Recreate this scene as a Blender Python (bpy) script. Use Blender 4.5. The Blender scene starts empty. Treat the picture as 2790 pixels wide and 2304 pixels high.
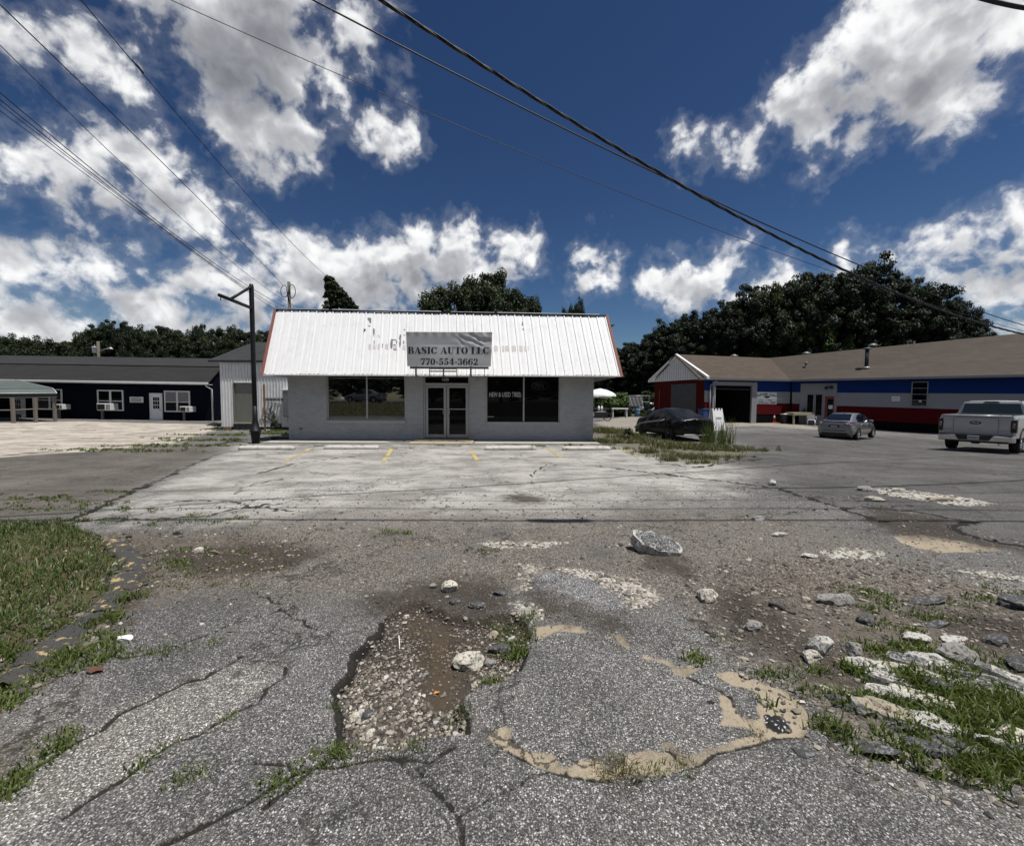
import bpy, bmesh, math, random
import numpy as np
from mathutils import Vector, Matrix, noise as mnoise

random.seed(7); rng = np.random.default_rng(7)
S = bpy.context.scene
COL = S.collection

# ------------------------------------------------------------------ camera
FPX, CX, CY, EYE = 1150.0, 1395.0, 1152.0, 1.6
PITCH, ROLL = math.radians(-3.086), math.radians(0.23)
fw = Vector((0, math.cos(PITCH), math.sin(PITCH)))
r0 = Vector((1, 0, 0)); u0 = Vector((0, -math.sin(PITCH), math.cos(PITCH)))
rt = math.cos(ROLL)*r0 + math.sin(ROLL)*u0
up = -math.sin(ROLL)*r0 + math.cos(ROLL)*u0
cam = bpy.data.cameras.new('camera'); camo = bpy.data.objects.new('camera', cam); COL.objects.link(camo)
camo.matrix_world = Matrix(((rt.x, up.x, -fw.x, 0), (rt.y, up.y, -fw.y, 0), (rt.z, up.z, -fw.z, EYE), (0, 0, 0, 1)))
cam.sensor_width = 36; cam.lens = 36*FPX/2790; cam.clip_start = 0.05; cam.clip_end = 6000
S.camera = camo

def ray(px, py):
    return (fw + rt*((px-CX)/FPX) - up*((py-CY)/FPX))
def W(px, py, Y):                       # world point on the vertical plane y = Y
    d = ray(px, py); t = Y/d.y
    return Vector((d.x*t, Y, EYE+d.z*t))

# ------------------------------------------------------------------ light
SUN = Vector((0.25, -0.14, 1.0)).normalized()
sun_el = math.asin(SUN.z); sun_az = math.atan2(SUN.x, SUN.y)
ld = bpy.data.lights.new('sun', 'SUN'); ld.energy = 5.0; ld.angle = math.radians(0.53); ld.color = (1, 0.965, 0.91)
lo = bpy.data.objects.new('sun', ld); COL.objects.link(lo)
lo.rotation_euler = SUN.to_track_quat('Z', 'Y').to_euler(); lo.location = (0, 0, 60)
S.view_settings.view_transform = 'Standard'; S.view_settings.look = 'None'
S.view_settings.gamma = 1; S.view_settings.exposure = 0.14; S.view_settings.use_curve_mapping = False

# ------------------------------------------------------------------ node helpers
class NT:
    def __init__(s, tree): s.t = tree; s.n = tree.nodes; s.l = tree.links
    def new(s, typ, **kw):
        n = s.n.new(typ)
        for k, v in kw.items(): setattr(n, k, v)
        return n
    def put(s, sock, v):
        if isinstance(v, bpy.types.NodeSocket): s.l.new(v, sock)
        elif v is not None:
            if sock.type == 'RGBA' and len(v) == 3: v = (*v, 1)
            sock.default_value = v
    def math(s, op, a, b=None, c=None, clamp=False):
        n = s.new('ShaderNodeMath', operation=op, use_clamp=clamp)
        s.put(n.inputs[0], a)
        if b is not None: s.put(n.inputs[1], b)
        if c is not None: s.put(n.inputs[2], c)
        return n.outputs[0]
    def vmath(s, op, a, b=None, out=0):
        n = s.new('ShaderNodeVectorMath', operation=op); s.put(n.inputs[0], a)
        if b is not None:
            if op == 'SCALE': s.put(n.inputs['Scale'], b)
            else: s.put(n.inputs[1], b)
        return n.outputs[out]
    def mix(s, f, a, b, blend='MIX'):
        n = s.new('ShaderNodeMix', data_type='RGBA', blend_type=blend); n.clamp_factor = True
        s.put(n.inputs[0], f); s.put(n.inputs[6], a); s.put(n.inputs[7], b); return n.outputs[2]
    def noise(s, vec, scale, detail=4, rough=.55, dist=0.0, dim='3D', out=0):
        n = s.new('ShaderNodeTexNoise', noise_dimensions=dim)
        if vec is not None: s.put(n.inputs['Vector'], vec)
        n.inputs['Scale'].default_value = scale; n.inputs['Detail'].default_value = detail
        n.inputs['Roughness'].default_value = rough; n.inputs['Distortion'].default_value = dist
        return n.outputs[out]
    def voro(s, vec, scale, feature='F1', rand=1.0):
        n = s.new('ShaderNodeTexVoronoi', feature=feature); s.put(n.inputs['Vector'], vec)
        n.inputs['Scale'].default_value = scale; n.inputs['Randomness'].default_value = rand; return n
    def ramp(s, f, stops, interp='LINEAR'):
        n = s.new('ShaderNodeValToRGB'); cr = n.color_ramp; cr.interpolation = interp
        while len(cr.elements) < len(stops): cr.elements.new(0.5)
        for e, (p, c) in zip(cr.elements, stops):
            e.position = p; e.color = (c, c, c, 1) if isinstance(c, (int, float)) else (*c, 1)
        s.put(n.inputs[0], f); return n.outputs[0]
    def sstep(s, v, a, b):
        n = s.new('ShaderNodeMapRange', interpolation_type='SMOOTHSTEP')
        s.put(n.inputs[0], v); n.inputs[1].default_value = a; n.inputs[2].default_value = b; return n.outputs[0]
    def lin(s, v, a, b, c=0.0, d=1.0):
        n = s.new('ShaderNodeMapRange'); s.put(n.inputs[0], v)
        for i, q in enumerate((a, b, c, d)): n.inputs[i+1].default_value = q
        return n.outputs[0]

# ------------------------------------------------------------------ sky: physical sky with a field of cumulus clouds
wd = bpy.data.worlds.new('World'); S.world = wd; wd.use_nodes = True
t = NT(wd.node_tree); t.n.clear()
sky = t.new('ShaderNodeTexSky', sky_type='NISHITA', sun_disc=False)
sky.sun_elevation = sun_el; sky.sun_rotation = sun_az
sky.air_density = 1.0; sky.dust_density = 0.35; sky.ozone_density = 2.2; sky.altitude = 200
CLOUDS = [  # px, py, radius in px of the photograph
 # high grey mass upper left-centre
 (470,-60,170),(600,30,190),(700,110,180),(640,190,130),(560,120,130),(720,-80,200),(760,240,90),
 # below it, white cumulus
 (640,320,100),(710,350,120),(790,370,90),(740,440,80),(600,310,50),(830,450,45),
 # left puffs
 (110,110,70),(230,140,85),(290,190,60),(330,210,35),(40,90,50),(180,60,40),
 # wisps centre
 (850,150,60),(900,210,60),(880,270,40),(960,60,80),(1010,20,60),(1010,180,35),(1080,200,30),
 (1030,340,48),(1060,390,52),(1100,370,35),
 # left big bank
 (60,440,95),(160,420,95),(250,450,90),(370,420,80),(440,440,70),(300,540,90),(430,540,90),(540,560,75),(640,560,55),(150,520,80),(30,500,80),(500,630,45),
 # left low
 (60,740,95),(150,720,65),(120,800,70),(300,720,55),(390,690,45),(240,730,40),(400,720,45),(360,840,80),(470,850,70),(540,880,50),(120,890,100),(250,880,60),(20,850,70),(690,870,45),(620,890,35),
 # bank over the building
 (560,740,60),(640,735,55),(740,700,60),(880,700,60),(900,760,70),(1010,740,70),(1100,720,70),(1180,720,60),(1220,690,60),(1300,730,45),(820,800,60),(1060,800,60),(1160,800,50),(480,800,45),(1020,700,55),
 (520,770,45),(600,760,65),(700,740,65),(800,720,75),(850,760,75),(960,730,75),(1060,700,75),(1160,670,70),(1230,660,65),(1260,720,60),(1120,760,70),(1000,790,70),(1380,680,50),(1440,700,40),(1360,740,45),(700,800,60),(900,810,60),(1300,780,50),
 # centre right puffs
 (1600,700,35),(1610,730,38),(1590,770,40),(1650,755,40),(1780,770,40),(1850,760,50),(1930,760,45),(1960,720,45),(2010,725,35),(1820,790,40),(1900,790,40),
 (2070,790,50),(2130,780,50),(2030,820,40),
 # upper right
 (2440,60,130),(2330,150,120),(2250,220,110),(2180,290,90),(2170,340,70),(2320,270,110),(2450,190,150),(2560,90,150),(2650,10,140),(2240,340,80),(2340,350,70),(2630,270,80),(2700,260,70),(2570,310,70),(2520,230,100),(2750,60,100),
 (2100,390,40),(1960,390,40),(1880,395,38),(1840,410,30),(1920,420,30),(2220,450,32),(2050,405,30),
 # right
 (2780,600,80),(2700,630,70),(2620,660,60),(2740,690,60),(2420,690,38),(2290,690,30),(2500,690,30),(2830,640,100),
 (2640,780,50),(2720,790,50),(2800,790,60),(2580,770,40),(2740,870,40),(2800,890,50),
]
def wblob(px, py, r):
    d = ray(px, py); c = d.normalized()
    return c, r/FPX*d.length**-1.5*(.93 if py < 620 else 1.0)
blobs = [wblob(*b) for b in CLOUDS]
ng = bpy.data.node_groups.new('cloud field', 'ShaderNodeTree')
ng.interface.new_socket('Vector', in_out='INPUT', socket_type='NodeSocketVector')
ng.interface.new_socket('Field', in_out='OUTPUT', socket_type='NodeSocketFloat')
g = NT(ng); gi = g.new('NodeGroupInput'); go = g.new('NodeGroupOutput')
acc = None
for c, r in blobs:
    dd = g.vmath('DISTANCE', gi.outputs[0], tuple(c), out=1)
    v = g.math('SUBTRACT', r, dd)
    acc = v if acc is None else g.math('SMOOTH_MAX', acc, v, 0.02)
g.l.new(acc, go.inputs[0])
tc = t.new('ShaderNodeTexCoord'); D = t.vmath('NORMALIZE', tc.outputs['Generated'])
def field(vec):
    n = t.new('ShaderNodeGroup'); n.node_tree = ng; t.l.new(vec, n.inputs[0]); return n.outputs[0]
dsep = t.new('ShaderNodeSeparateXYZ'); t.l.new(D, dsep.inputs[0])
front = t.sstep(dsep.outputs[1], .12, .30)           # outside the view the same kind of cloud goes on, from noise
wv = t.noise(D, 14, 3, .5, out=1)
Dw = t.vmath('ADD', D, t.vmath('SCALE', t.vmath('SUBTRACT', wv, (.5, .5, .5)), .035))
def allfield(vec):
    nb = t.math('MULTIPLY', t.math('SUBTRACT', t.noise(vec, 3.2, 3, .5), .54), .62)
    f = t.new('ShaderNodeMix', data_type='FLOAT'); t.l.new(front, f.inputs[0]); t.l.new(nb, f.inputs[2]); t.l.new(field(vec), f.inputs[3]); return f.outputs[0]
F0 = allfield(Dw)
F1 = allfield(t.vmath('ADD', Dw, (0.012, -0.02, 0.060)))
n1 = t.noise(Dw, 15, 8, .57); dsun = (0.008, -0.010, 0.024)
b1 = t.noise(Dw, 11, 3, .45); b1s = t.noise(t.vmath('ADD', Dw, dsun), 11, 3, .45)
b2 = t.noise(Dw, 30, 5, .5); b2s = t.noise(t.vmath('ADD', Dw, (0.003, -0.004, 0.009)), 30, 5, .5)
dens = t.math('ADD', F0, t.math('MULTIPLY', t.math('SUBTRACT', n1, .5), .155))
dens = t.math('ADD', dens, t.math('MULTIPLY', t.math('SUBTRACT', t.noise(D, 60, 6, .62), .5), .040))
alpha = t.sstep(dens, -0.014, 0.030)
alpha = t.math('MAXIMUM', alpha, t.math('MULTIPLY', t.sstep(dens, -0.035, 0.0), .10))
upm = t.sstep(F1, -0.035, 0.085)                      # how much cloud lies between here and the sun
bil = t.math('ADD', t.math('MULTIPLY', t.math('SUBTRACT', b1s, b1), 1.25), t.math('MULTIPLY', t.math('SUBTRACT', b2s, b2), .55))
shade = t.math('ADD', t.math('ADD', t.math('MULTIPLY', upm, .70), bil), .17, clamp=True)
edge_ = t.sstep(dens, .05, .0)                       # thin rims let light through
shade = t.math('ADD', t.math('MULTIPLY', shade, t.math('SUBTRACT', 1, t.math('MULTIPLY', edge_, .45))), t.math('MULTIPLY', edge_, .07))
ccol = t.ramp(shade, [(0, (.96, .96, .955)), (.18, (.83, .835, .84)), (.40, (.47, .48, .505)), (.68, (.285, .295, .32)), (1, (.185, .195, .22))])
hs = t.new('ShaderNodeHueSaturation'); t.l.new(sky.outputs[0], hs.inputs['Color']); hs.inputs['Saturation'].default_value = 1.08
skyc = t.vmath('SCALE', hs.outputs[0], 0.073)
gam = t.new('ShaderNodeGamma'); t.l.new(skyc, gam.inputs[0]); gam.inputs[1].default_value = 1.42
fin = t.mix(alpha, gam.outputs[0], ccol)
bg = t.new('ShaderNodeBackground'); t.l.new(fin, bg.inputs[0]); bg.inputs[1].default_value = 1.0
ow = t.new('ShaderNodeOutputWorld'); t.l.new(bg.outputs[0], ow.inputs[0])
wd.cycles.sampling_method = 'MANUAL'; wd.cycles.sample_map_resolution = 512

# ------------------------------------------------------------------ object helpers
def tag(o, label=None, cat=None, group=None, kind=None):
    if label: o['label'] = label
    if cat: o['category'] = cat
    if group: o['group'] = group
    if kind: o['kind'] = kind
    return o
def empty(name, loc=(0, 0, 0), rz=0.0, label=None, cat=None, group=None, kind=None):
    o = bpy.data.objects.new(name, None); COL.objects.link(o)
    o.location = loc; o.rotation_euler = (0, 0, rz); o.empty_display_size = .2
    return tag(o, label, cat, group, kind)
def link(name, me, parent=None, loc=None):
    o = bpy.data.objects.new(name, me); COL.objects.link(o)
    if parent is not None: o.parent = parent
    if loc is not None: o.location = loc
    return o
def copy_tree(o, parent=None):
    c = o.copy(); COL.objects.link(c)
    if parent is not None: c.parent = parent
    for ch in list(o.children): copy_tree(ch, c)
    return c

class MB:
    """collects shapes into one mesh"""
    def __init__(s): s.v = []; s.f = []; s.m = []; s.mats = []; s.sm = []
    def mi(s, mat):
        if mat not in s.mats: s.mats.append(mat)
        return s.mats.index(mat)
    def add(s, vs, fs, mat, smooth=False):
        b = len(s.v); s.v += [tuple(v) for v in vs]; k = s.mi(mat)
        for f in fs: s.f.append(tuple(b+i for i in f)); s.m.append(k); s.sm.append(smooth)
    def box(s, lo, hi, mat, bev=0.0, M=None):
        x0, y0, z0 = lo; x1, y1, z1 = hi
        if bev <= 0:
            vs = [(x, y, z) for z in (z0, z1) for y in (y0, y1) for x in (x0, x1)]
            fs = [(0, 2, 3, 1), (4, 5, 7, 6), (0, 1, 5, 4), (2, 6, 7, 3), (0, 4, 6, 2), (1, 3, 7, 5)]
        else:
            b = min(bev, (x1-x0)*.45, (y1-y0)*.45, (z1-z0)*.45)
            bm = bmesh.new(); bmesh.ops.create_cube(bm, size=1)
            for v in bm.verts: v.co = Vector((x0+(v.co.x+.5)*(x1-x0), y0+(v.co.y+.5)*(y1-y0), z0+(v.co.z+.5)*(z1-z0)))
            bmesh.ops.bevel(bm, geom=bm.edges[:], offset=b, segments=1, affect='EDGES', profile=.5)
            bm.verts.index_update(); vs = [v.co.copy() for v in bm.verts]; fs = [[v.index for v in f.verts] for f in bm.faces]; bm.free()
        if M is not None: vs = [M @ Vector(v) for v in vs]
        s.add(vs, fs, mat)
    def tube(s, pts, r, mat, n=8, cap=True, smooth=True):
        pts = [Vector(p) for p in pts]; rs = r if isinstance(r, (list, tuple)) else [r]*len(pts)
        vs = []; fs = []; ref = None
        for i, p in enumerate(pts):
            a = pts[max(i-1, 0)]; b = pts[min(i+1, len(pts)-1)]; d = (b-a).normalized()
            if ref is None:
                ref = Vector((0, 0, 1)) if abs(d.z) < .9 else Vector((1, 0, 0))
            e1 = d.cross(ref).normalized(); e2 = e1.cross(d)
            ref = e2
            for k in range(n):
                q = 2*math.pi*k/n; vs.append(p+(e1*math.cos(q)+e2*math.sin(q))*rs[i])
        for i in range(len(pts)-1):
            for k in range(n):
                k2 = (k+1) % n; fs.append((i*n+k, i*n+k2, (i+1)*n+k2, (i+1)*n+k))
        if cap:
            fs.append(tuple(range(n))[::-1]); fs.append(tuple((len(pts)-1)*n+k for k in range(n)))
        s.add(vs, fs, mat, smooth)
    def prism(s, poly, axis, a, b, mat):
        """extrude a 2D polygon along an axis ('x','y','z') from a to b"""
        n = len(poly)
        def P(p, h):
            return {'x': (h, p[0], p[1]), 'y': (p[0], h, p[1]), 'z': (p[0], p[1], h)}[axis]
        vs = [P(p, a) for p in poly]+[P(p, b) for p in poly]
        fs = [tuple(range(n))[::-1], tuple(range(n, 2*n))]+[(i, (i+1) % n, n+(i+1) % n, n+i) for i in range(n)]
        s.add(vs, fs, mat)
    def loft(s, secs, mat, close=False, caps=True, smooth=True):
        n = len(secs[0]); vs = [p for sec in secs for p in sec]; fs = []
        m = n if close else n-1
        for i in range(len(secs)-1):
            for k in range(m):
                k2 = (k+1) % n; fs.append((i*n+k, i*n+k2, (i+1)*n+k2, (i+1)*n+k))
        if caps and close:
            fs.append(tuple(range(n))[::-1]); fs.append(tuple((len(secs)-1)*n+k for k in range(n)))
        s.add(vs, fs, mat, smooth)
    def lathe(s, prof, mat, n=20, c=(0, 0, 0), smooth=True):
        secs = [[(c[0]+r*math.cos(2*math.pi*k/n), c[1]+r*math.sin(2*math.pi*k/n), c[2]+z) for k in range(n)] for r, z in prof]
        s.loft(secs, mat, close=True, caps=True, smooth=smooth)
    def mesh(s, name):
        me = bpy.data.meshes.new(name); me.from_pydata(s.v, [], s.f)
        for m in s.mats: me.materials.append(m)
        me.polygons.foreach_set('material_index', s.m); me.polygons.foreach_set('use_smooth', s.sm)
        bm = bmesh.new(); bm.from_mesh(me); bmesh.ops.recalc_face_normals(bm, faces=bm.faces[:]); bm.to_mesh(me); bm.free()
        me.update(); return me
    def build(s, name, parent=None, loc=None, label=None, cat=None, group=None, kind=None):
        return tag(link(name, s.mesh(name), parent, loc), label, cat, group, kind)

def np_mesh(name, verts, faces, mat, smooth=False, attrs=None):
    """fast mesh from numpy arrays; faces all of one size"""
    verts = np.asarray(verts, np.float32); faces = np.asarray(faces, np.int32)
    me = bpy.data.meshes.new(name); k = faces.shape[1]
    me.vertices.add(len(verts)); me.vertices.foreach_set('co', verts.ravel())
    me.loops.add(faces.size); me.loops.foreach_set('vertex_index', faces.ravel())
    me.polygons.add(len(faces)); me.polygons.foreach_set('loop_start', np.arange(0, faces.size, k, dtype=np.int32))
    me.polygons.foreach_set('use_smooth', np.full(len(faces), smooth))
    me.update(calc_edges=True)
    for nm, (dom, arr) in (attrs or {}).items():
        a = me.attributes.new(nm, 'FLOAT', dom); a.data.foreach_set('value', np.asarray(arr, np.float32).ravel())
    if mat: me.materials.append(mat)
    me.validate(); return me

# ------------------------------------------------------------------ materials
def mat_new(name):
    m = bpy.data.materials.new(name); m.use_nodes = True
    q = NT(m.node_tree); b = q.n['Principled BSDF']; return m, q, b
def pos(q):
    return q.new('ShaderNodeNewGeometry').outputs['Position']
def simple(name, c, rough=.6, metal=0.0, var=.12, scale=3.0, bump=0.0, bscale=60, dirt=None, dirt_amt=.0, spec=.5, coat=0.0, objc=False):
    m, q, b = mat_new(name)
    P = q.new('ShaderNodeTexCoord').outputs['Object'] if objc else pos(q)
    n = q.noise(P, scale, 6, .6)
    col = q.mix(n, tuple(x*(1-var) for x in c), tuple(min(1, x*(1+var)) for x in c))
    if dirt is not None:
        d = q.sstep(q.noise(P, scale*.6, 8, .65, .4), .50, .72)
        col = q.mix(q.math('MULTIPLY', d, dirt_amt), col, dirt)
    q.put(b.inputs['Base Color'], col)
    b.inputs['Roughness'].default_value = rough; b.inputs['Metallic'].default_value = metal
    b.inputs['Specular IOR Level'].default_value = spec
    if coat: b.inputs['Coat Weight'].default_value = coat; b.inputs['Coat Roughness'].default_value = .05
    if bump > 0:
        bn = q.new('ShaderNodeBump'); bn.inputs['Strength'].default_value = bump; bn.inputs['Distance'].default_value = .01
        q.put(bn.inputs['Height'], q.noise(P, bscale, 6, .65)); q.put(b.inputs['Normal'], bn.outputs[0])
    return m

M = {}
M['white_brick'] = simple('painted white brick', (.40, .41, .425), .6, var=.10, scale=2.2, bump=.4, bscale=55, dirt=(.27, .265, .25), dirt_amt=.45)
M['white_metal'] = simple('white painted metal', (.86, .86, .86), .45, var=.04, scale=4, dirt=(.62, .62, .61), dirt_amt=.30, bump=.06, bscale=14)
M['shed_metal'] = simple('weathered white sheet metal', (.66, .67, .68), .5, var=.08, scale=3, dirt=(.42, .41, .39), dirt_amt=.4)
M['rust_trim'] = simple('rust red trim', (.23, .085, .065), .7, var=.25, scale=8, bump=.2)
M['dark_edge'] = simple('dark flashing', (.03, .03, .032), .6)
M['alu'] = simple('aluminium frame', (.40, .41, .42), .42, .35, var=.08, scale=6)
M['alu_dark'] = simple('dull metal frame', (.16, .165, .165), .5, .3, var=.15, scale=6)
M['white_trim'] = simple('white trim paint', (.72, .72, .70), .5, var=.06, scale=5, dirt=(.4, .39, .36), dirt_amt=.3)
M['white_dull'] = simple('dull white masonry paint', (.225, .23, .245), .65, var=.07, scale=2, bump=.12, bscale=40)
M['blue_band'] = simple('blue masonry paint', (.005, .026, .13), .8, spec=.12, var=.1, scale=2, bump=.12, bscale=40)
M['red_band'] = simple('red masonry paint', (.072, .0025, .004), .8, spec=.12, var=.12, scale=2, bump=.12, bscale=40)
M['red_siding'] = simple('red plywood siding', (.060, .003, .003), .8, spec=.12, var=.14, scale=2)
M['black_base'] = simple('black painted base', (.005, .005, .006), .9, spec=.05)
M['navy'] = simple('navy blue siding', (.0028, .0038, .0105), .8, spec=.08, var=.2, scale=1.5)
M['black_metal'] = simple('black painted steel', (.006, .007, .008), .55, var=.3, scale=7, dirt=(.03, .022, .016), dirt_amt=.25, spec=.25)
m_ = M['white_brick']; q = NT(m_.node_tree); bs = q.n['Principled BSDF']; old = bs.inputs['Base Color'].links[0].from_socket
rpi = q.new('ShaderNodeNewGeometry').outputs['Random Per Island']; q.put(bs.inputs['Base Color'], q.mix(1.0, old, q.ramp(rpi, [(0, .92), (1, 1.06)]), 'MULTIPLY'))
M['glass_dark'] = None
M['concrete'] = simple('old concrete', (.36, .34, .30), .85, var=.2, scale=5, bump=.5, bscale=40, dirt=(.16, .14, .11), dirt_amt=.6)
M['white_conc'] = simple('white painted concrete', (.50, .48, .445), .8, var=.2, scale=7, bump=.5, bscale=40, dirt=(.16, .13, .10), dirt_amt=.9)
M['tan_conc'] = simple('tan concrete', (.36, .31, .22), .85, var=.15, scale=5, bump=.4, bscale=50, dirt=(.14, .11, .08), dirt_amt=.5)
M['wood'] = simple('weathered wood', (.22, .115, .055), .75, var=.3, scale=9, bump=.2)
M['wood_grey'] = simple('grey wood', (.16, .14, .12), .8, var=.25, scale=9, bump=.2)
M['cream_wood'] = simple('cream painted wood', (.30, .28, .19), .7, var=.15, scale=4)
M['yellow'] = simple('worn yellow paint', (.40, .315, .13), .85, var=.15, scale=9)
M['tyre'] = simple('tyre rubber', (.012, .012, .012), .8, var=.2, objc=True)
M['chrome'] = simple('chrome', (.62, .62, .63), .18, 1.0, var=.05, objc=True)
M['rim'] = simple('alloy rim', (.55, .56, .57), .25, .9, var=.05, objc=True)
M['silver'] = simple('silver car paint', (.24, .25, .26), .28, .55, var=.03, coat=.8, objc=True)
M['truck_white'] = simple('white car paint', (.37, .375, .38), .3, 0, var=.02, coat=.8, objc=True)
M['carglass'] = simple('tinted car glass', (.006, .008, .014), .04, 0, var=.1, spec=.7, objc=True)
M['plastic_black'] = simple('black plastic', (.010, .010, .011), .5, var=.2, objc=True)
M['lens_red'] = simple('red lamp lens', (.10, .004, .010), .08, var=.2, coat=1, objc=True)
M['lens_clear'] = simple('clear lamp lens', (.55, .5, .52), .1, var=.1, coat=1, objc=True)
M['plate'] = simple('licence plate', (.40, .42, .44), .5, var=.08, objc=True)
M['tarp'] = simple('black tarpaulin', (.004, .004, .0045), .36, var=.3, scale=4, bump=.6, bscale=7, spec=.28)
M['tarp_hi'] = simple('silver tarp tape', (.34, .34, .34), .40, .15, var=.12, scale=6, bump=.4, bscale=10)
M['plastic_white'] = simple('white plastic', (.78, .78, .78), .4, var=.04, scale=8)
M['orange'] = simple('orange cone plastic', (.40, .045, .015), .6, var=.12, scale=8)
M['barrel_blue'] = simple('faded blue plastic', (.10, .22, .30), .5, var=.1, scale=5)
M['bin_blue'] = simple('blue bin plastic', (.015, .05, .16), .5, var=.1)
M['green_roof'] = simple('green metal awning', (.105, .125, .117), .55, .1, var=.10, scale=3, dirt=(.17, .19, .17), dirt_amt=.5)
M['bark'] = simple('bark', (.06, .047, .035), .9, var=.3, scale=6, bump=.6, bscale=20)
M['black_txt'] = simple('black vinyl lettering', (.008, .011, .013), .5, var=.1)
M['white_txt'] = simple('white vinyl lettering', (.50, .50, .50), .5, var=.05)
M['grey_txt'] = simple('faint dull tubing', (.030, .034, .036), .5, var=.05)
M['cable'] = simple('black cable', (.008, .008, .010), .6, var=.1)
M['door_red'] = simple('dark red door paint', (.16, .013, .008), .5, var=.12)
M['wood_pole'] = simple('grey utility pole wood', (.10, .085, .07), .85, var=.25, scale=4)
M['cmu'] = simple('grey concrete block', (.060, .064, .068), .85, var=.3, scale=3, bump=.4, bscale=35)
M['brick_red'] = simple('red brick', (.24, .09, .065), .85, var=.3, scale=6, bump=.3)
M['paper'] = simple('white paper', (.6, .6, .6), .7, var=.05)
M['curtain'] = simple('pale curtain', (.20, .20, .20), .8, var=.3, scale=6)
M['scar'] = simple('grey bare metal scar', (.20, .20, .205), .6, var=.35, scale=25)
M['stain'] = simple('pinkish glue stain', (.62, .56, .56), .6, var=.12, scale=30)
M['board_glass'] = simple('fogged glass pane', (.15, .155, .14), .35, var=.30, scale=.9)
M['interior'] = simple('dark interior', (.004, .004, .005), .9)
M['yellow_kerb'] = simple('flaking yellow kerb paint', (.50, .38, .12), .8, var=.2, scale=20, bump=.4)
M['asph_dark'] = simple('dark asphalt lump', (.022, .022, .023), .85, var=.4, scale=30, bump=.8, bscale=90)

# window glass: dark room behind, a clear reflection in front
m, q, b = mat_new('dark shop glass')
gl = q.new('ShaderNodeBsdfGlossy'); gl.inputs['Roughness'].default_value = .008; gl.inputs['Color'].default_value = (1, 1, 1, 1)
df = q.new('ShaderNodeBsdfDiffuse'); df.inputs['Color'].default_value = (.004, .0045, .006, 1)
bn = q.new('ShaderNodeBump'); bn.inputs['Strength'].default_value = .03; bn.inputs['Distance'].default_value = .02
q.put(bn.inputs['Height'], q.noise(pos(q), .9, 2, .5)); q.put(gl.inputs['Normal'], bn.outputs[0])
fr = q.new('ShaderNodeFresnel'); fr.inputs['IOR'].default_value = 2.5
mx = q.new('ShaderNodeMixShader'); q.put(mx.inputs[0], fr.outputs[0]); q.l.new(df.outputs[0], mx.inputs[1]); q.l.new(gl.outputs[0], mx.inputs[2])
q.l.new(mx.outputs[0], q.n['Material Output'].inputs[0]); M['glass_dark'] = m
m2 = m.copy(); m2.name = 'smoked door glass'
m2.node_tree.nodes['Fresnel'].inputs['IOR'].default_value = 1.28; M['glass_smoked'] = m2
# ------------------------------------------------------------------ terrain
def sm(a, b, x):
    t_ = np.clip((np.asarray(x, float)-a)/(b-a), 0, 1); return t_*t_*(3-2*t_)
def zt(x, y):
    x = np.asarray(x, float); y = np.asarray(y, float)
    z = -0.55*np.exp(-((x-23)/11)**2-((y-22)/11)**2)
    z = z-0.42*np.exp(-((x-30)/7)**2-((y-29)/7)**2)
    z = z+0.0125*np.clip(-x-21, 0, 25)*sm(12, 24, y)
    z = z+1.25*sm(-7, -11.5, y)
    z = z+0.012*np.sin(x*.9+1.3)*np.sin(y*.7)*sm(60, 20, np.abs(x))*sm(40, 14, y)
    return z
def zf(x, y): return float(zt(x, y))
def G(px, py):                          # point of the ground seen at this pixel
    d = ray(px, py); z = 0.0
    for _ in range(12):
        tt = (z-EYE)/d.z; z = zf(d.x*tt, d.y*tt)
    return Vector((d.x*tt, d.y*tt, z))
def g2(pts): return np.array([G(*p)[:2] for p in pts])
def crop(x0, y0, s, pts): return g2([(x0+a/s, y0+b/s) for a, b in pts])

def sdf(poly, P, margin=.6):
    """signed distance (inside positive) to a polygon, -margin far away"""
    out = np.full(len(P), -margin)
    lo = poly.min(0)-margin; hi = poly.max(0)+margin
    ix = np.nonzero((P[:, 0] > lo[0]) & (P[:, 0] < hi[0]) & (P[:, 1] > lo[1]) & (P[:, 1] < hi[1]))[0]
    if len(ix) == 0: return out
    p = P[ix]; d = np.full(len(p), 1e9); ins = np.zeros(len(p), bool)
    n = len(poly)
    for i in range(n):
        a = poly[i]; b = poly[(i+1) % n]; e = b-a; w = p-a
        tt = np.clip((w@e)/max(e@e, 1e-12), 0, 1); q = w-tt[:, None]*e
        d = np.minimum(d, (q*q).sum(1))
        c = (a[1] > p[:, 1]) != (b[1] > p[:, 1])
        if abs(e[1]) > 1e-12: ins ^= c & (p[:, 0] < e[0]*(p[:, 1]-a[1])/e[1]+a[0])
    d = np.sqrt(d); out[ix] = np.clip(np.where(ins, d, -d), -margin, 9); return out
def dline(line, P, margin=.5):
    out = np.full(len(P), margin)
    lo = line.min(0)-margin; hi = line.max(0)+margin
    ix = np.nonzero((P[:, 0] > lo[0]) & (P[:, 0] < hi[0]) & (P[:, 1] > lo[1]) & (P[:, 1] < hi[1]))[0]
    if len(ix) == 0: return out
    p = P[ix]; d = np.full(len(p), 1e9)
    for i in range(len(line)-1):
        a = line[i]; e = line[i+1]-a; w = p-a
        tt = np.clip((w@e)/max(e@e, 1e-12), 0, 1); q = w-tt[:, None]*e
        d = np.minimum(d, (q*q).sum(1))
    out[ix] = np.minimum(np.sqrt(d), margin); return out
def umax(polys, P, margin=.6):
    o = np.full(len(P), -margin)
    for k in polys: o = np.maximum(o, sdf(k, P, margin))
    return o
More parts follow.
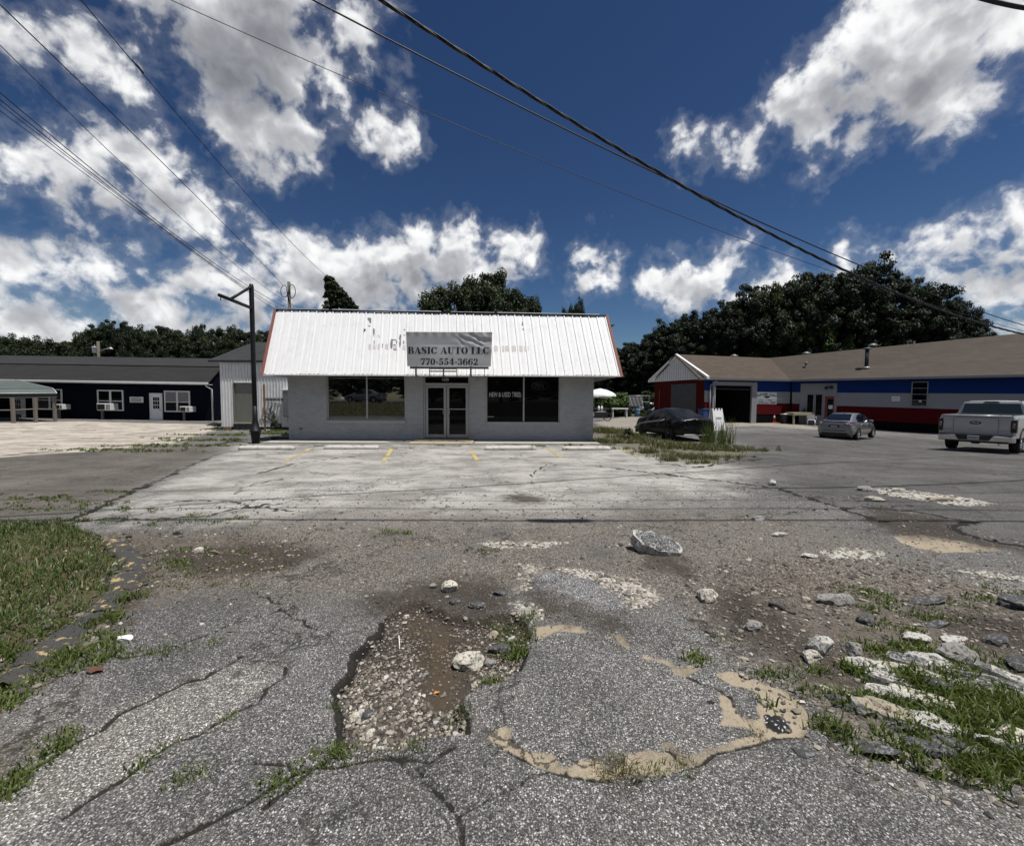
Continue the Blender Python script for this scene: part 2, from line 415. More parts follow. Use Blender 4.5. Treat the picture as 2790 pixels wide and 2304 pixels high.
def wig(line, amp, step=.06, seed=0):
    """subdivide and roughen a polyline"""
    r = np.random.default_rng(seed); out = [line[0]]
    for a, b in zip(line[:-1], line[1:]):
        L = np.linalg.norm(b-a); n = max(1, int(L/step)); nrm = np.array([-(b-a)[1], (b-a)[0]])/max(L, 1e-6)
        for k in range(1, n+1):
            p = a+(b-a)*k/n
            out.append(p+nrm*r.normal(0, amp) if k < n else b)
    return np.array(out)
def closewig(poly, amp, step=.06, seed=0): return wig(np.vstack([poly, poly[:1]]), amp, step, seed)[:-1]

c6 = lambda pts: crop(860, 1650, 3.472, pts)
c5 = lambda pts: crop(1250, 1650, 2.102, pts)
c2 = lambda pts: crop(800, 1400, 1.92, pts)
c3 = lambda pts: crop(1700, 1250, 1.8275, pts)
c1 = lambda pts: crop(0, 1380, 2.17, pts)
cz = lambda pts: crop(0, 1700, 2.3356, pts)
HOLE = closewig(c6([(625,150),(600,260),(480,360),(360,450),(350,600),(180,770),(200,900),(240,1000),(235,1150),(240,1290),(300,1330),(480,1340),(640,1350),(800,1370),(900,1310),(1050,1230),(1350,1220),(1430,1180),(1440,1050),(1370,900),(1420,830),(1560,730),(1780,700),(1930,590),(1990,450),(2000,380),(2050,250),(1900,60),(1500,120),(1300,80),(1000,-60),(760,20)]), .008, .05, 1)
WET = c6([(900,60),(1250,120),(1290,330),(1330,450),(1520,560),(1420,700),(1380,850),(1150,850),(1000,700),(1080,520),(980,350),(880,200)])
TAN = [closewig(k, .006, .05, i) for i, k in enumerate([
 c5([(155,765),(250,685),(310,690),(285,740),(300,770),(345,815),(420,835),(500,840),(560,860),(585,920),(640,930),(700,885),(780,875),(850,905),(870,930),(950,905),(955,850),(1050,830),(1130,825),(1200,840),(1240,830),(1330,845),(1400,825),(1480,800),(1600,760),(1720,745),(1760,755),(1720,775),(1560,805),(1460,830),(1400,885),(1320,910),(1250,940),(1180,965),(1000,960),(870,985),(760,980),(650,960),(560,945),(470,915),(350,860),(240,800)]),
 c5([(1480,380),(1560,370),(1660,405),(1780,450),(1880,490),(1960,560),(2015,640),(2000,690),(1970,735),(1870,740),(1780,750),(1720,735),(1640,690),(1500,680),(1510,590),(1490,510),(1540,500),(1480,440)]),
 c5([(440,125),(520,115),(620,105),(700,120),(760,150),(700,155),(600,145),(520,165),(450,190)]),
 c5([(860,155),(920,165),(970,210),(980,240),(950,235),(900,180)]),
 c5([(1055,280),(1130,295),(1200,310),(1250,350),(1340,340),(1385,365),(1330,385),(1300,405),(1240,395),(1215,350),(1150,315),(1060,300)]),
 c5([(1150,790),(1200,775),(1240,800),(1225,820),(1180,815)]),
 c3([(1340,385),(1500,378),(1700,410),(1880,455),(1750,460),(1560,465),(1400,430)])])]
ASPH = closewig(c5([(1420,385),(1480,395),(1570,455),(1690,480),(1745,530),(1700,575),(1735,640),(1690,650),(1610,605),(1560,530),(1500,490),(1400,440),(1320,400)]), .006, .05, 19)
DARK = [closewig(c5(k), .005, .04, 20+i) for i, k in enumerate([[(1745,605),(1850,610),(1915,700),(1830,715),(1760,680)],[(1845,570),(1880,575),(1870,595),(1840,590)],[(1935,840),(1990,825),(2030,850),(2000,870),(1940,865)],[(985,975),(1040,975),(1055,1005),(1020,1030),(985,1005)],[(1410,535),(1460,545),(1480,570),(1430,560)]])]
WHITE = [closewig(k, .015, .06, 40+i) for i, k in enumerate([
 c2([(1175,265),(1230,265),(1290,290),(1240,330),(1230,390),(1180,405),(1170,360),(1210,310)]),
 c2([(1400,290),(1480,290),(1560,300),(1680,330),(1780,340),(1900,410),(1910,450),(1850,480),(1790,500),(1730,430),(1600,350),(1500,330),(1420,310)]),
 c2([(1130,470),(1220,470),(1300,500),(1310,530),(1240,560),(1160,520)]),
 c2([(980,150),(1100,146),(1250,148),(1420,152),(1300,178),(1000,170)]),
 c3([(990,465),(1080,445),(1200,450),(1280,465),(1240,500),(1120,500),(1030,485)]),
 c3([(1700,560),(1900,575),(1992,595),(1992,607),(1800,582)]),
 c3([(1230,145),(1340,150),(1480,165),(1700,195),(1860,225),(1700,235),(1500,210),(1300,180)])])]
UPATCH = closewig(c2([(1230,335),(1300,305),(1450,310),(1560,350),(1680,420),(1750,490),(1650,505),(1500,495),(1350,470),(1250,430)]), .01, .06, 60)
DIRT = [c3([(420,640),(650,540),(900,500),(1100,540),(1400,540),(1800,620),(2300,760),(2400,1850),(1992,1675),(1700,1600),(1500,1540),(1300,1470),(1100,1390),(935,1310),(880,1180),(750,1080),(600,1010),(450,900),(350,800),(330,720)]),
        c1([(-300,1000),(200,700),(560,160),(900,140),(1500,150),(1850,220),(1700,350),(1400,440),(1100,480),(860,560),(720,690),(460,860),(250,1060),(0,1180),(-300,1350)]),
        c1([(-300,1330),(0,1330),(200,1300),(430,1330),(330,1480),(100,1640),(-300,1800)])]
LIGHT = g2([(620,1208),(1740,1212),(1900,1250),(2150,1290),(2000,1330),(1900,1372),(1700,1405),(1550,1432),(1250,1440),(700,1438),(350,1425),(130,1425),(260,1380),(400,1318),(560,1245)])
PAD = g2([(-900,1178),(0,1152),(200,1147),(560,1155),(608,1166),(480,1208),(300,1225),(0,1246),(-900,1300)])
DARKR = g2([(1860,1176),(2200,1180),(2500,1192),(3300,1230),(3600,1700),(2790,1560),(2400,1400),(2150,1330),(2010,1280),(1930,1240),(2030,1225),(2075,1228),(1980,1195)])
APRON = g2([(1700,1135),(1900,1140),(2110,1150),(2260,1168),(2250,1172),(2060,1160),(1880,1168),(1760,1180),(1660,1175),(1620,1150)])
WEEDZ = g2([(1620,1165),(1720,1195),(1900,1205),(2060,1228),(2040,1236),(1960,1262),(1850,1262),(1700,1225),(1620,1200)])
STRIP = cz([(150,1010),(500,740),(760,540),(920,470),(1420,250),(1720,220),(1800,320),(1650,440),(1400,640),(1180,720),(930,850),(800,950),(520,1140),(-200,1500),(-400,1300)])
LEFTZ = g2([(-900,1300),(0,1248),(300,1226),(480,1210),(600,1210),(620,1225),(470,1288),(230,1398),(130,1430),(-900,1440)])
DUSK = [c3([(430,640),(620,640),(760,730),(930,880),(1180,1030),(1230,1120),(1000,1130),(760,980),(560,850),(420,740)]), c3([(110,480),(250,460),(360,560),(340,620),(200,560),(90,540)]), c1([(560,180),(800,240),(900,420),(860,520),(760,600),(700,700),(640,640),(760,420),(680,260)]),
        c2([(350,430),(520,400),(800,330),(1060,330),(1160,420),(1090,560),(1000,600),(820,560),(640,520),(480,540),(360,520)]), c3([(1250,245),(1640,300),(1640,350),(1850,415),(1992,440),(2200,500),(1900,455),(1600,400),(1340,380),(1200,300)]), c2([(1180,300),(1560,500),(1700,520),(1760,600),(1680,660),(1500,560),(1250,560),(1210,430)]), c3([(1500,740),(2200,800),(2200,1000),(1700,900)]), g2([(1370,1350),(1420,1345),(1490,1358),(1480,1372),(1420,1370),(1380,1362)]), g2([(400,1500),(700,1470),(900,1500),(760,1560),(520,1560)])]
ISLAND = closewig(g2([(-1500,1424),(0,1427),(200,1432),(290,1458),(335,1500),(345,1555),(325,1615),(245,1680),(150,1750),(60,1835),(-60,1900),(-1500,2500)]), .02, .12, 70)
ROADEDGE = c3([(935,1310),(1100,1395),(1300,1475),(1500,1545),(1700,1610),(1992,1685),(2400,1790)])
CR = [(wig(k, a*1.7, .06, 100+i), w) for i, (k, a, w) in enumerate([
 (c1([(1700,600),(1400,680),(1120,790),(900,860),(620,890)]), .008, .012),
 (c1([(1440,870),(1340,930),(1200,1010),(1000,1080),(860,1150),(700,1220),(600,1310),(450,1380),(330,1450),(150,1560),(0,1650)]), .008, .016),
 (c1([(1690,940),(1680,1000),(1580,1060),(1520,1150),(1400,1200),(1250,1290),(1050,1370),(900,1460),(780,1560),(700,1620),(500,1736),(380,1830)]), .008, .014),
 (c1([(1480,500),(1600,540),(1700,620),(1880,720)]), .008, .012),
 (c6([(-480,1900),(-300,1750),(-120,1620),(-60,1550),(0,1505),(200,1510),(400,1460),(700,1430),(780,1450),(1050,1460),(1080,1470),(1220,1370),(1300,1330)]), .007, .013),
 (cz([(2050,880),(1870,950),(1690,1060),(1560,1140),(1400,1220),(1200,1320),(1050,1390),(900,1480)]), .007, .014),
 (cz([(1590,870),(1690,880),(1830,890),(1870,945)]), .007, .008),
 (c2([(640,1310),(700,1400),(780,1480),(860,1570),(880,1640),(890,1760)]), .007, .012),
 (c2([(860,1570),(980,1500),(1070,1450),(1190,1400),(1330,1350)]), .007, .009),
 (c2([(555,1290),(620,1370),(700,1410)]), .007, .007),
 (c5([(240,800),(350,862),(470,918),(560,947),(650,963),(760,985),(870,988)]), .005, .010),
 (c5([(1330,915),(1400,890),(1460,835),(1560,810),(1720,778),(1780,752),(1870,742),(1970,738)]), .005, .010),
 (c5([(1310,405),(1420,450),(1500,480),(1560,520),(1590,590),(1660,650),(1720,730)]), .006, .009),
 (c5([(1150,790),(1220,830),(1290,880)]), .006, .010),
 (g2([(620,1228),(560,1250),(470,1290),(330,1350),(230,1400),(130,1432),(20,1432)]), .03, .05),
 (g2([(130,1432),(300,1408),(420,1412),(560,1405),(640,1385),(760,1372)]), .03, .035),
 (g2([(400,1378),(520,1360),(640,1365),(700,1380),(800,1390)]), .03, .03),
 (g2([(700,1290),(800,1262),(900,1250),(1000,1240)]), .03, .04),
 (g2([(640,1345),(660,1325),(720,1312),(800,1300)]), .03, .03),
 (g2([(1620,1268),(1750,1282),(1900,1302),(1960,1308)]), .03, .05),
 (g2([(1960,1308),(2120,1330),(2300,1385),(2400,1420)]), .04, .04),
 (g2([(1780,1262),(1900,1272),(2000,1256),(2080,1250)]), .04, .045),
 (c3([(1200,235),(1450,258),(1650,298),(1745,308),(1640,335),(1640,352),(1700,372),(1850,408),(1992,435),(2150,460)]), .02, .05),
 (c3([(900,185),(1020,192)]), .02, .03),
 (c3([(1080,178),(1180,192)]), .02, .03),
 (g2([(2000,1400),(2150,1395),(2300,1380),(2500,1375)]), .03, .02),
 (g2([(0,1243),(120,1228),(300,1215),(480,1205),(600,1168)]), .06, .07),
 (g2([(1440,1300),(1460,1280),(1500,1262)]), .02, .02),
 (ROADEDGE, .012, .02),
 (c6([(625,150),(600,260),(480,360),(360,450),(350,600),(180,770),(200,900),(240,1000),(235,1150),(240,1290)]), .008, .028),  # pothole wall: black asphalt and its edge shadow, painted as a dark line
 (c6([(1440,1180),(1445,1050),(1380,900)]), .008, .016),(c6([(1930,590),(1990,450),(2000,380)]), .008, .016)])]

def vnoise(x, y, s, seed=0):
    """cheap smooth value noise"""
    r = np.random.default_rng(seed); T = r.random((64, 64))
    X = np.asarray(x)*s; Y = np.asarray(y)*s; xi = np.floor(X).astype(int); yi = np.floor(Y).astype(int)
    fx = X-xi; fy = Y-yi; fx = fx*fx*(3-2*fx); fy = fy*fy*(3-2*fy)
    a = T[xi % 64, yi % 64]; b = T[(xi+1) % 64, yi % 64]; c = T[xi % 64, (yi+1) % 64]; d = T[(xi+1) % 64, (yi+1) % 64]
    return (a*(1-fx)+b*fx)*(1-fy)+(c*(1-fx)+d*fx)*fy
def fbm(x, y, s, seed=0): return sum(vnoise(x, y, s*2**k, seed+k)*.5**(k+1) for k in range(4))/.9375

def surf(P):
    """height of the ground and what it is made of, at any points"""
    P = np.asarray(P, float); x, y = P[:, 0], P[:, 1]; z = zt(x, y); A = {}
    A['hole'] = sdf(HOLE, P); A['tan'] = np.minimum(umax(TAN, P, .4), -sdf(ASPH, P, .4)); A['strip'] = sdf(STRIP, P, .5); A['leftz'] = sdf(LEFTZ, P, 2.0); A['dusk'] = umax(DUSK, P, .5); A['black'] = umax(DARK, P, .3)
    A['white'] = umax(WHITE, P, .4); A['upatch'] = sdf(UPATCH, P); A['dirt'] = umax(DIRT, P, 1.0)
    A['wet'] = sdf(WET, P, .4); A['light'] = sdf(LIGHT, P, 3.0); A['pad'] = sdf(PAD, P, 3.0)
    A['darkr'] = sdf(DARKR, P, 3.0); A['apron'] = sdf(APRON, P, 2.0); A['weedz'] = sdf(WEEDZ, P, 1.0); A['lawn'] = np.maximum(sdf(ISLAND, P, .8), np.clip(np.minimum(np.minimum(y+11.4, -7.0-y), np.minimum(x+30, 8-x)), -.8, .8))
    cr = np.full(len(P), -.4)
    for k, w in CR: cr = np.maximum(cr, w*1.0-dline(k, P, .4))
    A['crack_and_shade'] = cr
    near = sm(14, 8, y)*sm(-2, 0, y)
    n = fbm(x, y, 3.0, 5); nf = fbm(x, y, 14.0, 9)
    z = z+near*(n-.5)*.018
    h = sm(-.01, .05, A['hole']); z = z-h*(.055+.05*(fbm(x, y, 2.2, 3)-.3))-h*(nf-.5)*.018
    z = z-sm(0, .02, A['tan'])*.012*(1-sm(0, .02, A['black']))+sm(0, .03, A['black'])*.006
    d = sm(-.25, .35, A['dirt']); z = z-d*.022+d*(n-.45)*.05+d*(nf-.5)*.016
    z = z+sm(-.02, .06, A['white'])*.012*(nf-.2)*2
    z = z+sm(0, .05, A['upatch'])*.012
    z = z-sm(-.012, .010, cr)*.016*near
    z = z+sm(-.02, .30, A['lawn'])*.10*(.7+.6*n)
    return z, A

# one sheet of ground, finely divided near the viewer, running out to the horizon
def axis(segs):
    out = []
    for a, b, s in segs: out += list(np.arange(a, b, s))
    return np.array(sorted(set(np.round(out, 4))))
ya = [1.15]
while ya[-1] < 42: ya.append(ya[-1]+max(.010, min(.45, ya[-1]**2/620)))
ys = np.concatenate([np.array([-3000, -900, -300, -120, -60, -40, -30, -24, -20, -17, -15, -13, -12, -11.5, -11, -10.5, -10, -9.5, -9, -8.5, -8, -7.5, -7, -6, -5, -4, -3, -2, -1.2, -.6, -.1, .3, .6, .8, .95, 1.05]), ya, [44, 47, 50, 55, 60, 70, 85, 110, 150, 220, 350, 600, 1200, 3000]])
xf = np.arange(-3.2, 3.21, .0145); gx = [3.2]
while gx[-1] < 60: gx.append(gx[-1]+min(1.2, .0145+(gx[-1]-3.2)*.022))
gx = np.array(gx[1:]); gx = np.concatenate([gx, [70, 90, 120, 200, 400, 900, 3000]])
xs = np.concatenate([-gx[::-1], xf, gx])
XX, YY = np.meshgrid(xs, ys); PP = np.stack([XX.ravel(), YY.ravel()], 1)
Z, A = surf(PP)
nx, ny = len(xs), len(ys)
idx = np.arange(nx*ny).reshape(ny, nx)
faces = np.stack([idx[:-1, :-1], idx[:-1, 1:], idx[1:, 1:], idx[1:, :-1]], -1).reshape(-1, 4)

# ground material
m, q, b = mat_new('worn ground')
P = pos(q)
def at(nm): return q.new('ShaderNodeAttribute', attribute_name=nm).outputs['Fac']
nA = q.noise(P, 7, 6, .65); nB = q.noise(P, 28, 5, .65); nL = q.noise(P, .45, 5, .6); nM = q.noise(P, 1.7, 6, .62)
def edge(nm, amp, w, off=0.0, nz=None):
    v = q.math('ADD', at(nm), q.math('MULTIPLY', q.math('SUBTRACT', nz if nz is not None else nB, .5), amp))
    return q.sstep(v, off-w, off+w)
V1 = q.voro(P, 98); V2 = q.voro(P, 210)
s1 = q.new('ShaderNodeSeparateColor'); q.l.new(V1.outputs['Color'], s1.inputs[0])
s2 = q.new('ShaderNodeSeparateColor'); q.l.new(V2.outputs['Color'], s2.inputs[0])
st1 = q.ramp(s1.outputs[0], [(0, .020), (.30, .042), (.55, .078), (.74, .14), (.90, .30), (1, .50)])
st2 = q.ramp(s2.outputs[0], [(0, .022), (.4, .05), (.7, .095), (.9, .20), (1, .36)])
sz = q.math('MULTIPLY', q.sstep(V1.outputs['Distance'], .52, .30), .92)    # binder shows between the stones
asph = q.mix(sz, st2, st1)
tone = q.lin(nL, .3, .7, .66, 1.34)
tone = q.math('MULTIPLY', tone, q.lin(nM, .3, .72, .80, 1.22))
asph = q.mix(1.0, asph, tone, 'MULTIPLY')
asph = q.mix(1.0, asph, (1.16, 1.13, 1.09), 'MULTIPLY')
dust = q.math('MULTIPLY', q.sstep(nA, .45, .75), .22)
asph = q.mix(dust, asph, (.15, .135, .115))
col = asph
# old pale lot in front of the shop
lt = q.sstep(q.math('ADD', at('light'), q.math('MULTIPLY', q.math('SUBTRACT', nM, .5), 2.6)), -.5, 1.0)
strk = q.noise(q.vmath('MULTIPLY', P, (.75, 1.15, 1)), .9, 8, .70)
pale = q.mix(q.sstep(strk, .36, .62), (.150, .145, .137), (.44, .428, .40))
pale = q.mix(.45, pale, q.mix(1.0, asph, (2.1, 2.05, 1.97), 'MULTIPLY'))
pale = q.mix(q.math('MULTIPLY', q.sstep(q.noise(P, 1.1, 7, .7, 1.0), .52, .68), .42), pale, (.135, .115, .095))
col = q.mix(lt, col, pale)
# beyond the lot on the left: brown-grey tarmac, and the clean concrete pad
lz = q.sstep(q.math('ADD', at('leftz'), q.math('MULTIPLY', q.math('SUBTRACT', nM, .5), 1.4)), -.35, .35)
col = q.mix(q.math('MULTIPLY', lz, .85), col, q.mix(.45, q.mix(q.sstep(strk, .38, .66), (.052, .045, .036), (.135, .122, .104)), q.mix(1.0, asph, (.95, .88, .80), 'MULTIPLY')))
stp = q.sstep(q.math('ADD', at('strip'), q.math('MULTIPLY', q.math('SUBTRACT', nA, .5), .25)), -.05, .05)
col = q.mix(q.math('MULTIPLY', stp, .8), col, q.mix(1.0, asph, (1.55, 1.52, 1.46), 'MULTIPLY'))
padm = q.sstep(q.math('ADD', at('pad'), q.math('MULTIPLY', q.math('SUBTRACT', nM, .5), .9)), -.15, .15)
padc = q.mix(q.sstep(strk, .35, .7), (.27, .235, .195), (.50, .46, .40))
padc = q.mix(q.sstep(q.noise(q.vmath('MULTIPLY', P, (.5, 1.6, 1)), .9, 8, .7, .6), .60, .66), padc, (.10, .085, .065))
col = q.mix(padm, col, padc)
apm = q.sstep(q.math('ADD', at('apron'), q.math('MULTIPLY', q.math('SUBTRACT', nM, .5), 1.0)), -.2, .3)
col = q.mix(apm, col, q.mix(strk, (.15, .13, .11), (.32, .29, .25)))
drm = q.sstep(q.math('ADD', at('darkr'), q.math('MULTIPLY', q.math('SUBTRACT', nM, .5), 2.0)), -.6, 1.2)
col = q.mix(q.math('MULTIPLY', drm, .85), col, q.mix(.55, q.mix(q.sstep(strk, .36, .66), (.026, .026, .026), (.105, .102, .096)), q.mix(1.0, asph, (.72, .71, .70), 'MULTIPLY')))
spots = q.sstep(q.noise(P, 3.4, 8, .72, .8), .61, .66)
col = q.mix(q.math('MULTIPLY', spots, .55), col, (.040, .036, .031))
far_d = q.sstep(q.noise(P, .55, 9, .74, 1.2), .55, .66)
col = q.mix(q.math('MULTIPLY', far_d, .38), col, (.125, .108, .086))
# dirt
dirtc = q.mix(nA, (.055, .042, .030), (.150, .122, .090))
dirtc = q.mix(q.sstep(nM, .45, .7), dirtc, (.055, .047, .038))
dirtc = q.mix(q.sstep(q.noise(P, 2.6, 7, .7, .5), .52, .66), dirtc, (.034, .027, .020))
dirtc = q.mix(q.sstep(q.noise(P, 95, 3, .6), .60, .68), dirtc, (.27, .25, .21))
dirtc = q.mix(.28, dirtc, asph)
dm = q.sstep(q.math('ADD', at('dirt'), q.math('MULTIPLY', q.math('SUBTRACT', nA, .5), 1.1)), -.22, .34)
col = q.mix(q.math('MULTIPLY', dm, .93), col, dirtc)
wz = q.sstep(q.math('ADD', at('weedz'), q.math('MULTIPLY', q.math('SUBTRACT', nM, .5), 1.6)), -.3, .4)
col = q.mix(q.math('MULTIPLY', wz, .8), col, q.mix(nA, (.075, .062, .042), (.17, .15, .11)))
# worn gravelly band between the lot and the entrance
sepP = q.new('ShaderNodeSeparateXYZ'); q.l.new(P, sepP.inputs[0])
band = q.math('MULTIPLY', q.sstep(sepP.outputs[1], 3.0, 3.7), q.sstep(sepP.outputs[1], 6.9, 5.2))
band = q.math('MULTIPLY', band, q.math('MULTIPLY', q.sstep(sepP.outputs[0], -4.2, -2.6), q.sstep(sepP.outputs[0], 5.0, 3.2)))
band = q.math('MULTIPLY', band, q.sstep(nM, .24, .52))
col = q.mix(q.math('MULTIPLY', band, .7), col, q.mix(q.sstep(s1.outputs[1], .55, .8), (.062, .051, .039), (.26, .235, .20)))
# exposed concrete, chalky rubble, tar patches
um = edge('upatch', .05, .006)
bl = q.mix(1.0, asph, (1.28, 1.30, 1.36), 'MULTIPLY'); col = q.mix(um, col, bl)
tm = edge('tan', .060, .008, nz=q.noise(P, 22, 8, .75))
tanc = q.mix(nA, (.22, .18, .128), (.35, .295, .215)); tanc = q.mix(q.sstep(nM, .48, .66), tanc, (.17, .145, .11)); tanc = q.mix(q.math('MULTIPLY', q.sstep(s2.outputs[2], .60, .9), .55), tanc, (.36, .315, .245)); tanc = q.mix(q.math('MULTIPLY', q.sstep(nB, .52, .68), .5), tanc, (.13, .11, .085))
col = q.mix(tm, col, tanc)
wn = q.math('ADD', q.math('MULTIPLY', q.math('SUBTRACT', nB, .5), .30), q.math('MULTIPLY', q.math('SUBTRACT', nA, .52), .42))
wm = q.sstep(q.math('ADD', at('white'), wn), -.010, .016)
col = q.mix(wm, col, q.mix(nB, (.20, .19, .165), (.56, .545, .50)))
bm_ = edge('black', .03, .005)
blc = q.mix(q.sstep(s1.outputs[1], .86, .92), (.018, .018, .019), (.42, .42, .42)); col = q.mix(bm_, col, blc)
# pothole floor
hm = edge('hole', .03, .008)
hs = q.voro(P, 62); sh = q.new('ShaderNodeSeparateColor'); q.l.new(hs.outputs['Color'], sh.inputs[0])
hc = q.ramp(sh.outputs[0], [(0, .03), (.35, .06), (.6, .13), (.85, .3), (1, .5)])
hc = q.mix(1.0, hc, (1.0, .88, .74), 'MULTIPLY'); hc = q.mix(q.sstep(hs.outputs['Distance'], .30, .55), hc, (.022, .018, .014))
hc = q.mix(q.sstep(nM, .40, .60), hc, (.05, .042, .033))
col = q.mix(hm, col, hc)
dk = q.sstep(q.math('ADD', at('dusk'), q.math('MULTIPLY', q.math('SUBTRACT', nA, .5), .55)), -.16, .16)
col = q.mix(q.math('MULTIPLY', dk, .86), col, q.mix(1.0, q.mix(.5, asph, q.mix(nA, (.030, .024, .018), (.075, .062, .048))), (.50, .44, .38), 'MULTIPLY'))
wt = q.sstep(q.math('ADD', at('wet'), q.math('MULTIPLY', q.math('SUBTRACT', nA, .5), 1.0)), -.12, .22)
col = q.mix(q.math('MULTIPLY', wt, .72), col, q.mix(nB, (.042, .031, .019), (.090, .062, .034)))
# soil under the lawn
lm = q.sstep(q.math('ADD', at('lawn'), q.math('MULTIPLY', q.math('SUBTRACT', nA, .5), .14)), -.02, .06)
col = q.mix(lm, col, q.mix(nA, (.040, .036, .018), (.095, .085, .045)))
# fine network of hairline cracks, here and there
net = q.new('ShaderNodeTexVoronoi', feature='DISTANCE_TO_EDGE'); net.inputs['Scale'].default_value = .95
q.put(net.inputs['Vector'], q.vmath('ADD', P, q.vmath('SCALE', q.vmath('SUBTRACT', q.noise(P, 2.4, 6, .65, out=1), (.5, .5, .5)), .85)))
hair = q.math('MULTIPLY', q.sstep(net.outputs['Distance'], .017, .005), q.sstep(q.noise(P, .8, 3, .5), .44, .56))
hair = q.math('MULTIPLY', hair, q.math('SUBTRACT', 1, q.math('MAXIMUM', hm, lm)))
col = q.mix(q.math('MULTIPLY', hair, .8), col, (.022, .020, .017))
# cracks with soil in them, and the painted edge shadow of the pothole
ck = q.sstep(q.math('ADD', at('crack_and_shade'), q.math('ADD', q.math('MULTIPLY', q.math('SUBTRACT', nB, .5), .020), q.math('MULTIPLY', q.math('SUBTRACT', nA, .5), .044))), -.001, .007)
col = q.mix(q.math('MULTIPLY', ck, .92), col, q.mix(nA, (.004, .0038, .0034), (.015, .0145, .010)))
q.put(b.inputs['Base Color'], col)
b.inputs['Roughness'].default_value = .92; b.inputs['Specular IOR Level'].default_value = .25
hh = q.math('ADD', q.math('MULTIPLY', V1.outputs['Distance'], -.55), q.math('MULTIPLY', nB, .35))
hh = q.math('ADD', hh, q.math('MULTIPLY', nA, .8))
bn = q.new('ShaderNodeBump'); bn.inputs['Strength'].default_value = .8; bn.inputs['Distance'].default_value = .008
q.put(bn.inputs['Height'], hh); q.put(b.inputs['Normal'], bn.outputs[0])
M['ground'] = m
gme = np_mesh('ground', np.stack([PP[:, 0], PP[:, 1], Z], 1), faces, m, True, {k: ('POINT', v) for k, v in A.items()})
tag(link('ground', gme), kind='structure')
def gz(x, y): return float(surf(np.array([[x, y]]))[0][0])

# ------------------------------------------------------------------ painted bay lines
def strip(name, a, b_, w, mat, h=.006):
    a = np.array(a[:2]); b_ = np.array(b_[:2]); d = b_-a; L = np.linalg.norm(d); d /= L; n_ = np.array([-d[1], d[0]])
    k = 24; r = np.random.default_rng(int(abs(a[0])*100)); vs = []; fs = []
    for i in range(k+1):
        p = a+d*L*i/k
        for s_ in (-1, 1):
            e = p+n_*s_*(w/2+r.uniform(-.02, .012)); vs.append((e[0], e[1], zf(e[0], e[1])+h))
    for i in range(k):
        if r.random() > .22: fs.append((2*i, 2*i+1, 2*i+3, 2*i+2))
    mb = MB(); mb.add(vs, fs, mat); return mb.build(name, kind='structure')
for a, b_ in [((848, 1221), (800, 1246)), ((1068, 1221), (1044, 1260)), ((1283, 1226), (1302, 1258)), ((1490, 1222), (1530, 1246)), ((1690, 1222), (1735, 1242)), ((800, 1246), (775, 1258))]:
    strip('bay_line', G(*a), G(*b_), .12, M['yellow'])
# ------------------------------------------------------------------ grass, weeds, gravel
def grass_mat(name, c1_, c2_, c3_):
    m, q, b = mat_new(name)
    tn = q.new('ShaderNodeAttribute', attribute_name='tone').outputs['Fac']
    col = q.ramp(tn, [(0, c1_), (.6, c2_), (1, c3_)])
    q.put(b.inputs['Base Color'], col); b.inputs['Roughness'].default_value = .5
    tr = q.new('ShaderNodeBsdfTranslucent'); q.put(tr.inputs[0], q.mix(1.0, col, (1.0, 1.1, .6), 'MULTIPLY'))
    mx = q.new('ShaderNodeMixShader'); mx.inputs[0].default_value = .30
    q.l.new(b.outputs[0], mx.inputs[1]); q.l.new(tr.outputs[0], mx.inputs[2]); q.l.new(mx.outputs[0], q.n['Material Output'].inputs[0])
    return m
M['grass'] = grass_mat('lawn grass', (.040, .075, .014), (.082, .128, .028), (.22, .185, .085))
M['weed'] = grass_mat('weed grass', (.065, .095, .018), (.125, .160, .040), (.21, .20, .08))
M['dryweed'] = grass_mat('seeding weeds', (.050, .072, .020), (.115, .125, .045), (.20, .16, .085))

def blades(name, pts, hts, wid, lean, mat, tone, **kw):
    """one mesh of bent grass blades rooted at pts"""
    n = len(pts); pts = np.asarray(pts, float); a = rng.uniform(0, 2*np.pi, n); la = rng.uniform(0, 2*np.pi, n)
    ln = rng.uniform(.2, 1, n)*lean
    sx, sy = np.cos(a)*wid/2, np.sin(a)*wid/2; dx, dy = np.cos(la)*ln*hts, np.sin(la)*ln*hts
    vh = hts*np.sqrt(np.clip(1-(ln*.8)**2, .05, 1))
    V = np.zeros((n, 5, 3)); z0 = pts[:, 2]-.004
    V[:, 0] = np.stack([pts[:, 0]-sx, pts[:, 1]-sy, z0], 1); V[:, 1] = np.stack([pts[:, 0]+sx, pts[:, 1]+sy, z0], 1)
    V[:, 2] = np.stack([pts[:, 0]-sx*.8+dx*.35, pts[:, 1]-sy*.8+dy*.35, z0+vh*.6], 1); V[:, 3] = np.stack([pts[:, 0]+sx*.8+dx*.35, pts[:, 1]+sy*.8+dy*.35, z0+vh*.6], 1)
    V[:, 4] = np.stack([pts[:, 0]+dx, pts[:, 1]+dy, z0+vh*(1-.25*ln)], 1)
    F = (np.arange(n)[:, None, None]*5+np.array([[0, 1, 3], [0, 3, 2], [2, 3, 4]])[None]).reshape(-1, 3)
    me = np_mesh(name, V.reshape(-1, 3), F, mat, True, {'tone': ('POINT', np.repeat(tone, 5))})
    return tag(link(name, me), **kw)
def withz(P2):
    z, A_ = surf(P2); return np.column_stack([P2, z]), A_

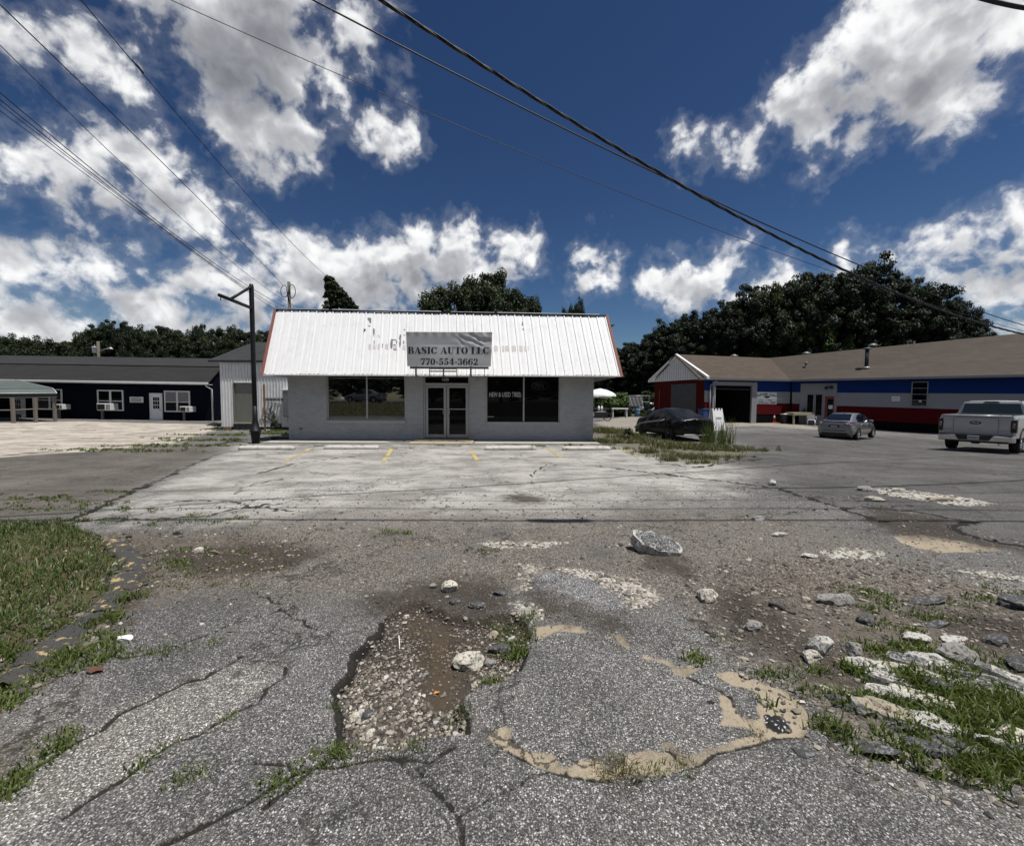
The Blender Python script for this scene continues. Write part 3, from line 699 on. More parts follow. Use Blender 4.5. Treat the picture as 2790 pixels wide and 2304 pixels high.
# lawn
n = 150000
P2 = np.column_stack([rng.uniform(-8.5, -1.5, n), rng.uniform(1.7, 6.4, n)])
near_w = np.clip((6.5/np.maximum(P2[:, 1], 1))**1.0/3.0, .35, 1)
P3, A_ = withz(P2)
n1_ = fbm(P2[:, 0], P2[:, 1], 1.6, 31)
keep = (A_['lawn'] > .06-.35*(n1_-.5)) & (rng.random(n) < np.clip(2.2*n1_-.15, .05, 1)) & (rng.random(n) < near_w)
P3 = P3[keep]; k = len(P3)
tone = np.clip(.30+.9*(fbm(P3[:, 0], P3[:, 1], .9, 33)-.45)+rng.normal(0, .2, k), 0, 1); tone = np.where(rng.random(k) < .12, 1.0, tone)
blades('lawn_grass', P3, rng.uniform(.025, .075, k)*np.where(rng.random(k) < .12, 1.7, 1)*(.6+.9*fbm(P3[:, 0], P3[:, 1], 2.3, 44)), rng.uniform(.005, .011, k), 1.1, M['grass'], tone, kind='stuff', label='short patchy green grass on the kerbed island')

# weed patches: (px, py, radius across m, radius deep m, count, height, width, lean, material)
def patch(lst, seed, per=28):
    r = np.random.default_rng(seed); allp = []; hh_ = []; ww = []
    for px, py, ra, rb, cnt, h, w in lst:
        c = G(px, py); a = r.normal(0, .5, cnt)*ra; b_ = r.normal(0, .5, cnt)*rb
        # gather into clumps
        kc = max(3, cnt//per); ci = r.integers(0, kc, cnt); ca = r.normal(0, .5, kc)*ra; cb = r.normal(0, .5, kc)*rb
        a = ca[ci]*.85+r.normal(0, .03+.05*h, cnt); b_ = cb[ci]*.85+r.normal(0, .03+.05*h, cnt)
        allp.append(np.column_stack([c.x+a, c.y+b_])); hh_.append(h*r.uniform(.3, 1.05, cnt)); ww.append(w*r.uniform(.7, 1.2, cnt))
    return np.vstack(allp), np.concatenate(hh_), np.concatenate(ww)
def weeds(name, lst, seed, lean, mat, label, tlo=.3, per=28):
    P2, h_, w_ = patch(lst, seed, per); P3, _ = withz(P2); k = len(P3)
    tone = np.clip(tlo+rng.normal(0, .22, k), 0, 1)
    return blades(name, P3, h_, w_, lean, mat, tone, kind='stuff', label=label)
kerbg = [(330,1600,.12,.10,160,.07,.008),(250,1668,.16,.10,260,.07,.008),(165,1730,.16,.10,300,.07,.008),(70,1800,.2,.10,320,.07,.008),(15,1850,.2,.10,300,.07,.008),(230,1700,.16,.08,220,.08,.009),(120,1790,.2,.08,260,.07,.009)]
nearL = kerbg+[(x0/2.17, 1380+y0/2.17, ra, rb, c, h, w) for x0, y0, ra, rb, c, h, w in [
 (700,560,.22,.18,220,.10,.010),(660,650,.16,.14,160,.09,.010),(620,760,.2,.08,160,.07,.009),(520,850,.22,.10,240,.08,.010),(400,910,.25,.12,260,.09,.010),(330,970,.2,.1,160,.08,.010),
 (740,870,.15,.05,120,.05,.008),(950,860,.15,.05,100,.05,.007),(1160,810,.16,.05,80,.04,.007),(370,1390,.10,.05,170,.05,.007),(280,1450,.10,.05,150,.05,.007),(100,1600,.14,.08,300,.055,.007),(40,1690,.14,.07,200,.055,.007),
 (50,1080,.15,.1,160,.08,.010),(100,1150,.15,.1,140,.07,.010),(790,1530,.04,.04,60,.05,.006),(940,1450,.05,.04,60,.04,.006),(1370,1240,.06,.04,60,.04,.006),(1120,1570,.10,.05,100,.05,.006),(1620,1630,.10,.06,140,.05,.007),(1950,1460,.10,.06,150,.05,.007),
 (1070,340,.30,.18,420,.06,.008),(1130,250,.4,.2,200,.05,.007),(1350,280,.6,.3,260,.05,.007),(1500,330,.5,.3,200,.04,.007),(900,300,.5,.3,150,.04,.007),(1000,420,.4,.2,160,.04,.007),(1200,460,.4,.15,140,.04,.007),(700,480,.2,.2,150,.06,.008),(1520,490,.12,.05,50,.04,.006),
 (900,100,.6,.2,150,.05,.008),(1130,100,.5,.15,140,.05,.008),(1380,90,.5,.15,120,.05,.008),(560,90,.5,.15,120,.05,.008),(1600,140,1.0,.3,150,.04,.008)]]
weeds('weed_tufts', nearL, 11, 1.15, M['weed'], 'low green weeds along the broken kerb and cracks')
nearR = [(1700+x0/1.8275, 1250+y0/1.8275, ra, rb, c, h, w) for x0, y0, ra, rb, c, h, w in [
 (1700,1260,.34,.20,900,.11,.011),(1850,1240,.3,.2,800,.12,.011),(1950,1320,.3,.2,700,.11,.011),(1650,1380,.30,.12,450,.09,.010),(1850,1460,.4,.12,700,.09,.010),(1700,1500,.4,.1,420,.08,.009),(1950,1560,.3,.1,420,.08,.009),(1620,1160,.2,.12,300,.10,.011),
 (1420,1110,.20,.10,320,.11,.012),(1650,1080,.25,.08,280,.09,.011),(1200,1070,.14,.06,190,.11,.011),(1350,960,.4,.12,420,.07,.010),(1500,940,.5,.15,450,.07,.010),(1700,1020,.4,.12,320,.08,.010),(1250,1200,.5,.08,420,.08,.010),(1060,1170,.16,.05,110,.055,.008),(1320,1230,.2,.06,190,.08,.010),
 (1000,1310,.10,.04,150,.075,.008),(1080,1360,.10,.04,120,.06,.008),(1450,1230,.2,.1,200,.09,.010),(1350,1360,.3,.08,220,.06,.009),(960,1045,.06,.04,60,.07,.009),(400,1000,.08,.04,90,.10,.009),(700,1080,.22,.08,150,.05,.008),(540,880,.15,.08,60,.04,.007),
 (1250,660,.4,.2,260,.06,.009),(1300,700,.3,.15,160,.06,.009),(1260,740,.2,.1,120,.06,.009),(1480,770,.4,.15,200,.06,.009),(1850,690,.6,.2,260,.07,.009),(1280,830,.15,.08,60,.05,.008),(1600,700,.2,.1,90,.05,.008),(1560,790,.3,.1,120,.06,.008),(1450,850,.3,.1,120,.05,.008)]]
weeds('crabgrass', nearR, 12, 1.0, M['weed'], 'bright green crabgrass among the broken slabs', .38)
mid = [(860+x0/3.472, 1650+y0/3.472, ra, rb, c, h, w) for x0, y0, ra, rb, c, h, w in [
 (1660,640,.11,.07,240,.06,.007),(1860,380,.16,.08,300,.07,.009),(1980,280,.15,.08,220,.07,.009),(1880,120,.2,.1,180,.05,.008),(910,1290,.05,.03,70,.05,.006),(120,1380,.09,.03,120,.05,.006),(1350,1000,.04,.06,60,.06,.006),(260,930,.03,.04,40,.05,.006),(1290,910,.03,.03,30,.04,.006),(1760,130,.12,.06,90,.05,.007)]]
mid += [(1250+x0/2.102, 1650+y0/2.102, ra, rb, c, h, w) for x0, y0, ra, rb, c, h, w in [(1110,935,.05,.02,60,.05,.005),(1230,930,.06,.02,50,.04,.005),(1840,400,.2,.06,90,.05,.007),(300,80,.15,.08,90,.05,.008)]]
weeds('pothole_weeds', mid, 13, 1.1, M['weed'], 'small green weeds rooted in and round the pothole')
dry = [(1250+x0/2.102, 1650+y0/2.102, ra, rb, c, h, w) for x0, y0, ra, rb, c, h, w in [(950,940,.06,.03,130,.10,.004),(850,955,.08,.02,90,.06,.004),(1310,890,.05,.02,60,.05,.004),(1740,750,.05,.03,60,.05,.004)]]
dry += [(860+x0/3.472, 1650+y0/3.472, ra, rb, c, h, w) for x0, y0, ra, rb, c, h, w in [(540,1360,.06,.02,60,.04,.004),(700,1340,.1,.02,60,.04,.004),(480,1440,.08,.02,40,.03,.004)]]
weeds('dry_tufts', dry, 14, 1.2, M['dryweed'], 'dry brown tufts in the patch edge', .8)
side = [(1640,1176,1.2,.5,700,.40,.020),(1670,1180,.9,.5,500,.40,.020),(1710,1192,.8,.4,420,.36,.018),(1740,1198,.8,.3,380,.30,.018),(1640,1206,.5,.25,260,.25,.015),(1680,1207,.5,.2,200,.28,.015),
 (1780,1208,1.1,.3,480,.26,.016),(1830,1215,1.2,.4,560,.24,.016),(1880,1222,1.2,.5,700,.28,.016),(1930,1225,1.4,.6,800,.28,.016),(1980,1225,1.3,.5,600,.22,.015),(2030,1228,.8,.25,260,.14,.014),(1850,1245,.9,.4,420,.20,.014),(1920,1250,.9,.35,420,.20,.014),(1780,1232,.6,.3,260,.20,.014),(1822,1255,.25,.15,190,.22,.013),(1760,1234,.25,.15,160,.26,.013),(1700,1224,.4,.2,120,.18,.013),(1905,1262,.6,.2,200,.14,.013),(1980,1245,.8,.2,200,.10,.012)]
weeds('roadside_weeds', [(a, b_, c*1.25, d*1.25, int(e*1.5), f, g_) for a, b_, c, d, e, f, g_ in side], 15, .75, M['dryweed'], 'yellow green seeding weeds round the covered car', .58, 10)
tall = [(1950,1208,.75,.35,170,1.10,.016),(1932,1210,.5,.3,120,.8,.016),(1966,1206,.3,.25,70,1.35,.014),(1940,1212,.9,.3,160,.5,.016)]
weeds('tall_weeds', tall, 16, .35, M['weed'], 'tall green weeds at the rear corner of the covered car', .2)
farl = [(px, py, ra, rb, c, h, w) for px, py, ra, rb, c, h, w in [
 (470,1215,2.5,.5,900,.12,.02),(350,1228,2.5,.5,700,.10,.02),(560,1200,1.6,.5,700,.13,.02),(640,1186,1.2,.4,500,.14,.02),(740,1182,1.2,.6,900,.16,.02),(760,1175,.8,.4,500,.15,.02),(620,1172,1.4,.3,350,.12,.02),(530,1185,1.6,.3,400,.12,.02),(460,1195,1.5,.3,300,.10,.02),(600,1215,1.0,.3,300,.10,.02),(250,1225,2.,.3,300,.10,.02),(640,1200,.5,.3,260,.16,.02),
 (60,1370,.8,.4,300,.06,.012),(130,1355,.8,.3,300,.06,.012),(260,1375,.8,.2,260,.06,.012),(170,1390,.8,.2,200,.06,.012),(300,1340,.6,.2,160,.06,.012),(420,1390,.5,.15,150,.05,.010),(220,1415,.7,.12,200,.06,.010),(520,1405,.4,.1,120,.05,.010),(640,1412,.3,.1,100,.05,.010),(1085,1455,.3,.1,160,.06,.010),(1040,1445,.2,.08,80,.04,.010),(1330,1500,.3,.1,120,.05,.009),
 (1215,1214,.8,.1,200,.07,.012),(980,1214,.6,.1,120,.07,.012),(860,1216,.5,.1,100,.08,.012),(1100,1222,.6,.1,120,.06,.012),(1470,1216,.4,.15,160,.12,.012),(1560,1214,.3,.1,120,.14,.012),(1655,1212,.5,.2,160,.12,.012),(1600,1202,.5,.1,150,.12,.012),(1640,1198,.4,.15,200,.2,.013)]]
weeds('lot_weeds', farl, 17, .95, M['weed'], 'sparse weeds across the old lot', .45, 14)
bush = [(1690,1128,1.2,.5,1600,.8,.05),(1640,1126,.8,.5,900,1.0,.05),(1750,1128,.8,.4,900,.5,.05)]
weeds('far_weeds', [(a, 1134, *c) for a, b_, *c in bush], 18, .5, M['weed'], 'weeds under the white bench', .25)

# loose stones
def stones(name, P2, r_, mat, tone, label, lift=.35):
    n = len(P2); P3, _ = withz(P2)
    base = np.array([[0, 0, 1], [.94, 0, .3], [.29, .89, .3], [-.76, .55, .3], [-.76, -.55, .3], [.29, -.89, .3], [.76, .55, -.4], [-.29, .89, -.4], [-.94, 0, -.4], [-.29, -.89, -.4], [.76, -.55, -.4], [0, 0, -1]])
    fc = np.array([[0,1,2],[0,2,3],[0,3,4],[0,4,5],[0,5,1],[1,6,2],[2,7,3],[3,8,4],[4,9,5],[5,10,1],[2,6,7],[3,7,8],[4,8,9],[5,9,10],[1,10,6]])
    base = base[:11]
    V = base[None]*rng.uniform(.6, 1.3, (n, 11, 1))*np.stack([rng.uniform(.7, 1.4, n), rng.uniform(.6, 1.1, n), rng.uniform(.4, .85, n)], 1)[:, None]*r_[:, None, None]
    a = rng.uniform(0, 6.28, n); c, s = np.cos(a)[:, None], np.sin(a)[:, None]
    X = V[:, :, 0]*c-V[:, :, 1]*s; Y = V[:, :, 0]*s+V[:, :, 1]*c
    V = np.stack([X, Y, V[:, :, 2]], 2)+P3[:, None]; V[:, :, 2] += (r_*lift)[:, None]
    F = (np.arange(n)[:, None, None]*11+fc[None]).reshape(-1, 3)
    me = np_mesh(name, V.reshape(-1, 3), F, mat, False, {'tone': ('POINT', np.repeat(tone, 11))})
    return tag(link(name, me), label=label, kind='stuff')
m, q, b = mat_new('loose stone'); tn = q.new('ShaderNodeAttribute', attribute_name='tone').outputs['Fac']
q.put(b.inputs['Base Color'], q.mix(q.math('MULTIPLY', q.noise(pos(q), 70, 4), .5), q.ramp(tn, [(0, (.025, .025, .027)), (.35, (.08, .072, .062)), (.6, (.19, .165, .135)), (.85, (.38, .345, .29)), (1, (.62, .60, .55))]), (.12, .10, .08)))
b.inputs['Roughness'].default_value = .9; M['stone'] = m
def inpoly(poly, n, inset=0.0, seed=1):
    r = np.random.default_rng(seed); lo, hi = poly.min(0), poly.max(0); out = []
    while sum(map(len, out)) < n:
        p = r.uniform(lo, hi, (n*2, 2)); out.append(p[sdf(poly, p, 2.0) > inset])
    return np.vstack(out)[:n]
p = inpoly(HOLE, 8000, .01, 2); wetd = sdf(WET, p, .4); up_ = p[:, 1] > G(1100, 1800).y
p = p[(rng.random(len(p)) < np.where(wetd > -.02, .12, 1)) & (rng.random(len(p)) < np.where(up_, .30, 1))]
stones('gravel', p, np.abs(rng.normal(.0045, .0042, len(p)))+.003, M['stone'], np.clip(rng.beta(1.15, 1.25, len(p)), 0, 1), 'loose pale gravel filling the pothole', .25)
p = inpoly(DIRT[0], 5000, -.2, 3); n_ = len(p)
r_ = np.abs(rng.normal(.004, .007, n_))+.003
stones('rubble', p, r_, M['stone'], np.clip(rng.beta(1.3, 1.7, n_), 0, 1), 'scattered stones over the dirt on the right', .2)
p = np.column_stack([rng.uniform(-4.5, 6, 6000), 2.6+rng.beta(1.4, 2.2, 6000)*6]); n_ = len(p)
stones('grit', p, np.abs(rng.normal(.005, .006, n_))+.003, M['stone'], np.clip(rng.beta(1.2, 1.5, n_), 0, 1), 'fine loose grit over the worn tarmac', .2)
p = inpoly(DIRT[1], 900, 0, 4); n_ = len(p)
stones('kerbside_grit', p, np.abs(rng.normal(.006, .007, n_))+.003, M['stone'], np.clip(rng.beta(1.2, 1.5, n_), 0, 1), 'loose grit beside the kerb', .2)

pw_ = [inpoly(k, int(np.clip(900*abs(np.ptp(k[:, 0])*np.ptp(k[:, 1])), 60, 500)), -.03, 60+i) for i, k in enumerate(WHITE)]
p = np.vstack(pw_); n_ = len(p); stones('white_rubble', p, np.abs(rng.normal(.007, .009, n_))+.004, M['stone'], np.clip(rng.beta(3.5, 1.4, n_), 0, 1), 'crumbled white concrete in the broken paving', .1)
# leaf litter and dead thatch by the kerb
p = inpoly(DIRT[1], 2600, -.1, 5); P3, _ = withz(p); k = len(P3)
m, q, b = mat_new('dead thatch'); q.put(b.inputs['Base Color'], q.ramp(q.new('ShaderNodeAttribute', attribute_name='tone').outputs['Fac'], [(0, (.05, .032, .02)), (1, (.22, .16, .09))])); b.inputs['Roughness'].default_value = .9; M['thatch'] = m
blades('dead_thatch', P3, rng.uniform(.02, .06, k), rng.uniform(.003, .006, k), 1.2, m, rng.random(k), kind='stuff', label='brown dead thatch along the kerb')

# ------------------------------------------------------------------ stones and broken slabs, each one a thing
def rockmat(name, c1_, c2_, c3_=None, sc=9):
    m, q, b = mat_new(name); P = q.new('ShaderNodeTexCoord').outputs['Object']
    n = q.noise(P, sc*3, 8, .7); col = q.mix(n, c1_, c2_)
    if c3_:
        col = q.mix(q.sstep(q.noise(P, sc*5, 6, .7), .52, .60), col, c3_)
    q.put(b.inputs['Base Color'], col); b.inputs['Roughness'].default_value = .95
    bn = q.new('ShaderNodeBump'); bn.inputs['Strength'].default_value = .9; bn.inputs['Distance'].default_value = .012
    q.put(bn.inputs['Height'], q.noise(P, 60, 7, .7)); q.put(b.inputs['Normal'], bn.outputs[0]); return m
M['chalk'] = rockmat('pale limestone rubble', (.38, .35, .28), (.66, .63, .55), (.10, .09, .075))
M['chalk2'] = rockmat('white concrete rubble', (.33, .32, .29), (.60, .585, .545), (.085, .08, .072))
M['tarblk'] = rockmat('lump of old tarmac', (.028, .028, .03), (.085, .085, .088), (.2, .2, .2))
M['greyrk'] = rockmat('grey broken concrete', (.14, .135, .125), (.34, .33, .31), (.07, .065, .06))
M['tanrk'] = rockmat('tan broken concrete', (.27, .23, .17), (.43, .38, .30), (.15, .12, .09))
def rock(px, py, w, dpt, h, mat, label, seed, rz=0, flat=.0, top=None, sub=3, name='rock', sink=.27, group=None):
    k_ = .78 if mat is M['tarblk'] else .88
    w, dpt, h = w*k_, dpt*k_, h*k_
    c = G(px, py); bm = bmesh.new(); bmesh.ops.create_icosphere(bm, subdivisions=sub, radius=1)
    rs = random.Random(seed); off = Vector((rs.uniform(0, 99), rs.uniform(0, 99), rs.uniform(0, 99)))
    pl = [(Vector((rs.gauss(0, 1), rs.gauss(0, 1), rs.gauss(0, .6))).normalized(), rs.uniform(.55, .85)) for _ in range(7)]
    for v in bm.verts:
        p = v.co.copy()
        for nrm, dd in pl:
            k = p.dot(nrm)
            if k > dd: p -= nrm*(k-dd)*.9
        if p.z > 1-flat: p.z = 1-flat+(p.z-1+flat)*.15
        p *= 1+.22*mnoise.noise(p*1.7+off)+.10*mnoise.noise(p*4.5+off)+.05*mnoise.noise(p*11+off)
        v.co = Vector((p.x*w/2, p.y*dpt/2, p.z*h/2))
    me = bpy.data.meshes.new(name); bm.to_mesh(me); bm.free(); me.materials.append(mat)
    if top is not None:
        me.materials.append(top)
        for p in me.polygons:
            if p.normal.z > .75 and p.center.z > .1*h: p.material_index = 1
    o = link(name, me, None, (c.x, c.y, gz(c.x, c.y)+h*(.5-sink))); o.rotation_euler = (rs.uniform(-.1, .1), rs.uniform(-.1, .1), rz)
    return tag(o, label, 'rock', group)
c6p = lambda x, y: (860+x/3.472, 1650+y/3.472)
c3p = lambda x, y: (1700+x/1.8275, 1250+y/1.8275)
c4p = lambda x, y: (2150+x/2.8734, 1700+y/2.8734)
RK = [
 (c6p(1450,440), .24, .17, .13, 'chalk', 'large pitted pale rock at the edge of the pothole', .3, 0, None),
 (c6p(1740,330), .21, .12, .09, 'tarblk', 'black lump of tarmac right of the large pale rock', .1, .3, None),
 (c6p(1690,215), .095, .07, .08, 'tanrk', 'small tan stone behind the black tarmac lump', .4, 0, None),
 (c6p(1660,450), .10, .07, .05, 'greyrk', 'grey stone in front of the black tarmac lump', 0, 0, None),
 (c6p(1860,232), .10, .05, .05, 'chalk2', 'white sliver of stone beside the weeds by the black lump', .5, 0, None),
 ((1222, 1606), .19, .15, .13, 'chalk', 'pale square rock standing alone behind the pothole', 0, .2, None),
 ((1180, 1598), .09, .07, .05, 'greyrk', 'small grey stone left of the pale square rock', 0, 0, None),
 ((1925, 1628), .21, .15, .17, 'chalk', 'pale pointed rock on the dirt below the upturned slab', .2, 0, None),
 ((2275, 1630), .36, .17, .13, 'greyrk', 'flat grey and white rock alone on the dirt', .0, .3, None),
 ((2052, 1698), .17, .12, .10, 'greyrk', 'grey rock sitting in dark damp dirt', .2, 0, None),
 (c3p(980,945), .20, .15, .17, 'chalk2', 'tall white rock of the pair on dark soil', .1, 0, None),
 (c3p(935,985), .17, .12, .10, 'chalk', 'low white rock leaning on the tall one', .4, 0, None),
 (c3p(1137,945), .17, .12, .12, 'greyrk', 'angular grey block right of the white pair', .7, .1, None),
 (c3p(1680,965), .34, .18, .13, 'greyrk', 'grey boulder in the brown dirt at far right', .1, 0, None),
 (c3p(1860,890), .26, .16, .09, 'tarblk', 'black lump on the dirt near the right edge', .2, .2, None),
 (c3p(1960,1010), .26, .14, .10, 'tarblk', 'dark lump lowest at the right edge of the dirt', .4, .1, None),
 (c3p(1960,715), .40, .25, .15, 'tarblk', 'dark broken tarmac edge cut by the right frame', .1, .4, None),
 (c3p(1510,702), .42, .14, .05, 'tarblk', 'long flat dark piece of tarmac among weeds', .1, .4, None),
 (c3p(1560,800), .30, .10, .05, 'tarblk', 'thin dark sliver of tarmac behind the green slabs', .3, .4, None),
 (c3p(740,125), .26, .16, .17, 'chalk2', 'small white rock farthest out on the lot', 1.2, 0, None),
 (c3p(1195,152), .30, .2, .14, 'greyrk', 'grey block at the near end of the rubble strip', 0, .2, None),
 (c3p(1240,203), .42, .22, .13, 'chalk', 'flat pale block below the rubble strip', .1, .4, None),
 (c3p(1370,160), .36, .2, .12, 'chalk', 'pale block in the middle of the rubble strip', .2, .3, None),
 (c3p(1290,172), .2, .14, .1, 'chalk2', 'small pale stone at the front of the rubble strip', .2, .3, None),
 (c3p(1560,205), .5, .25, .10, 'tanrk', 'long tan block at the far end of the rubble strip', -.1, .4, None),
 (c3p(670,300), .26, .16, .08, 'chalk2', 'white stone flat on the worn tarmac right of the slab', .2, .3, None),
 (c3p(772,378), .24, .13, .07, 'chalk2', 'white stone lying on the long cable shadow', .2, .3, None),
 (c3p(925,482), .22, .12, .06, 'chalk2', 'thin white stone left of the white patch', .3, .4, None),
 (c3p(910,692), .12, .08, .06, 'tanrk', 'tiny tan stone left of the flat grey rock', .3, .4, None),
 (c3p(1195,795), .20, .14, .10, 'tarblk', 'dark stone half sunk in tan dirt', .3, .2, None),
 (c3p(1470,880), .26, .13, .07, 'chalk2', 'pale flat stone behind the crabgrass', .1, .3, None),
 (c3p(1640,880), .28, .10, .05, 'chalk2', 'white sliver right of the pale flat stone', .1, .3, None),
 ((485, 1450), .12, .10, .13, 'greyrk', 'grey stone standing beyond the kerb', 0, 0, None),
 ((541, 1496), .14, .09, .08, 'chalk', 'pale stone on the cable shadow beyond the kerb', 0, 0, None),
 ((664, 1784), .045, .04, .035, 'greyrk', 'tiny grey pebble on the tarmac left of the pothole', 0, 0, None),
 ((1000, 1912), .10, .08, .045, 'tarblk', 'dark stone against the left wall of the pothole', .4, 0, None),
 ((970, 1915), .075, .06, .055, 'chalk', 'cream stone beside the dark stone in the pothole', .4, 0, None),
 ((985, 1905), .05, .05, .045, 'chalk2', 'white stone behind the cream stone in the pothole', .1, 0, None),
 ((1010, 1968), .07, .06, .05, 'chalk', 'round cream stone alone on the pothole gravel', 1, 0, None),
 ((1032, 2025), .065, .045, .035, 'chalk2', 'white flat stone at the front lip of the pothole', .3, .3, None),
 ((1190, 1930), .05, .04, .03, 'chalk2', 'small white stone below the brown puddle', .3, .3, None),
 ((1242, 1968), .04, .04, .035, 'chalk2', 'small white stone by the right wall of the pothole', .3, .3, None),
 ((1160, 1808), .05, .04, .03, 'greyrk', 'grey pebble on the silt left of the puddle', .3, .3, None),
 ((1240, 1640), .12, .09, .06, 'tarblk', 'black lump nearest below the pale square rock', .3, .3, None),
 ((1300, 1652), .19, .11, .07, 'tarblk', 'black lump right of the silt', .2, .3, None),
 ((1362, 1618), .15, .10, .06, 'tarblk', 'black lump beside the chalky rubble', .2, .3, None),
 ((1325, 2078), .05, .03, .02, 'tarblk', 'small black chip on the near tarmac', .9, .3, None),
 ((1690, 1483), .10, .07, .06, 'tarblk', 'small black lump left of the upturned slab', .2, .3, None)]
for i, (pp, w, d_, h_, mt, lab, rz, fl, tp) in enumerate(RK):
    rock(pp[0], pp[1]+2, w, d_, h_, M[mt], lab, 300+i, rz, fl, tp, sub=3 if w > .1 else 2)

# the upturned slab of tarmac with a chalky rim
def slab(px, py, outline, th, tilt, top, side, label, name='broken_slab', lift=.0, cat='slab', seed=0):
    """outline: list of (x,y) metres round the centre"""
    c = G(px, py); r = random.Random(seed); ol = []
    for i in range(len(outline)):
        a = Vector(outline[i]); b_ = Vector(outline[(i+1) % len(outline)]); kk = max(1, int((b_-a).length/.05))
        for k in range(kk): ol.append(a+(b_-a)*k/kk+Vector((r.gauss(0, .006), r.gauss(0, .006))))
    n = len(ol); cen = sum(ol, Vector((0, 0)))/n; rings = []
    vs = []; fs = []; mt = []
    layers = [(1.0, -th, 0), (1.07, -th*.5, 0), (1.0, -.008, 0), (.90, .0, 0), (.6, .004, 1), (.3, .004, 1)]
    for sc, zz, _ in layers:
        for p in ol:
            pq = cen+(p-cen)*sc*(1+r.gauss(0, .012)); vs.append((pq.x, pq.y, zz+r.gauss(0, .006)))
    for L in range(len(layers)-1):
        for i in range(n):
            j = (i+1) % n; fs.append((L*n+i, L*n+j, (L+1)*n+j, (L+1)*n+i)); mt.append(0 if L < 3 else 1)
    fs.append(tuple((len(layers)-1)*n+i for i in range(n))); mt.append(1); fs.append(tuple(range(n))[::-1]); mt.append(0)
    me = bpy.data.meshes.new(name); me.from_pydata(vs, [], fs); me.materials.append(side); me.materials.append(top)
    me.polygons.foreach_set('material_index', mt); me.update()
    o = link(name, me, None, (c.x, c.y, gz(c.x, c.y)+lift)); o.rotation_euler = tilt; return tag(o, label, cat)
m, q, b = mat_new('tarmac slab face'); Pq = q.new('ShaderNodeTexCoord').outputs['Object']
vv = q.voro(Pq, 95); sc_ = q.new('ShaderNodeSeparateColor'); q.l.new(vv.outputs['Color'], sc_.inputs[0])
q.put(b.inputs['Base Color'], q.ramp(sc_.outputs[0], [(0, .025), (.5, .08), (.85, .2), (1, .42)])); b.inputs['Roughness'].default_value = .95; M['slabface'] = m
slab(1792, 1502, [(-.24, .12), (-.05, .13), (.14, .06), (.25, -.06), (.20, -.16), (-.02, -.17), (-.18, -.10), (-.26, .02)], .13, (math.radians(24), math.radians(8), 0), M['slabface'], M['chalk2'], 'upturned slab of tarmac with a thick white rim', lift=.13, seed=5)
BL = [  # px,py (crop 4), length, depth, rot, top, label
 ((620,340), .40, .16, -.50, 'chalk2', 'cracked white slab at the left end of the slab row'),
 ((790,440), .40, .15, -.55, 'chalk2', 'white slab stepping down behind a grass tuft'),
 ((850,365), .36, .13, -.45, 'chalk', 'cream slab above the stepped white slab'),
 ((930,275), .32, .16, -.40, 'slabface', 'grey and white slab at the back left of the slab row'),
 ((1090,262), .34, .12, -.40, 'chalk2', 'white slab behind the back grass tuft'),
 ((1240,330), .26, .10, -.50, 'chalk2', 'thin white slab right of the back grass tuft'),
 ((1140,450), .34, .12, -.45, 'chalk2', 'white slab half under grass in the middle of the row'),
 ((740,535), .34, .12, -.45, 'chalk2', 'white slab with black stains above the tan slab'),
 ((1040,580), .44, .20, -.60, 'chalk', 'large pale slab with a dark tarmac scab'),
 ((720,665), .42, .15, -.42, 'tanrk', 'smooth tan slab lowest on the left'),
 ((1070,750), .42, .17, -.65, 'chalk2', 'white slab with a black tar streak down its middle'),
 ((1600,480), .66, .24, -.42, 'slabface', 'long tarmac slab with a white back edge'),
 ((1610,345), .22, .10, -.5, 'greyrk', 'smooth grey slab far behind the long tarmac slab'),
 ((1735,405), .26, .10, -.9, 'chalk2', 'curved white slab at the far right end'),
 ((1770,880), .30, .20, -.6, 'chalk', 'cream slab sunk in the grass at the right edge'),
 ((1620,945), .26, .07, -.4, 'chalk2', 'narrow white slab in grass below the big lawn tuft')]
for i, (pp, L, dp, rz, mt, lab) in enumerate(BL):
    px, py = c4p(*pp); r = random.Random(i+50)
    ol = [(-L/2, -dp*.2), (-L*.42, dp*.4), (-L*.1, dp/2), (L*.25, dp*.42), (L/2, dp*.12), (L*.44, -dp*.35), (L*.05, -dp/2), (-L*.3, -dp*.45)]
    ol = [(x*r.uniform(.50, .80), y*r.uniform(.42, .78)) for x, y in ol]
    slab(px, py, ol, .08, (math.radians(r.uniform(2, 9)), math.radians(r.uniform(-4, 4)), rz), M[mt], M['chalk2'], lab, lift=.035, seed=80+i)
for i, (pp, w, d_, h_, lab) in enumerate([((1110,965), .30, .13, .09, 'black rounded lump in front of the crabgrass'), ((1340,940), .30, .12, .08, 'black rounded lump behind its twin in the crabgrass'), ((900,790), .26, .10, .05, 'flat black lump left of the streaked slab'), ((1110,490), .24, .13, .11, 'greenish black block between the white slabs'), ((520,650), .24, .09, .06, 'black lump at the left end of the tan slab'), ((360,575), .14, .07, .05, 'small black lump farthest left of the slab row'), ((1470,305), .18, .08, .06, 'small black lump behind the slabs'), ((650,970), .30, .10, .05, 'black crumbled tarmac at the road edge'), ((120,1010), .13, .09, .02, 'flat black tar blob on the near tarmac')]):
    rock(*c4p(*pp), w, d_, h_, M['tarblk'], lab, 700+i, -.4, .3, None)

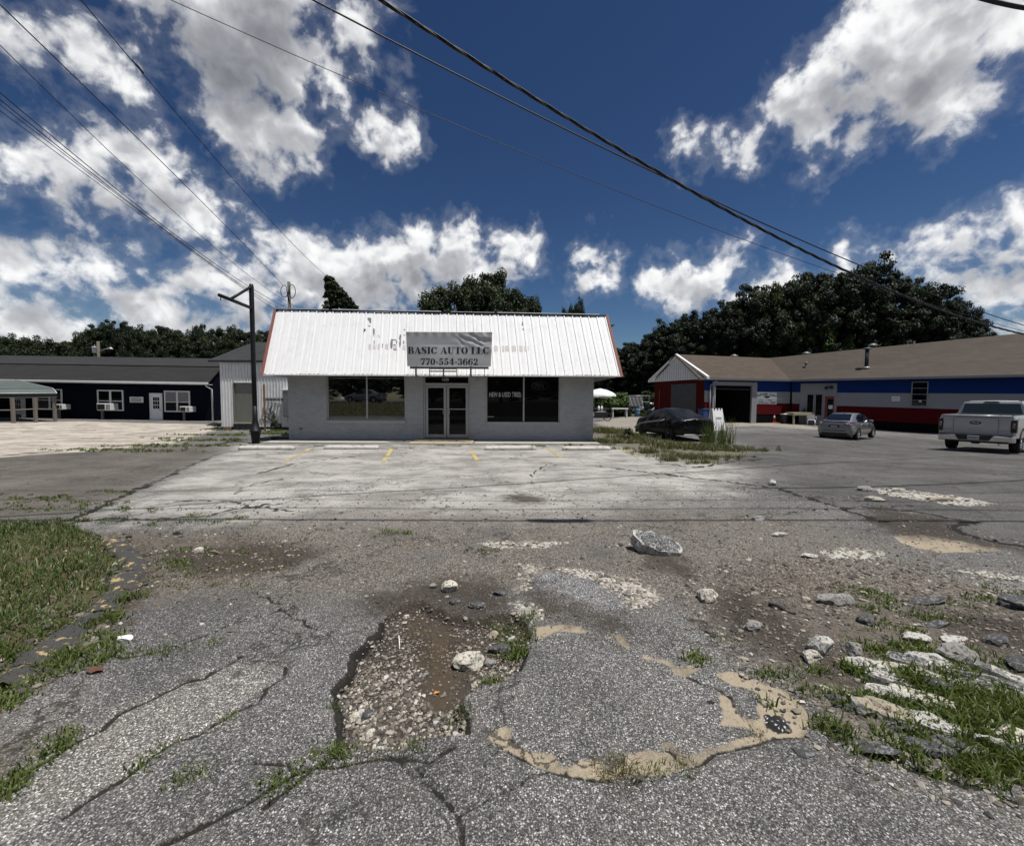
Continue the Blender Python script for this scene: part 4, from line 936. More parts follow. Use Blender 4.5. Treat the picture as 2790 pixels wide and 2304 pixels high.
# broken kerb of the lawn island
kp = [(300, 1470), (345, 1510), (356, 1560), (335, 1612), (262, 1672), (170, 1742), (70, 1822), (10, 1870)]
kw = g2(kp); kob = empty('kerb', (float(kw[0][0]), float(kw[0][1]), 0), 0, 'crumbling tarmac kerb with flaking yellow paint round the lawn', 'kerb')
def kerb_piece(a, b_, mat, nm, h, w, sd):
    r = random.Random(sd); d = Vector(b_)-Vector(a); L = d.length; d.normalize(); nn = Vector((-d.y, d.x)); k = max(3, int(L/.05)); secs = []
    ph = r.uniform(0, 9)
    for i in range(k+1):
        p = Vector(a)+d*L*i/k; e_ = min(1, .78+1.6*min(i, k-i)/k); nz_ = mnoise.noise(Vector((p.x*9, p.y*9, ph))); hh_ = h*e_*(1+.6*nz_+.5*mnoise.noise(Vector((p.x*22, p.y*22, 2)))); wq = w*e_*(1+.30*nz_+r.gauss(0, .05)); z0 = zf(p.x, p.y)
        sh_ = nn*(.07*mnoise.noise(Vector((p.x*4, p.y*4, 4)))+.03*mnoise.noise(Vector((p.x*15, p.y*15, 7))))
        secs.append([(p.x+nn.x*o_*wq+sh_.x-kob.location.x, p.y+nn.y*o_*wq+sh_.y-kob.location.y, z0+zz*hh_+r.gauss(0, .0045)) for o_, zz in ((-.5, -.3), (-.5, .25), (-.38, .62), (-.2, .86), (0, 1.0), (.16, .95), (.32, .70), (.46, .3), (.55, -.3))])
    mb = MB(); mb.loft(secs, mat, caps=False); mb.build(nm, kob)
    return
M['kerbtar'] = simple('kerb tarmac', (.045, .044, .043), .95, var=.45, scale=24, bump=.9, bscale=70)
M['kerbyel'] = None
m, q, b = mat_new('kerb with flaking yellow paint'); n_ = q.noise(pos(q), 11, 8, .72)
q.put(b.inputs['Base Color'], q.mix(q.sstep(n_, .57, .59), q.mix(q.noise(pos(q), 40, 4), (.022, .022, .021), (.070, .066, .060)), q.mix(q.noise(pos(q), 60, 4), (.25, .18, .07), (.46, .37, .18)))); b.inputs['Roughness'].default_value = .9
bn = q.new('ShaderNodeBump'); bn.inputs['Strength'].default_value = .8; bn.inputs['Distance'].default_value = .01; q.put(bn.inputs['Height'], q.noise(pos(q), 50, 6, .7)); q.put(b.inputs['Normal'], bn.outputs[0]); M['kerbyel'] = m
for i in range(len(kw)-1):
    a, b_ = kw[i], kw[i+1]
    kerb_piece(a+(b_-a)*.0, a+(b_-a)*1.0, M['kerbyel'] if i in (0, 1, 2, 3, 5, 6) else M['kerbtar'], 'kerb_block', (.05, .05, .04, .035, .02, .035, .035)[i], .21, i)

kc_ = np.vstack([kw[i]+(kw[i+1]-kw[i])*rng.uniform(0, 1, (90, 1))+rng.normal(0, .085, (90, 2)) for i in range(len(kw)-1)]); n_ = len(kc_)
stones('kerb_crumbs', kc_, np.abs(rng.normal(.010, .012, n_))+.004, M['stone'], np.clip(rng.beta(1, 3.2, n_), 0, 1), 'crumbs of broken tarmac along the kerb', .2)
# small litter
def lump(name, px, py, w, d_, h_, mat, label, cat, seed):
    o = rock(px, py, w, d_, h_, mat, label, seed, 0, .1, None, sub=3, name=name, sink=.1); o['category'] = cat; return o
lump('crumpled_wrapper', 340, 1744, .125, .06, .045, M['plastic_white'], 'crumpled white wrapper by the grass edge', 'litter', 901)
def stick(name, a, b_, r_, mat, label, cat):
    A3, B3 = G(*a), G(*b_); mid = (A3+B3)/2; mb = MB(); pts = []
    for i in range(7):
        p = A3+(B3-A3)*i/6; pts.append((p.x-mid.x, p.y-mid.y, gz(p.x, p.y)-mid.z+r_+.012*math.sin(i)))
    mb.tube(pts, [r_*(1-.06*i) for i in range(7)], mat, 6); return mb.build(name, None, mid, label, cat)
stick('steel_bar', (2095, 1643), (2168, 1668), .014, M['asph_dark'], 'dark bar lying on the dirt', 'bar')
stick('white_straw', (1086, 1705), (1090, 1750), .004, M['plastic_white'], 'thin white straw in the pothole', 'straw')
stick('stick', (570, 1503), (620, 1506), .012, M['wood_grey'], 'pale stick lying beyond the kerb', 'stick')
mb = MB(); r = random.Random(4)
lp = [(-.05, 0, .005), (-.03, .022, .022), (0, .028, .012), (.03, .018, .026), (.055, 0, .01), (.03, -.018, .018), (0, -.024, .006), (-.03, -.018, .016)]
mb.add(lp+[(0, 0, .004)], [(i, (i+1) % 8, 8) for i in range(8)], simple('dead leaf', (.10, .045, .025), .85, var=.3, scale=40), True)
c = G(258, 1832); mb.build('dead_leaf', None, (c.x, c.y, gz(c.x, c.y)+.004), 'curled brown dead leaf near the lower grass', 'leaf')
mb = MB(); mb.add([(-.018, -.006, .002), (.018, .004, .008), (.010, .014, .004), (-.012, .008, .010)], [(0, 1, 2, 3)], simple('orange peel', (.55, .22, .03), .7)); c = G(1190, 1860)
mb.build('orange_scrap', None, (c.x, c.y, gz(c.x, c.y)+.008), 'orange scrap at the edge of the brown puddle', 'litter')
# ------------------------------------------------------------------ lettering
def text_mesh(body, mat, h, width=None, bold=0.0, shear=0.0):
    cu = bpy.data.curves.new('txt', 'FONT'); cu.body = body; cu.size = 1.0; cu.offset = bold; cu.shear = shear; cu.resolution_u = 3
    o = bpy.data.objects.new('txt', cu); COL.objects.link(o); dg = bpy.context.evaluated_depsgraph_get()
    me = bpy.data.meshes.new_from_object(o.evaluated_get(dg)); bpy.data.objects.remove(o); bpy.data.curves.remove(cu)
    co = np.zeros(len(me.vertices)*3, np.float32); me.vertices.foreach_get('co', co); co = co.reshape(-1, 3)
    lo, hi = co.min(0), co.max(0); sy = h/(hi[1]-lo[1]); sx = sy if width is None else width/(hi[0]-lo[0])
    co[:, 0] = (co[:, 0]-lo[0])*sx; z = (co[:, 1]-lo[1])*sy; co[:, 1] = 0; co[:, 2] = z
    me.vertices.foreach_set('co', co.ravel()); me.materials.clear(); me.materials.append(mat); me.update(); return me
def rect(a, b, c, d): return [[(a, b), (c, b), (c, d), (a, d)]]
def arc(cx, cy, rx, ry, tx, ty, a0, a1, n=16):
    out = []
    for i in range(n):
        A0 = math.radians(a0+(a1-a0)*i/n); A1 = math.radians(a0+(a1-a0)*(i+1)/n)
        f = lambda A, o: (cx+(rx-o*tx)*math.cos(A), cy+(ry-o*ty)*math.sin(A))
        out.append([f(A0, 0), f(A1, 0), f(A1, 1), f(A0, 1)])
    return out
def flow(pts):                      # stroke with changing thickness: (x, y, w)
    out = []
    for i in range(len(pts)-1):
        (x0, y0, w0), (x1, y1, w1) = pts[i], pts[i+1]; d = math.hypot(x1-x0, y1-y0); nx_, ny_ = -(y1-y0)/d, (x1-x0)/d
        out.append([(x0-nx_*w0, y0-ny_*w0), (x1-nx_*w1, y1-ny_*w1), (x1+nx_*w1, y1+ny_*w1), (x0+nx_*w0, y0+ny_*w0)])
    return out
GLY = {
 'I': (.46, rect(.12, 0, .34, 1)+rect(.02, 0, .44, .05)+rect(.02, .95, .44, 1)),
 'B': (.74, rect(.08, 0, .30, 1)+rect(0, 0, .40, .05)+rect(0, .95, .38, 1)+rect(.3, .49, .4, .54)+arc(.38, .755, .26, .245, .19, .05, -90, 90)+arc(.40, .26, .30, .26, .21, .05, -90, 90)),
 'A': (.80, [[(.07, .03), (.12, .03), (.40, .93), (.36, .99)], [(.33, 1), (.43, 1), (.73, .03), (.47, .03)]]+rect(.17, .27, .54, .32)+rect(0, 0, .21, .05)+rect(.40, 0, .80, .05)),
 'S': (.62, flow([(.54, .72, .03), (.50, .90, .035), (.34, .97, .03), (.16, .92, .07), (.10, .76, .10), (.18, .63, .12), (.32, .52, .125), (.46, .40, .12), (.52, .25, .10), (.45, .09, .07), (.28, .03, .03), (.12, .10, .035), (.07, .30, .03)])+rect(.52, .68, .56, 1)+rect(.05, 0, .09, .32)),
 'C': (.74, arc(.38, .5, .37, .5, .23, .05, 42, 318, 24)+rect(.64, .66, .69, 1)+rect(.64, .16, .68, .3)),
 'U': (.78, rect(.08, .3, .30, 1)+arc(.355, .3, .275, .3, .20, .06, 180, 300, 12)+arc(.355, .3, .275, .3, .05, .06, 300, 360, 6)+rect(.58, .3, .63, 1)+rect(0, .95, .38, 1)+rect(.48, .95, .74, 1)),
 'T': (.76, rect(.27, 0, .49, 1)+rect(.02, .95, .74, 1)+rect(.02, .68, .06, 1)+rect(.70, .68, .74, 1)+rect(.16, 0, .60, .05)),
 'O': (.78, arc(.38, .5, .37, .5, .23, .045, 0, 360, 28)),
 'L': (.66, rect(.08, 0, .30, 1)+rect(0, .95, .38, 1)+rect(0, 0, .62, .05)+rect(.57, 0, .62, .34)),
 '0': (.60, arc(.28, .5, .27, .5, .18, .04, 0, 360, 24)), ' ': (.34, []), '-': (.36, rect(.03, .34, .30, .44)),
 '7': (.57, rect(.03, .87, .52, 1)+rect(.03, .72, .07, 1)+[[(.47, .92), (.52, .92), (.33, 0), (.11, 0)]]),
 '5': (.58, rect(.12, .86, .47, 1)+rect(.10, .48, .14, 1)+arc(.26, .31, .26, .31, .18, .05, -165, 130, 18)+arc(.12, .18, .09, .09, .09, .09, 0, 360, 10)),
 '4': (.62, rect(.30, 0, .48, 1)+[[(.0, .31), (.05, .31), (.38, 1), (.32, 1)]]+rect(0, .26, .58, .31)+rect(.20, 0, .57, .05)),
 '3': (.58, arc(.26, .75, .23, .25, .15, .05, -90, 160, 16)+arc(.26, .27, .26, .27, .18, .05, -165, 90, 16)+arc(.12, .80, .08, .08, .08, .08, 0, 360, 10)+arc(.11, .18, .09, .09, .09, .09, 0, 360, 10)),
 '6': (.60, arc(.28, .31, .27, .31, .16, .04, 0, 360, 22)+arc(.36, .5, .35, .5, .21, .04, 62, 200, 14)+arc(.45, .82, .08, .08, .08, .08, 0, 360, 10)),
 '2': (.58, arc(.26, .72, .24, .28, .15, .04, -30, 175, 16)+[[(.34, .56), (.48, .60), (.16, .06), (.02, .06)]]+rect(.02, 0, .50, .14)+rect(.46, 0, .51, .26)+arc(.12, .76, .09, .09, .09, .09, 0, 360, 10))}
def serif(txt, x0, z0, width, h, mat, fn):
    tot = sum(GLY[c][0] for c in txt); k = width/tot; x = x0; out = []
    for c in txt:
        w, polys = GLY[c]
        if polys:
            vs = []; fs = []
            for p in polys:
                b = len(vs)
                for (u, v) in p:
                    X, Z_ = x+u*k, z0+v*h; vs.append((X, fn(X, Z_), Z_))
                fs.append(tuple(range(b, b+len(p))))
            me = bpy.data.meshes.new('letter'); me.from_pydata(vs, [], fs); me.materials.append(mat); me.update(); out.append(me)
        x += w*k
    return out

# ------------------------------------------------------------------ the shop
YW = 16.6; SC = FPX/YW
def wx(px, Y=YW): return W(px, 1089, Y).x
def wz_(px, py, Y=YW): return W(px, py, Y).z
shop = empty('shop_building', (0, 0, 0), 0, 'low white brick shop with a tall white metal mansard front', 'building')
X0, X1, ZB, ZT_ = wx(785), wx(1617), -.08, 2.56
WIN_L = (wx(889.5), wx(1104.6), wz_(1000, 1146), 2.56)
WIN_R = (wx(1324), wx(1526), wz_(1420, 1150.5), 2.56)
DOOR = (wx(1152.6), wx(1280.3), .06, 2.56)
OPEN = [WIN_L, DOOR, WIN_R]
mb = MB()                       # masonry backing in pieces round the openings
xs_ = [X0]+[v for o in OPEN for v in o[:2]]+[X1]
for i in range(0, len(xs_), 2): mb.box((xs_[i], YW+.012, ZB), (xs_[i+1], YW+.22, ZT_), M['white_brick'])
for o in OPEN:
    if o is not DOOR: mb.box((o[0], YW+.012, ZB), (o[1], YW+.22, o[2]), M['white_brick'])
mb.box((X0, YW+.22, ZB), (X0+.22, 26, 4.6), M['white_brick']); mb.box((X1-.22, YW+.22, ZB), (X1, 26, 4.6), M['white_brick']); mb.box((X0+.22, 25.8, ZB), (X1-.22, 26, 4.6), M['white_brick'])
mb.build('wall', shop)
mb = MB(); r = random.Random(2)   # brick faces, painted over
rows = int((ZT_-.0)/.0677); bw = .2032
for j in range(rows):
    z0 = .005+j*.0677; off = (j % 2)*bw/2; x = X0-off
    while x < X1:
        a, b_ = max(x+.005, X0), min(x+bw-.005, X1); x += bw
        segs = [(a, b_)]
        for o in OPEN:
            if z0+.05 > o[2]-.02:
                ns = []
                for s0, s1 in segs:
                    if s1 <= o[0] or s0 >= o[1]: ns.append((s0, s1))
                    else:
                        if s0 < o[0]: ns.append((s0, o[0]))
                        if s1 > o[1]: ns.append((o[1], s1))
                segs = ns
        for s0, s1 in segs:
            if s1-s0 < .02: continue
            p = r.uniform(-.002, .0025); jz = r.uniform(-.002, .002)
            vs = [(s0, YW+p, z0+jz), (s1, YW+p+r.uniform(-.001, .001), z0+jz), (s1, YW+p, z0+jz+.058), (s0, YW+p, z0+jz+.058), (s0-.002, YW+.014, z0-.002), (s1+.002, YW+.014, z0-.002), (s1+.002, YW+.014, z0+.061), (s0-.002, YW+.014, z0+.061)]
            mb.add(vs, [(0, 1, 2, 3), (0, 4, 5, 1), (1, 5, 6, 2), (2, 6, 7, 3), (3, 7, 4, 0)], M['white_brick'])
mb.build('brick', shop, kind='stuff')
mb = MB(); mb.box((X0-.03, YW-.03, -.10), (DOOR[0], YW+.01, .03), M['dark_edge']); mb.box((DOOR[1], YW-.03, -.10), (X1+.03, YW+.01, .03), M['dark_edge']); mb.build('base_course', shop)
mb = MB(); mb.box((X0-.4, 15.45, -.12), (DOOR[0]-.25, YW-.03, .028), M['concrete'], .01); mb.box((DOOR[1]+.25, 15.45, -.12), (X1+.05, YW-.03, .026), M['concrete'], .01); mb.build('walkway_slab', shop)
mb = MB(); mb.box((DOOR[0]-.22, 15.15, -.1), (DOOR[1]+.22, YW+.2, .062), M['tan_conc'], .03); mb.build('door_step', shop)
# big windows
def bigwin(o, mull, side, lab, frame_b):
    fr = MB(); x0, x1, z0, z1 = o; y0 = YW+.05
    for a, b_ in ((x0, x0+.05), (x1-.05, x1), (mull-.03, mull+.03)): fr.box((a, y0, z0+.02), (b_, y0+.09, z1), M['alu'], .004)
    if frame_b: fr.box((x0+.05, y0+.002, z0+.02), (mull-.03, y0+.088, z0+.07), M['alu'], .004); fr.box((mull+.03, y0+.002, z0+.02), (x1-.05, y0+.088, z0+.07), M['alu'], .004)
    fr.box((x0+.05, y0+.002, z1-.035), (mull-.03, y0+.088, z1), M['alu'], .004); fr.box((mull+.03, y0+.002, z1-.035), (x1-.05, y0+.088, z1), M['alu'], .004)
    w = fr.build('window', shop); w['label'] = lab
    for a, b_ in ((x0+.05, mull-.03), (mull+.03, x1-.05)):
        p = MB(); p.box((a, y0+.04, z0+.02), (b_, y0+.052, z1), M['glass_dark'] if side == 'l' else M['glass_smoked']); p.build('pane', w)
    s_ = MB(); s_.box((x0-.02, YW-.045, z0-.10), (x1+.02, YW+.13, z0+.018), M['white_brick'], .008); s_.build('sill', w); return w
wl = bigwin(WIN_L, wx(998.3), 'l', 'left shop window reflecting the lawn and a parked car', True)
wr = bigwin(WIN_R, wx(1427), 'r', 'right shop window with tyre lettering', False)
tm_ = text_mesh('NEW & USED TIRES:', M['white_txt'], .185, wx(1420.5)-wx(1332.8), .012)
link('lettering', tm_, wr, (wx(1332.8), YW+.084, wz_(1376, 1081)))
tm_ = text_mesh('OPEN', M['grey_txt'], .20, .47, .0, .25); link('lettering', tm_, wr, (wx(1450), YW+.084, wz_(1470, 1057)))
mb = MB(); cxo, czo = wx(1472), wz_(1472, 1050)
mb.tube([(cxo+.33*math.cos(a), YW+.08, czo+.16*math.sin(a)) for a in np.linspace(.3, 6.1, 40)], .008, M['grey_txt'], 5); mb.build('neon_ring', wr)
mb = MB(); mb.box((wx(1327), YW+.03, wz_(1340, 1136)), (wx(1346), YW+.05, wz_(1340, 1134.4)), M['alu']); mb.build('window_stop', wr)
# aluminium double door with transom
dr = empty('double_door', (0, 0, 0)); dr.parent = shop; x0, x1 = DOOR[:2]; xm = wx(1215.3); y0 = YW+.10
f_ = MB()
for a, b_ in ((x0, x0+.07), (x1-.07, x1)): f_.box((a, y0-.03, .062), (b_, y0+.08, 2.56), M['alu'], .004)
f_.box((x0+.07, y0-.03, wz_(1215, 1050)), (x1-.07, y0+.08, wz_(1215, 1043)), M['alu'], .004); f_.box((x0+.07, y0-.03, 2.49), (x1-.07, y0+.08, 2.56), M['alu'], .004)
f_.box((x0+.07, y0-.03, .062), (x1-.07, y0+.08, .10), M['alu_dark'], .004); f_.build('door_frame', dr)
p = MB(); p.box((x0+.07, y0+.02, wz_(1215, 1043)), (x1-.07, y0+.03, 2.49), M['glass_smoked']); p.build('transom_pane', dr)
tm_ = text_mesh('4320', M['white_txt'], .12, .27, .008); link('street_number', tm_, dr, (wx(1203), y0+.012, wz_(1210, 1038)))
zt_d, zb_d = wz_(1215, 1050)-.01, .11
for a, b_, hx in ((x0+.08, xm-.012, xm-.075), (xm+.012, x1-.08, xm+.075)):
    l_ = MB(); w_ = .095
    l_.box((a, y0, zb_d), (a+w_, y0+.045, zt_d), M['alu'], .004); l_.box((b_-w_, y0, zb_d), (b_, y0+.045, zt_d), M['alu'], .004)
    l_.box((a+w_, y0, zt_d-.08), (b_-w_, y0+.045, zt_d), M['alu'], .004); l_.box((a+w_, y0, zb_d), (b_-w_, y0+.045, zb_d+.13), M['alu'], .004)
    l_.box((a+w_, y0-.012, 1.22), (b_-w_, y0+.0, 1.255), M['alu'], .003)
    l_.box((a+w_, y0+.018, zb_d+.13), (b_-w_, y0+.028, zt_d-.08), M['glass_smoked'])
    zc = wz_(1215, 1122); s_ = 1 if hx > xm else -1
    l_.tube([(hx, y0, zc+.11), (hx, y0-.05, zc+.11), (hx+s_*.045, y0-.06, zc+.08), (hx+s_*.05, y0-.06, zc), (hx+s_*.045, y0-.06, zc-.08), (hx, y0-.05, zc-.11), (hx, y0, zc-.11)], .013, M['alu'], 6)
    l_.build('door_leaf', dr)
mb = MB(); mb.box((X0+.22, YW+2.6, 0), (X1-.22, YW+2.7, 2.5), M['interior']); mb.box((X0+.22, YW+.22, -.02), (X1-.22, YW+2.6, .0), M['interior']); mb.build('interior_wall', shop)
# eave soffit, roof deck
YE, YT = 15.7, 16.65
EBL, EBR = wx(719.5, YE), wx(1689, YE); ETL, ETR = wx(760, YT), wx(1647, YT)
ZEL, ZER = wz_(719.5, 1021.4, YE), wz_(1689, 1025.2, YE); ZTL, ZTR = wz_(760, 844, YT), wz_(1647, 861, YT)
mb = MB(); mb.box((EBL-.06, YE+.012, 2.50), (EBR+.06, YW+.01, 2.545), M['dark_edge']); mb.build('soffit', shop)
mb = MB(); mb.add([(EBL, YW+.02, 4.55), (EBR, YW+.02, 4.55), (EBR, 26.2, 4.55), (EBL, 26.2, 4.55)], [(0, 1, 2, 3)], M['dark_edge']); mb.build('roof_deck', shop)
def mp(u, v, o=0.0):              # point on the mansard: u along, v up, o proud
    zb = ZEL+(ZER-ZEL)*u; ztp = ZTL+(ZTR-ZTL)*u; xb = EBL+(EBR-EBL)*u; xt = ETL+(ETR-ETL)*u
    nrm = Vector((0, -(ztp-zb), YT-YE)).normalized()
    return Vector((xb+(xt-xb)*v, YE+(YT-YE)*v, zb+(ztp-zb)*v))+nrm*o
mb = MB(); mb.add([mp(0, 0, -.03), mp(1, 0, -.03), mp(1, 1, -.03), mp(0, 1, -.03)], [(0, 1, 2, 3)], M['dark_edge']); mb.build('backing_board', shop)
NP = 40; PU = 1.0/NP
for i in range(NP):
    u0 = i*PU; r = random.Random(500+i); secs = []
    prof = [(.0, .0), (.10, .0), (.25, .004), (.40, .006), (.55, .006), (.70, .003), (.80, .0), (.815, .019), (.835, .022), (.965, .022), (.985, .019), (.999, .0)]
    nv = 9
    for k in range(nv):
        sec = []
        for (a, h) in prof:
            top = .986-.030*(1-math.sqrt(max(0, 1-(2*min(a, .8)/.8-1)**2))) if a <= .80 else .984
            v = top*k/(nv-1)
            sec.append(mp(u0+PU*a, v, h+r.gauss(0, .0012)+.003*math.sin(v*5+i)))
        secs.append(sec)
    mb = MB(); mb.loft(secs, M['white_metal'], caps=False, smooth=False); mb.build('panel', shop)
mb = MB(); a, b_ = mp(0, 1, 0), mp(1, 1, 0)
for k in range(12):
    p = mp(k/12, 1); q_ = mp((k+1)/12, 1); mb.add([p+Vector((0, -.03, -.01)), q_+Vector((0, -.03, -.01)), q_+Vector((0, -.03, .035)), p+Vector((0, -.03, .035)), p+Vector((0, .25, .05)), q_+Vector((0, .25, .05))], [(0, 1, 2, 3), (3, 2, 5, 4)], M['dark_edge'])
mb.build('top_flashing', shop)
mb = MB()
for k, (u0, u1) in enumerate([(.0, .16), (.17, .50), (.53, .66), (.67, .98)]):
    p, q_ = mp(u0, 1), mp(u1, 1); hz = .045+.01*(k % 2)
    mb.add([p+Vector((0, -.05, .037)), q_+Vector((0, -.05, .037)), q_+Vector((0, -.05, hz+.01)), p+Vector((0, -.05, hz+.01)), p+Vector((0, .3, hz+.03)), q_+Vector((0, .3, hz+.03))], [(0, 1, 2, 3), (3, 2, 5, 4)], M['white_metal'])
mb.build('cap_strip', shop)
mb = MB()
for k in range(10):
    p, q_ = mp(k/10, 0, .036), mp((k+1)/10, 0, .036); mb.add([p+Vector((0, -.01, -.03)), q_+Vector((0, -.01, -.03)), q_+Vector((0, -.008, .012)), p+Vector((0, -.008, .012)), p+Vector((0, .06, -.03)), q_+Vector((0, .06, -.03))], [(0, 1, 2, 3), (0, 1, 5, 4)], M['white_trim'])
mb.build('eave_trim', shop)
for u, s_ in ((0, -1), (1, 1)):       # rust red verge boards and the plain side slopes
    mb = MB(); p, q_ = mp(u, -.012, .04), mp(u, 1.012, .04); w_ = .10*s_; dy = Vector((0, .16, 0)); dx = Vector((w_, 0, 0))
    mb.add([p, p+dx, q_+dx*.9, q_, p+dy, p+dx+dy, q_+dx*.9+dy, q_+dy], [(0, 1, 2, 3), (4, 5, 6, 7), (0, 4, 7, 3), (1, 5, 6, 2), (0, 1, 5, 4), (3, 2, 6, 7)], M['rust_trim']); mb.build('verge_board', shop)
    mb = MB(); p, q_ = mp(u, 0, 0)+dy*.9, mp(u, 1, 0)+dy*.9; B1 = Vector((p.x, 26.2, p.z)); B2 = Vector((q_.x, 26.2, q_.z)); mb.add([p, q_, B2, B1], [(0, 1, 2, 3)], M['white_metal']); mb.build('side_slope', shop)
# scars left by old signs: small flakes lying on the panels
def muv(px, py):                   # invert: pixel to (u, v) on the mansard
    lo, hi = 0.0, 1.0
    def proj(P_):
        d = P_-Vector((0, 0, EYE)); k = d.dot(fw); return CX+FPX*d.dot(rt)/k, CY-FPX*d.dot(up)/k
    u, v = .5, .5
    for _ in range(25):
        X_, Y_ = proj(mp(u, v)); u += (px-X_)/930; v -= (py-Y_)/170*.9
    return u, v
def flake(pts, mat, name, o=.010):
    mb = MB(); vs = [mp(*muv(980+x/12.4, 860+y/12.4), o) for x, y in pts]; mb.add(vs, [tuple(range(len(vs)))], mat); mb.build(name, shop)
flake([(262,75),(395,75),(390,262),(345,255),(310,165),(275,135)], M['scar'], 'paint_scar')
flake([(260,345),(320,340),(385,338),(350,360),(325,382),(300,355)], M['dark_edge'], 'paint_scar')
flake([(135,450),(165,465),(215,455),(205,490),(235,525),(185,515),(155,560),(135,555),(160,495)], M['dark_edge'], 'paint_scar', .038)
flake([(465,440),(515,460),(515,640),(480,640),(460,540)], M['scar'], 'paint_scar', .038)
flake([(485,860),(512,860),(515,960),(495,920)], M['dark_edge'], 'paint_scar', .038)
flake([(615,660),(655,670),(672,735),(640,765),(655,720)], M['scar'], 'paint_scar')
flake([(765,970),(800,970),(800,1030),(770,1030)], M['scar'], 'paint_scar', .038)
flake([(1065,810),(1125,800),(1125,1060),(1070,1050),(1055,930)], M['scar'], 'paint_scar', .038)
for seg in ([(1100,800),(1250,810),(1240,835),(1110,830)], [(1235,815),(1275,900),(1250,960),(1230,900)], [(1140,975),(1225,965),(1215,1000),(1145,1000)], [(1145,1130),(1240,1120),(1235,1165),(1150,1170)]): flake(seg, M['scar'], 'paint_scar')
flake([(1350,660),(1410,650),(1420,740),(1355,750)], M['scar'], 'paint_scar', .038); flake([(1350,820),(1405,830),(1400,1010),(1360,1010)], M['scar'], 'paint_scar', .038)
flake([(1490,830),(1520,890),(1490,980),(1465,900)], M['scar'], 'paint_scar'); flake([(1470,640),(1550,650),(1510,675)], M['scar'], 'paint_scar'); flake([(1490,450),(1550,475),(1510,505)], M['scar'], 'paint_scar')
for a, b_, t_ in ((290, 430, 960), (445, 540, 980), (545, 720, 950), (850, 1040, 955), (1125, 1300, 1010), (1445, 1580, 1000)): flake([(a, 1130), (a+8, t_+40), (a+30, t_), ((a+b_)/2, t_-5), (b_-20, t_+15), (b_, 1130), ((a+b_)/2, 1150)], M['stain'], 'glue_stain', .009)
for px_ in (1345, 1362, 1376, 1394, 1412, 1428): flake([((px_-980)*12.4, (943-860)*12.4), ((px_-974)*12.4, (941-860)*12.4), ((px_-968)*12.4, (944-860)*12.4), ((px_-968)*12.4, (957-860)*12.4), ((px_-979)*12.4, (957-860)*12.4)], M['stain'], 'glue_stain', .009)
flake([((1423-980)*12.4, (876-860)*12.4), ((1427-980)*12.4, (875-860)*12.4), ((1427-980)*12.4, (886-860)*12.4), ((1421-980)*12.4, (888-860)*12.4)], M['scar'], 'paint_scar'); flake([((1421-980)*12.4, (896-860)*12.4), ((1431-980)*12.4, (897-860)*12.4), ((1426-980)*12.4, (899-860)*12.4)], M['dark_edge'], 'paint_scar')
mb = MB(); mb.box((wx(815), YW-.05, wz_(815, 1170)), (wx(823), YW+.0, wz_(815, 1165)), M['alu_dark'], .01); mb.build('hose_tap', shop)

# banner on its steel frame
YS = 15.2; sx = lambda px: wx(px, YS); sz_ = lambda px, py: wz_(px, py, YS)
BX0, BX1, BZ0, BZ1 = sx(1108), sx(1341), sz_(1220, 998), sz_(1220, 904.5)
def bdisp(x, z):
    u = (x-BX0)/(BX1-BX0); v = (z-BZ0)/(BZ1-BZ0)
    y = -.085*math.exp(-((u-.62)/.42)**2)*max(0, min(1, (.62-v)/.62))**.7*(1+.3*math.sin(u*7))
    w = math.exp(-((u-.80)/.16)**2-((v-.78)/.22)**2)
    nn_ = mnoise.noise(Vector((x*2.3+z*1.1, z*1.6, 3))); y -= .026*w*math.sin((u*1.3+v*.9)*26+nn_*5)+.016*w*mnoise.noise(Vector((x*7+z*5, z*4-x*3, 8)))*2
    y -= .010*math.exp(-((v-1)/.09)**2)*math.sin(u*60)+.006*mnoise.noise(Vector((x*3, z*3, 1)))
    y -= .045*max(0, u-.55)*math.exp(-((v-.5-(1-u)*.35)/.10)**2)
    return YS+y
bn_ = empty('banner_sign', (0, 0, 0), 0, 'wrinkled white vinyl banner reading BASIC AUTO LLC 770-554-3662', 'banner')
nu, nv = 90, 40; vs = []; fs = []
for j in range(nv+1):
    for i in range(nu+1):
        u, v = i/nu, j/nv; x = BX0+(BX1-BX0)*u+(.035*(1-v) if u < .5 else -.05*(1-v))*abs(2*u-1); z = BZ0+(BZ1-BZ0)*v; vs.append((x, bdisp(x, z), z))
for j in range(nv):
    for i in range(nu): a = j*(nu+1)+i; fs.append((a, a+1, a+nu+2, a+nu+1))
M['vinyl'] = simple('white vinyl banner', (.36, .365, .37), .38, var=.06, scale=2, dirt=(.25, .25, .25), dirt_amt=.35)
mb = MB(); mb.add(vs, fs, M['vinyl'], True); mb.build('vinyl_sheet', bn_)
for txt, a, b_, base, hh_ in (('BASIC AUTO LLC', 1112.5, 1333.5, 963.7, .239), ('770-554-3662', 1147, 1304, 993.8, .225)):
    for me in serif(txt, sx(a), sz_(1220, base), sx(b_)-sx(a), hh_, M['black_txt'], lambda x, z: bdisp(x, z)-.006): link('letter', me, bn_)
fr_ = MB(); zt2 = BZ0+.0
fr_.box((sx(1117), YS+.03, zt2-.085), (sx(1331), YS+.08, zt2-.0), M['alu_dark'], .004); fr_.box((BX0+.05, YS+.10, BZ1-.06), (BX1-.05, YS+.15, BZ1-.01), M['alu_dark'], .004)
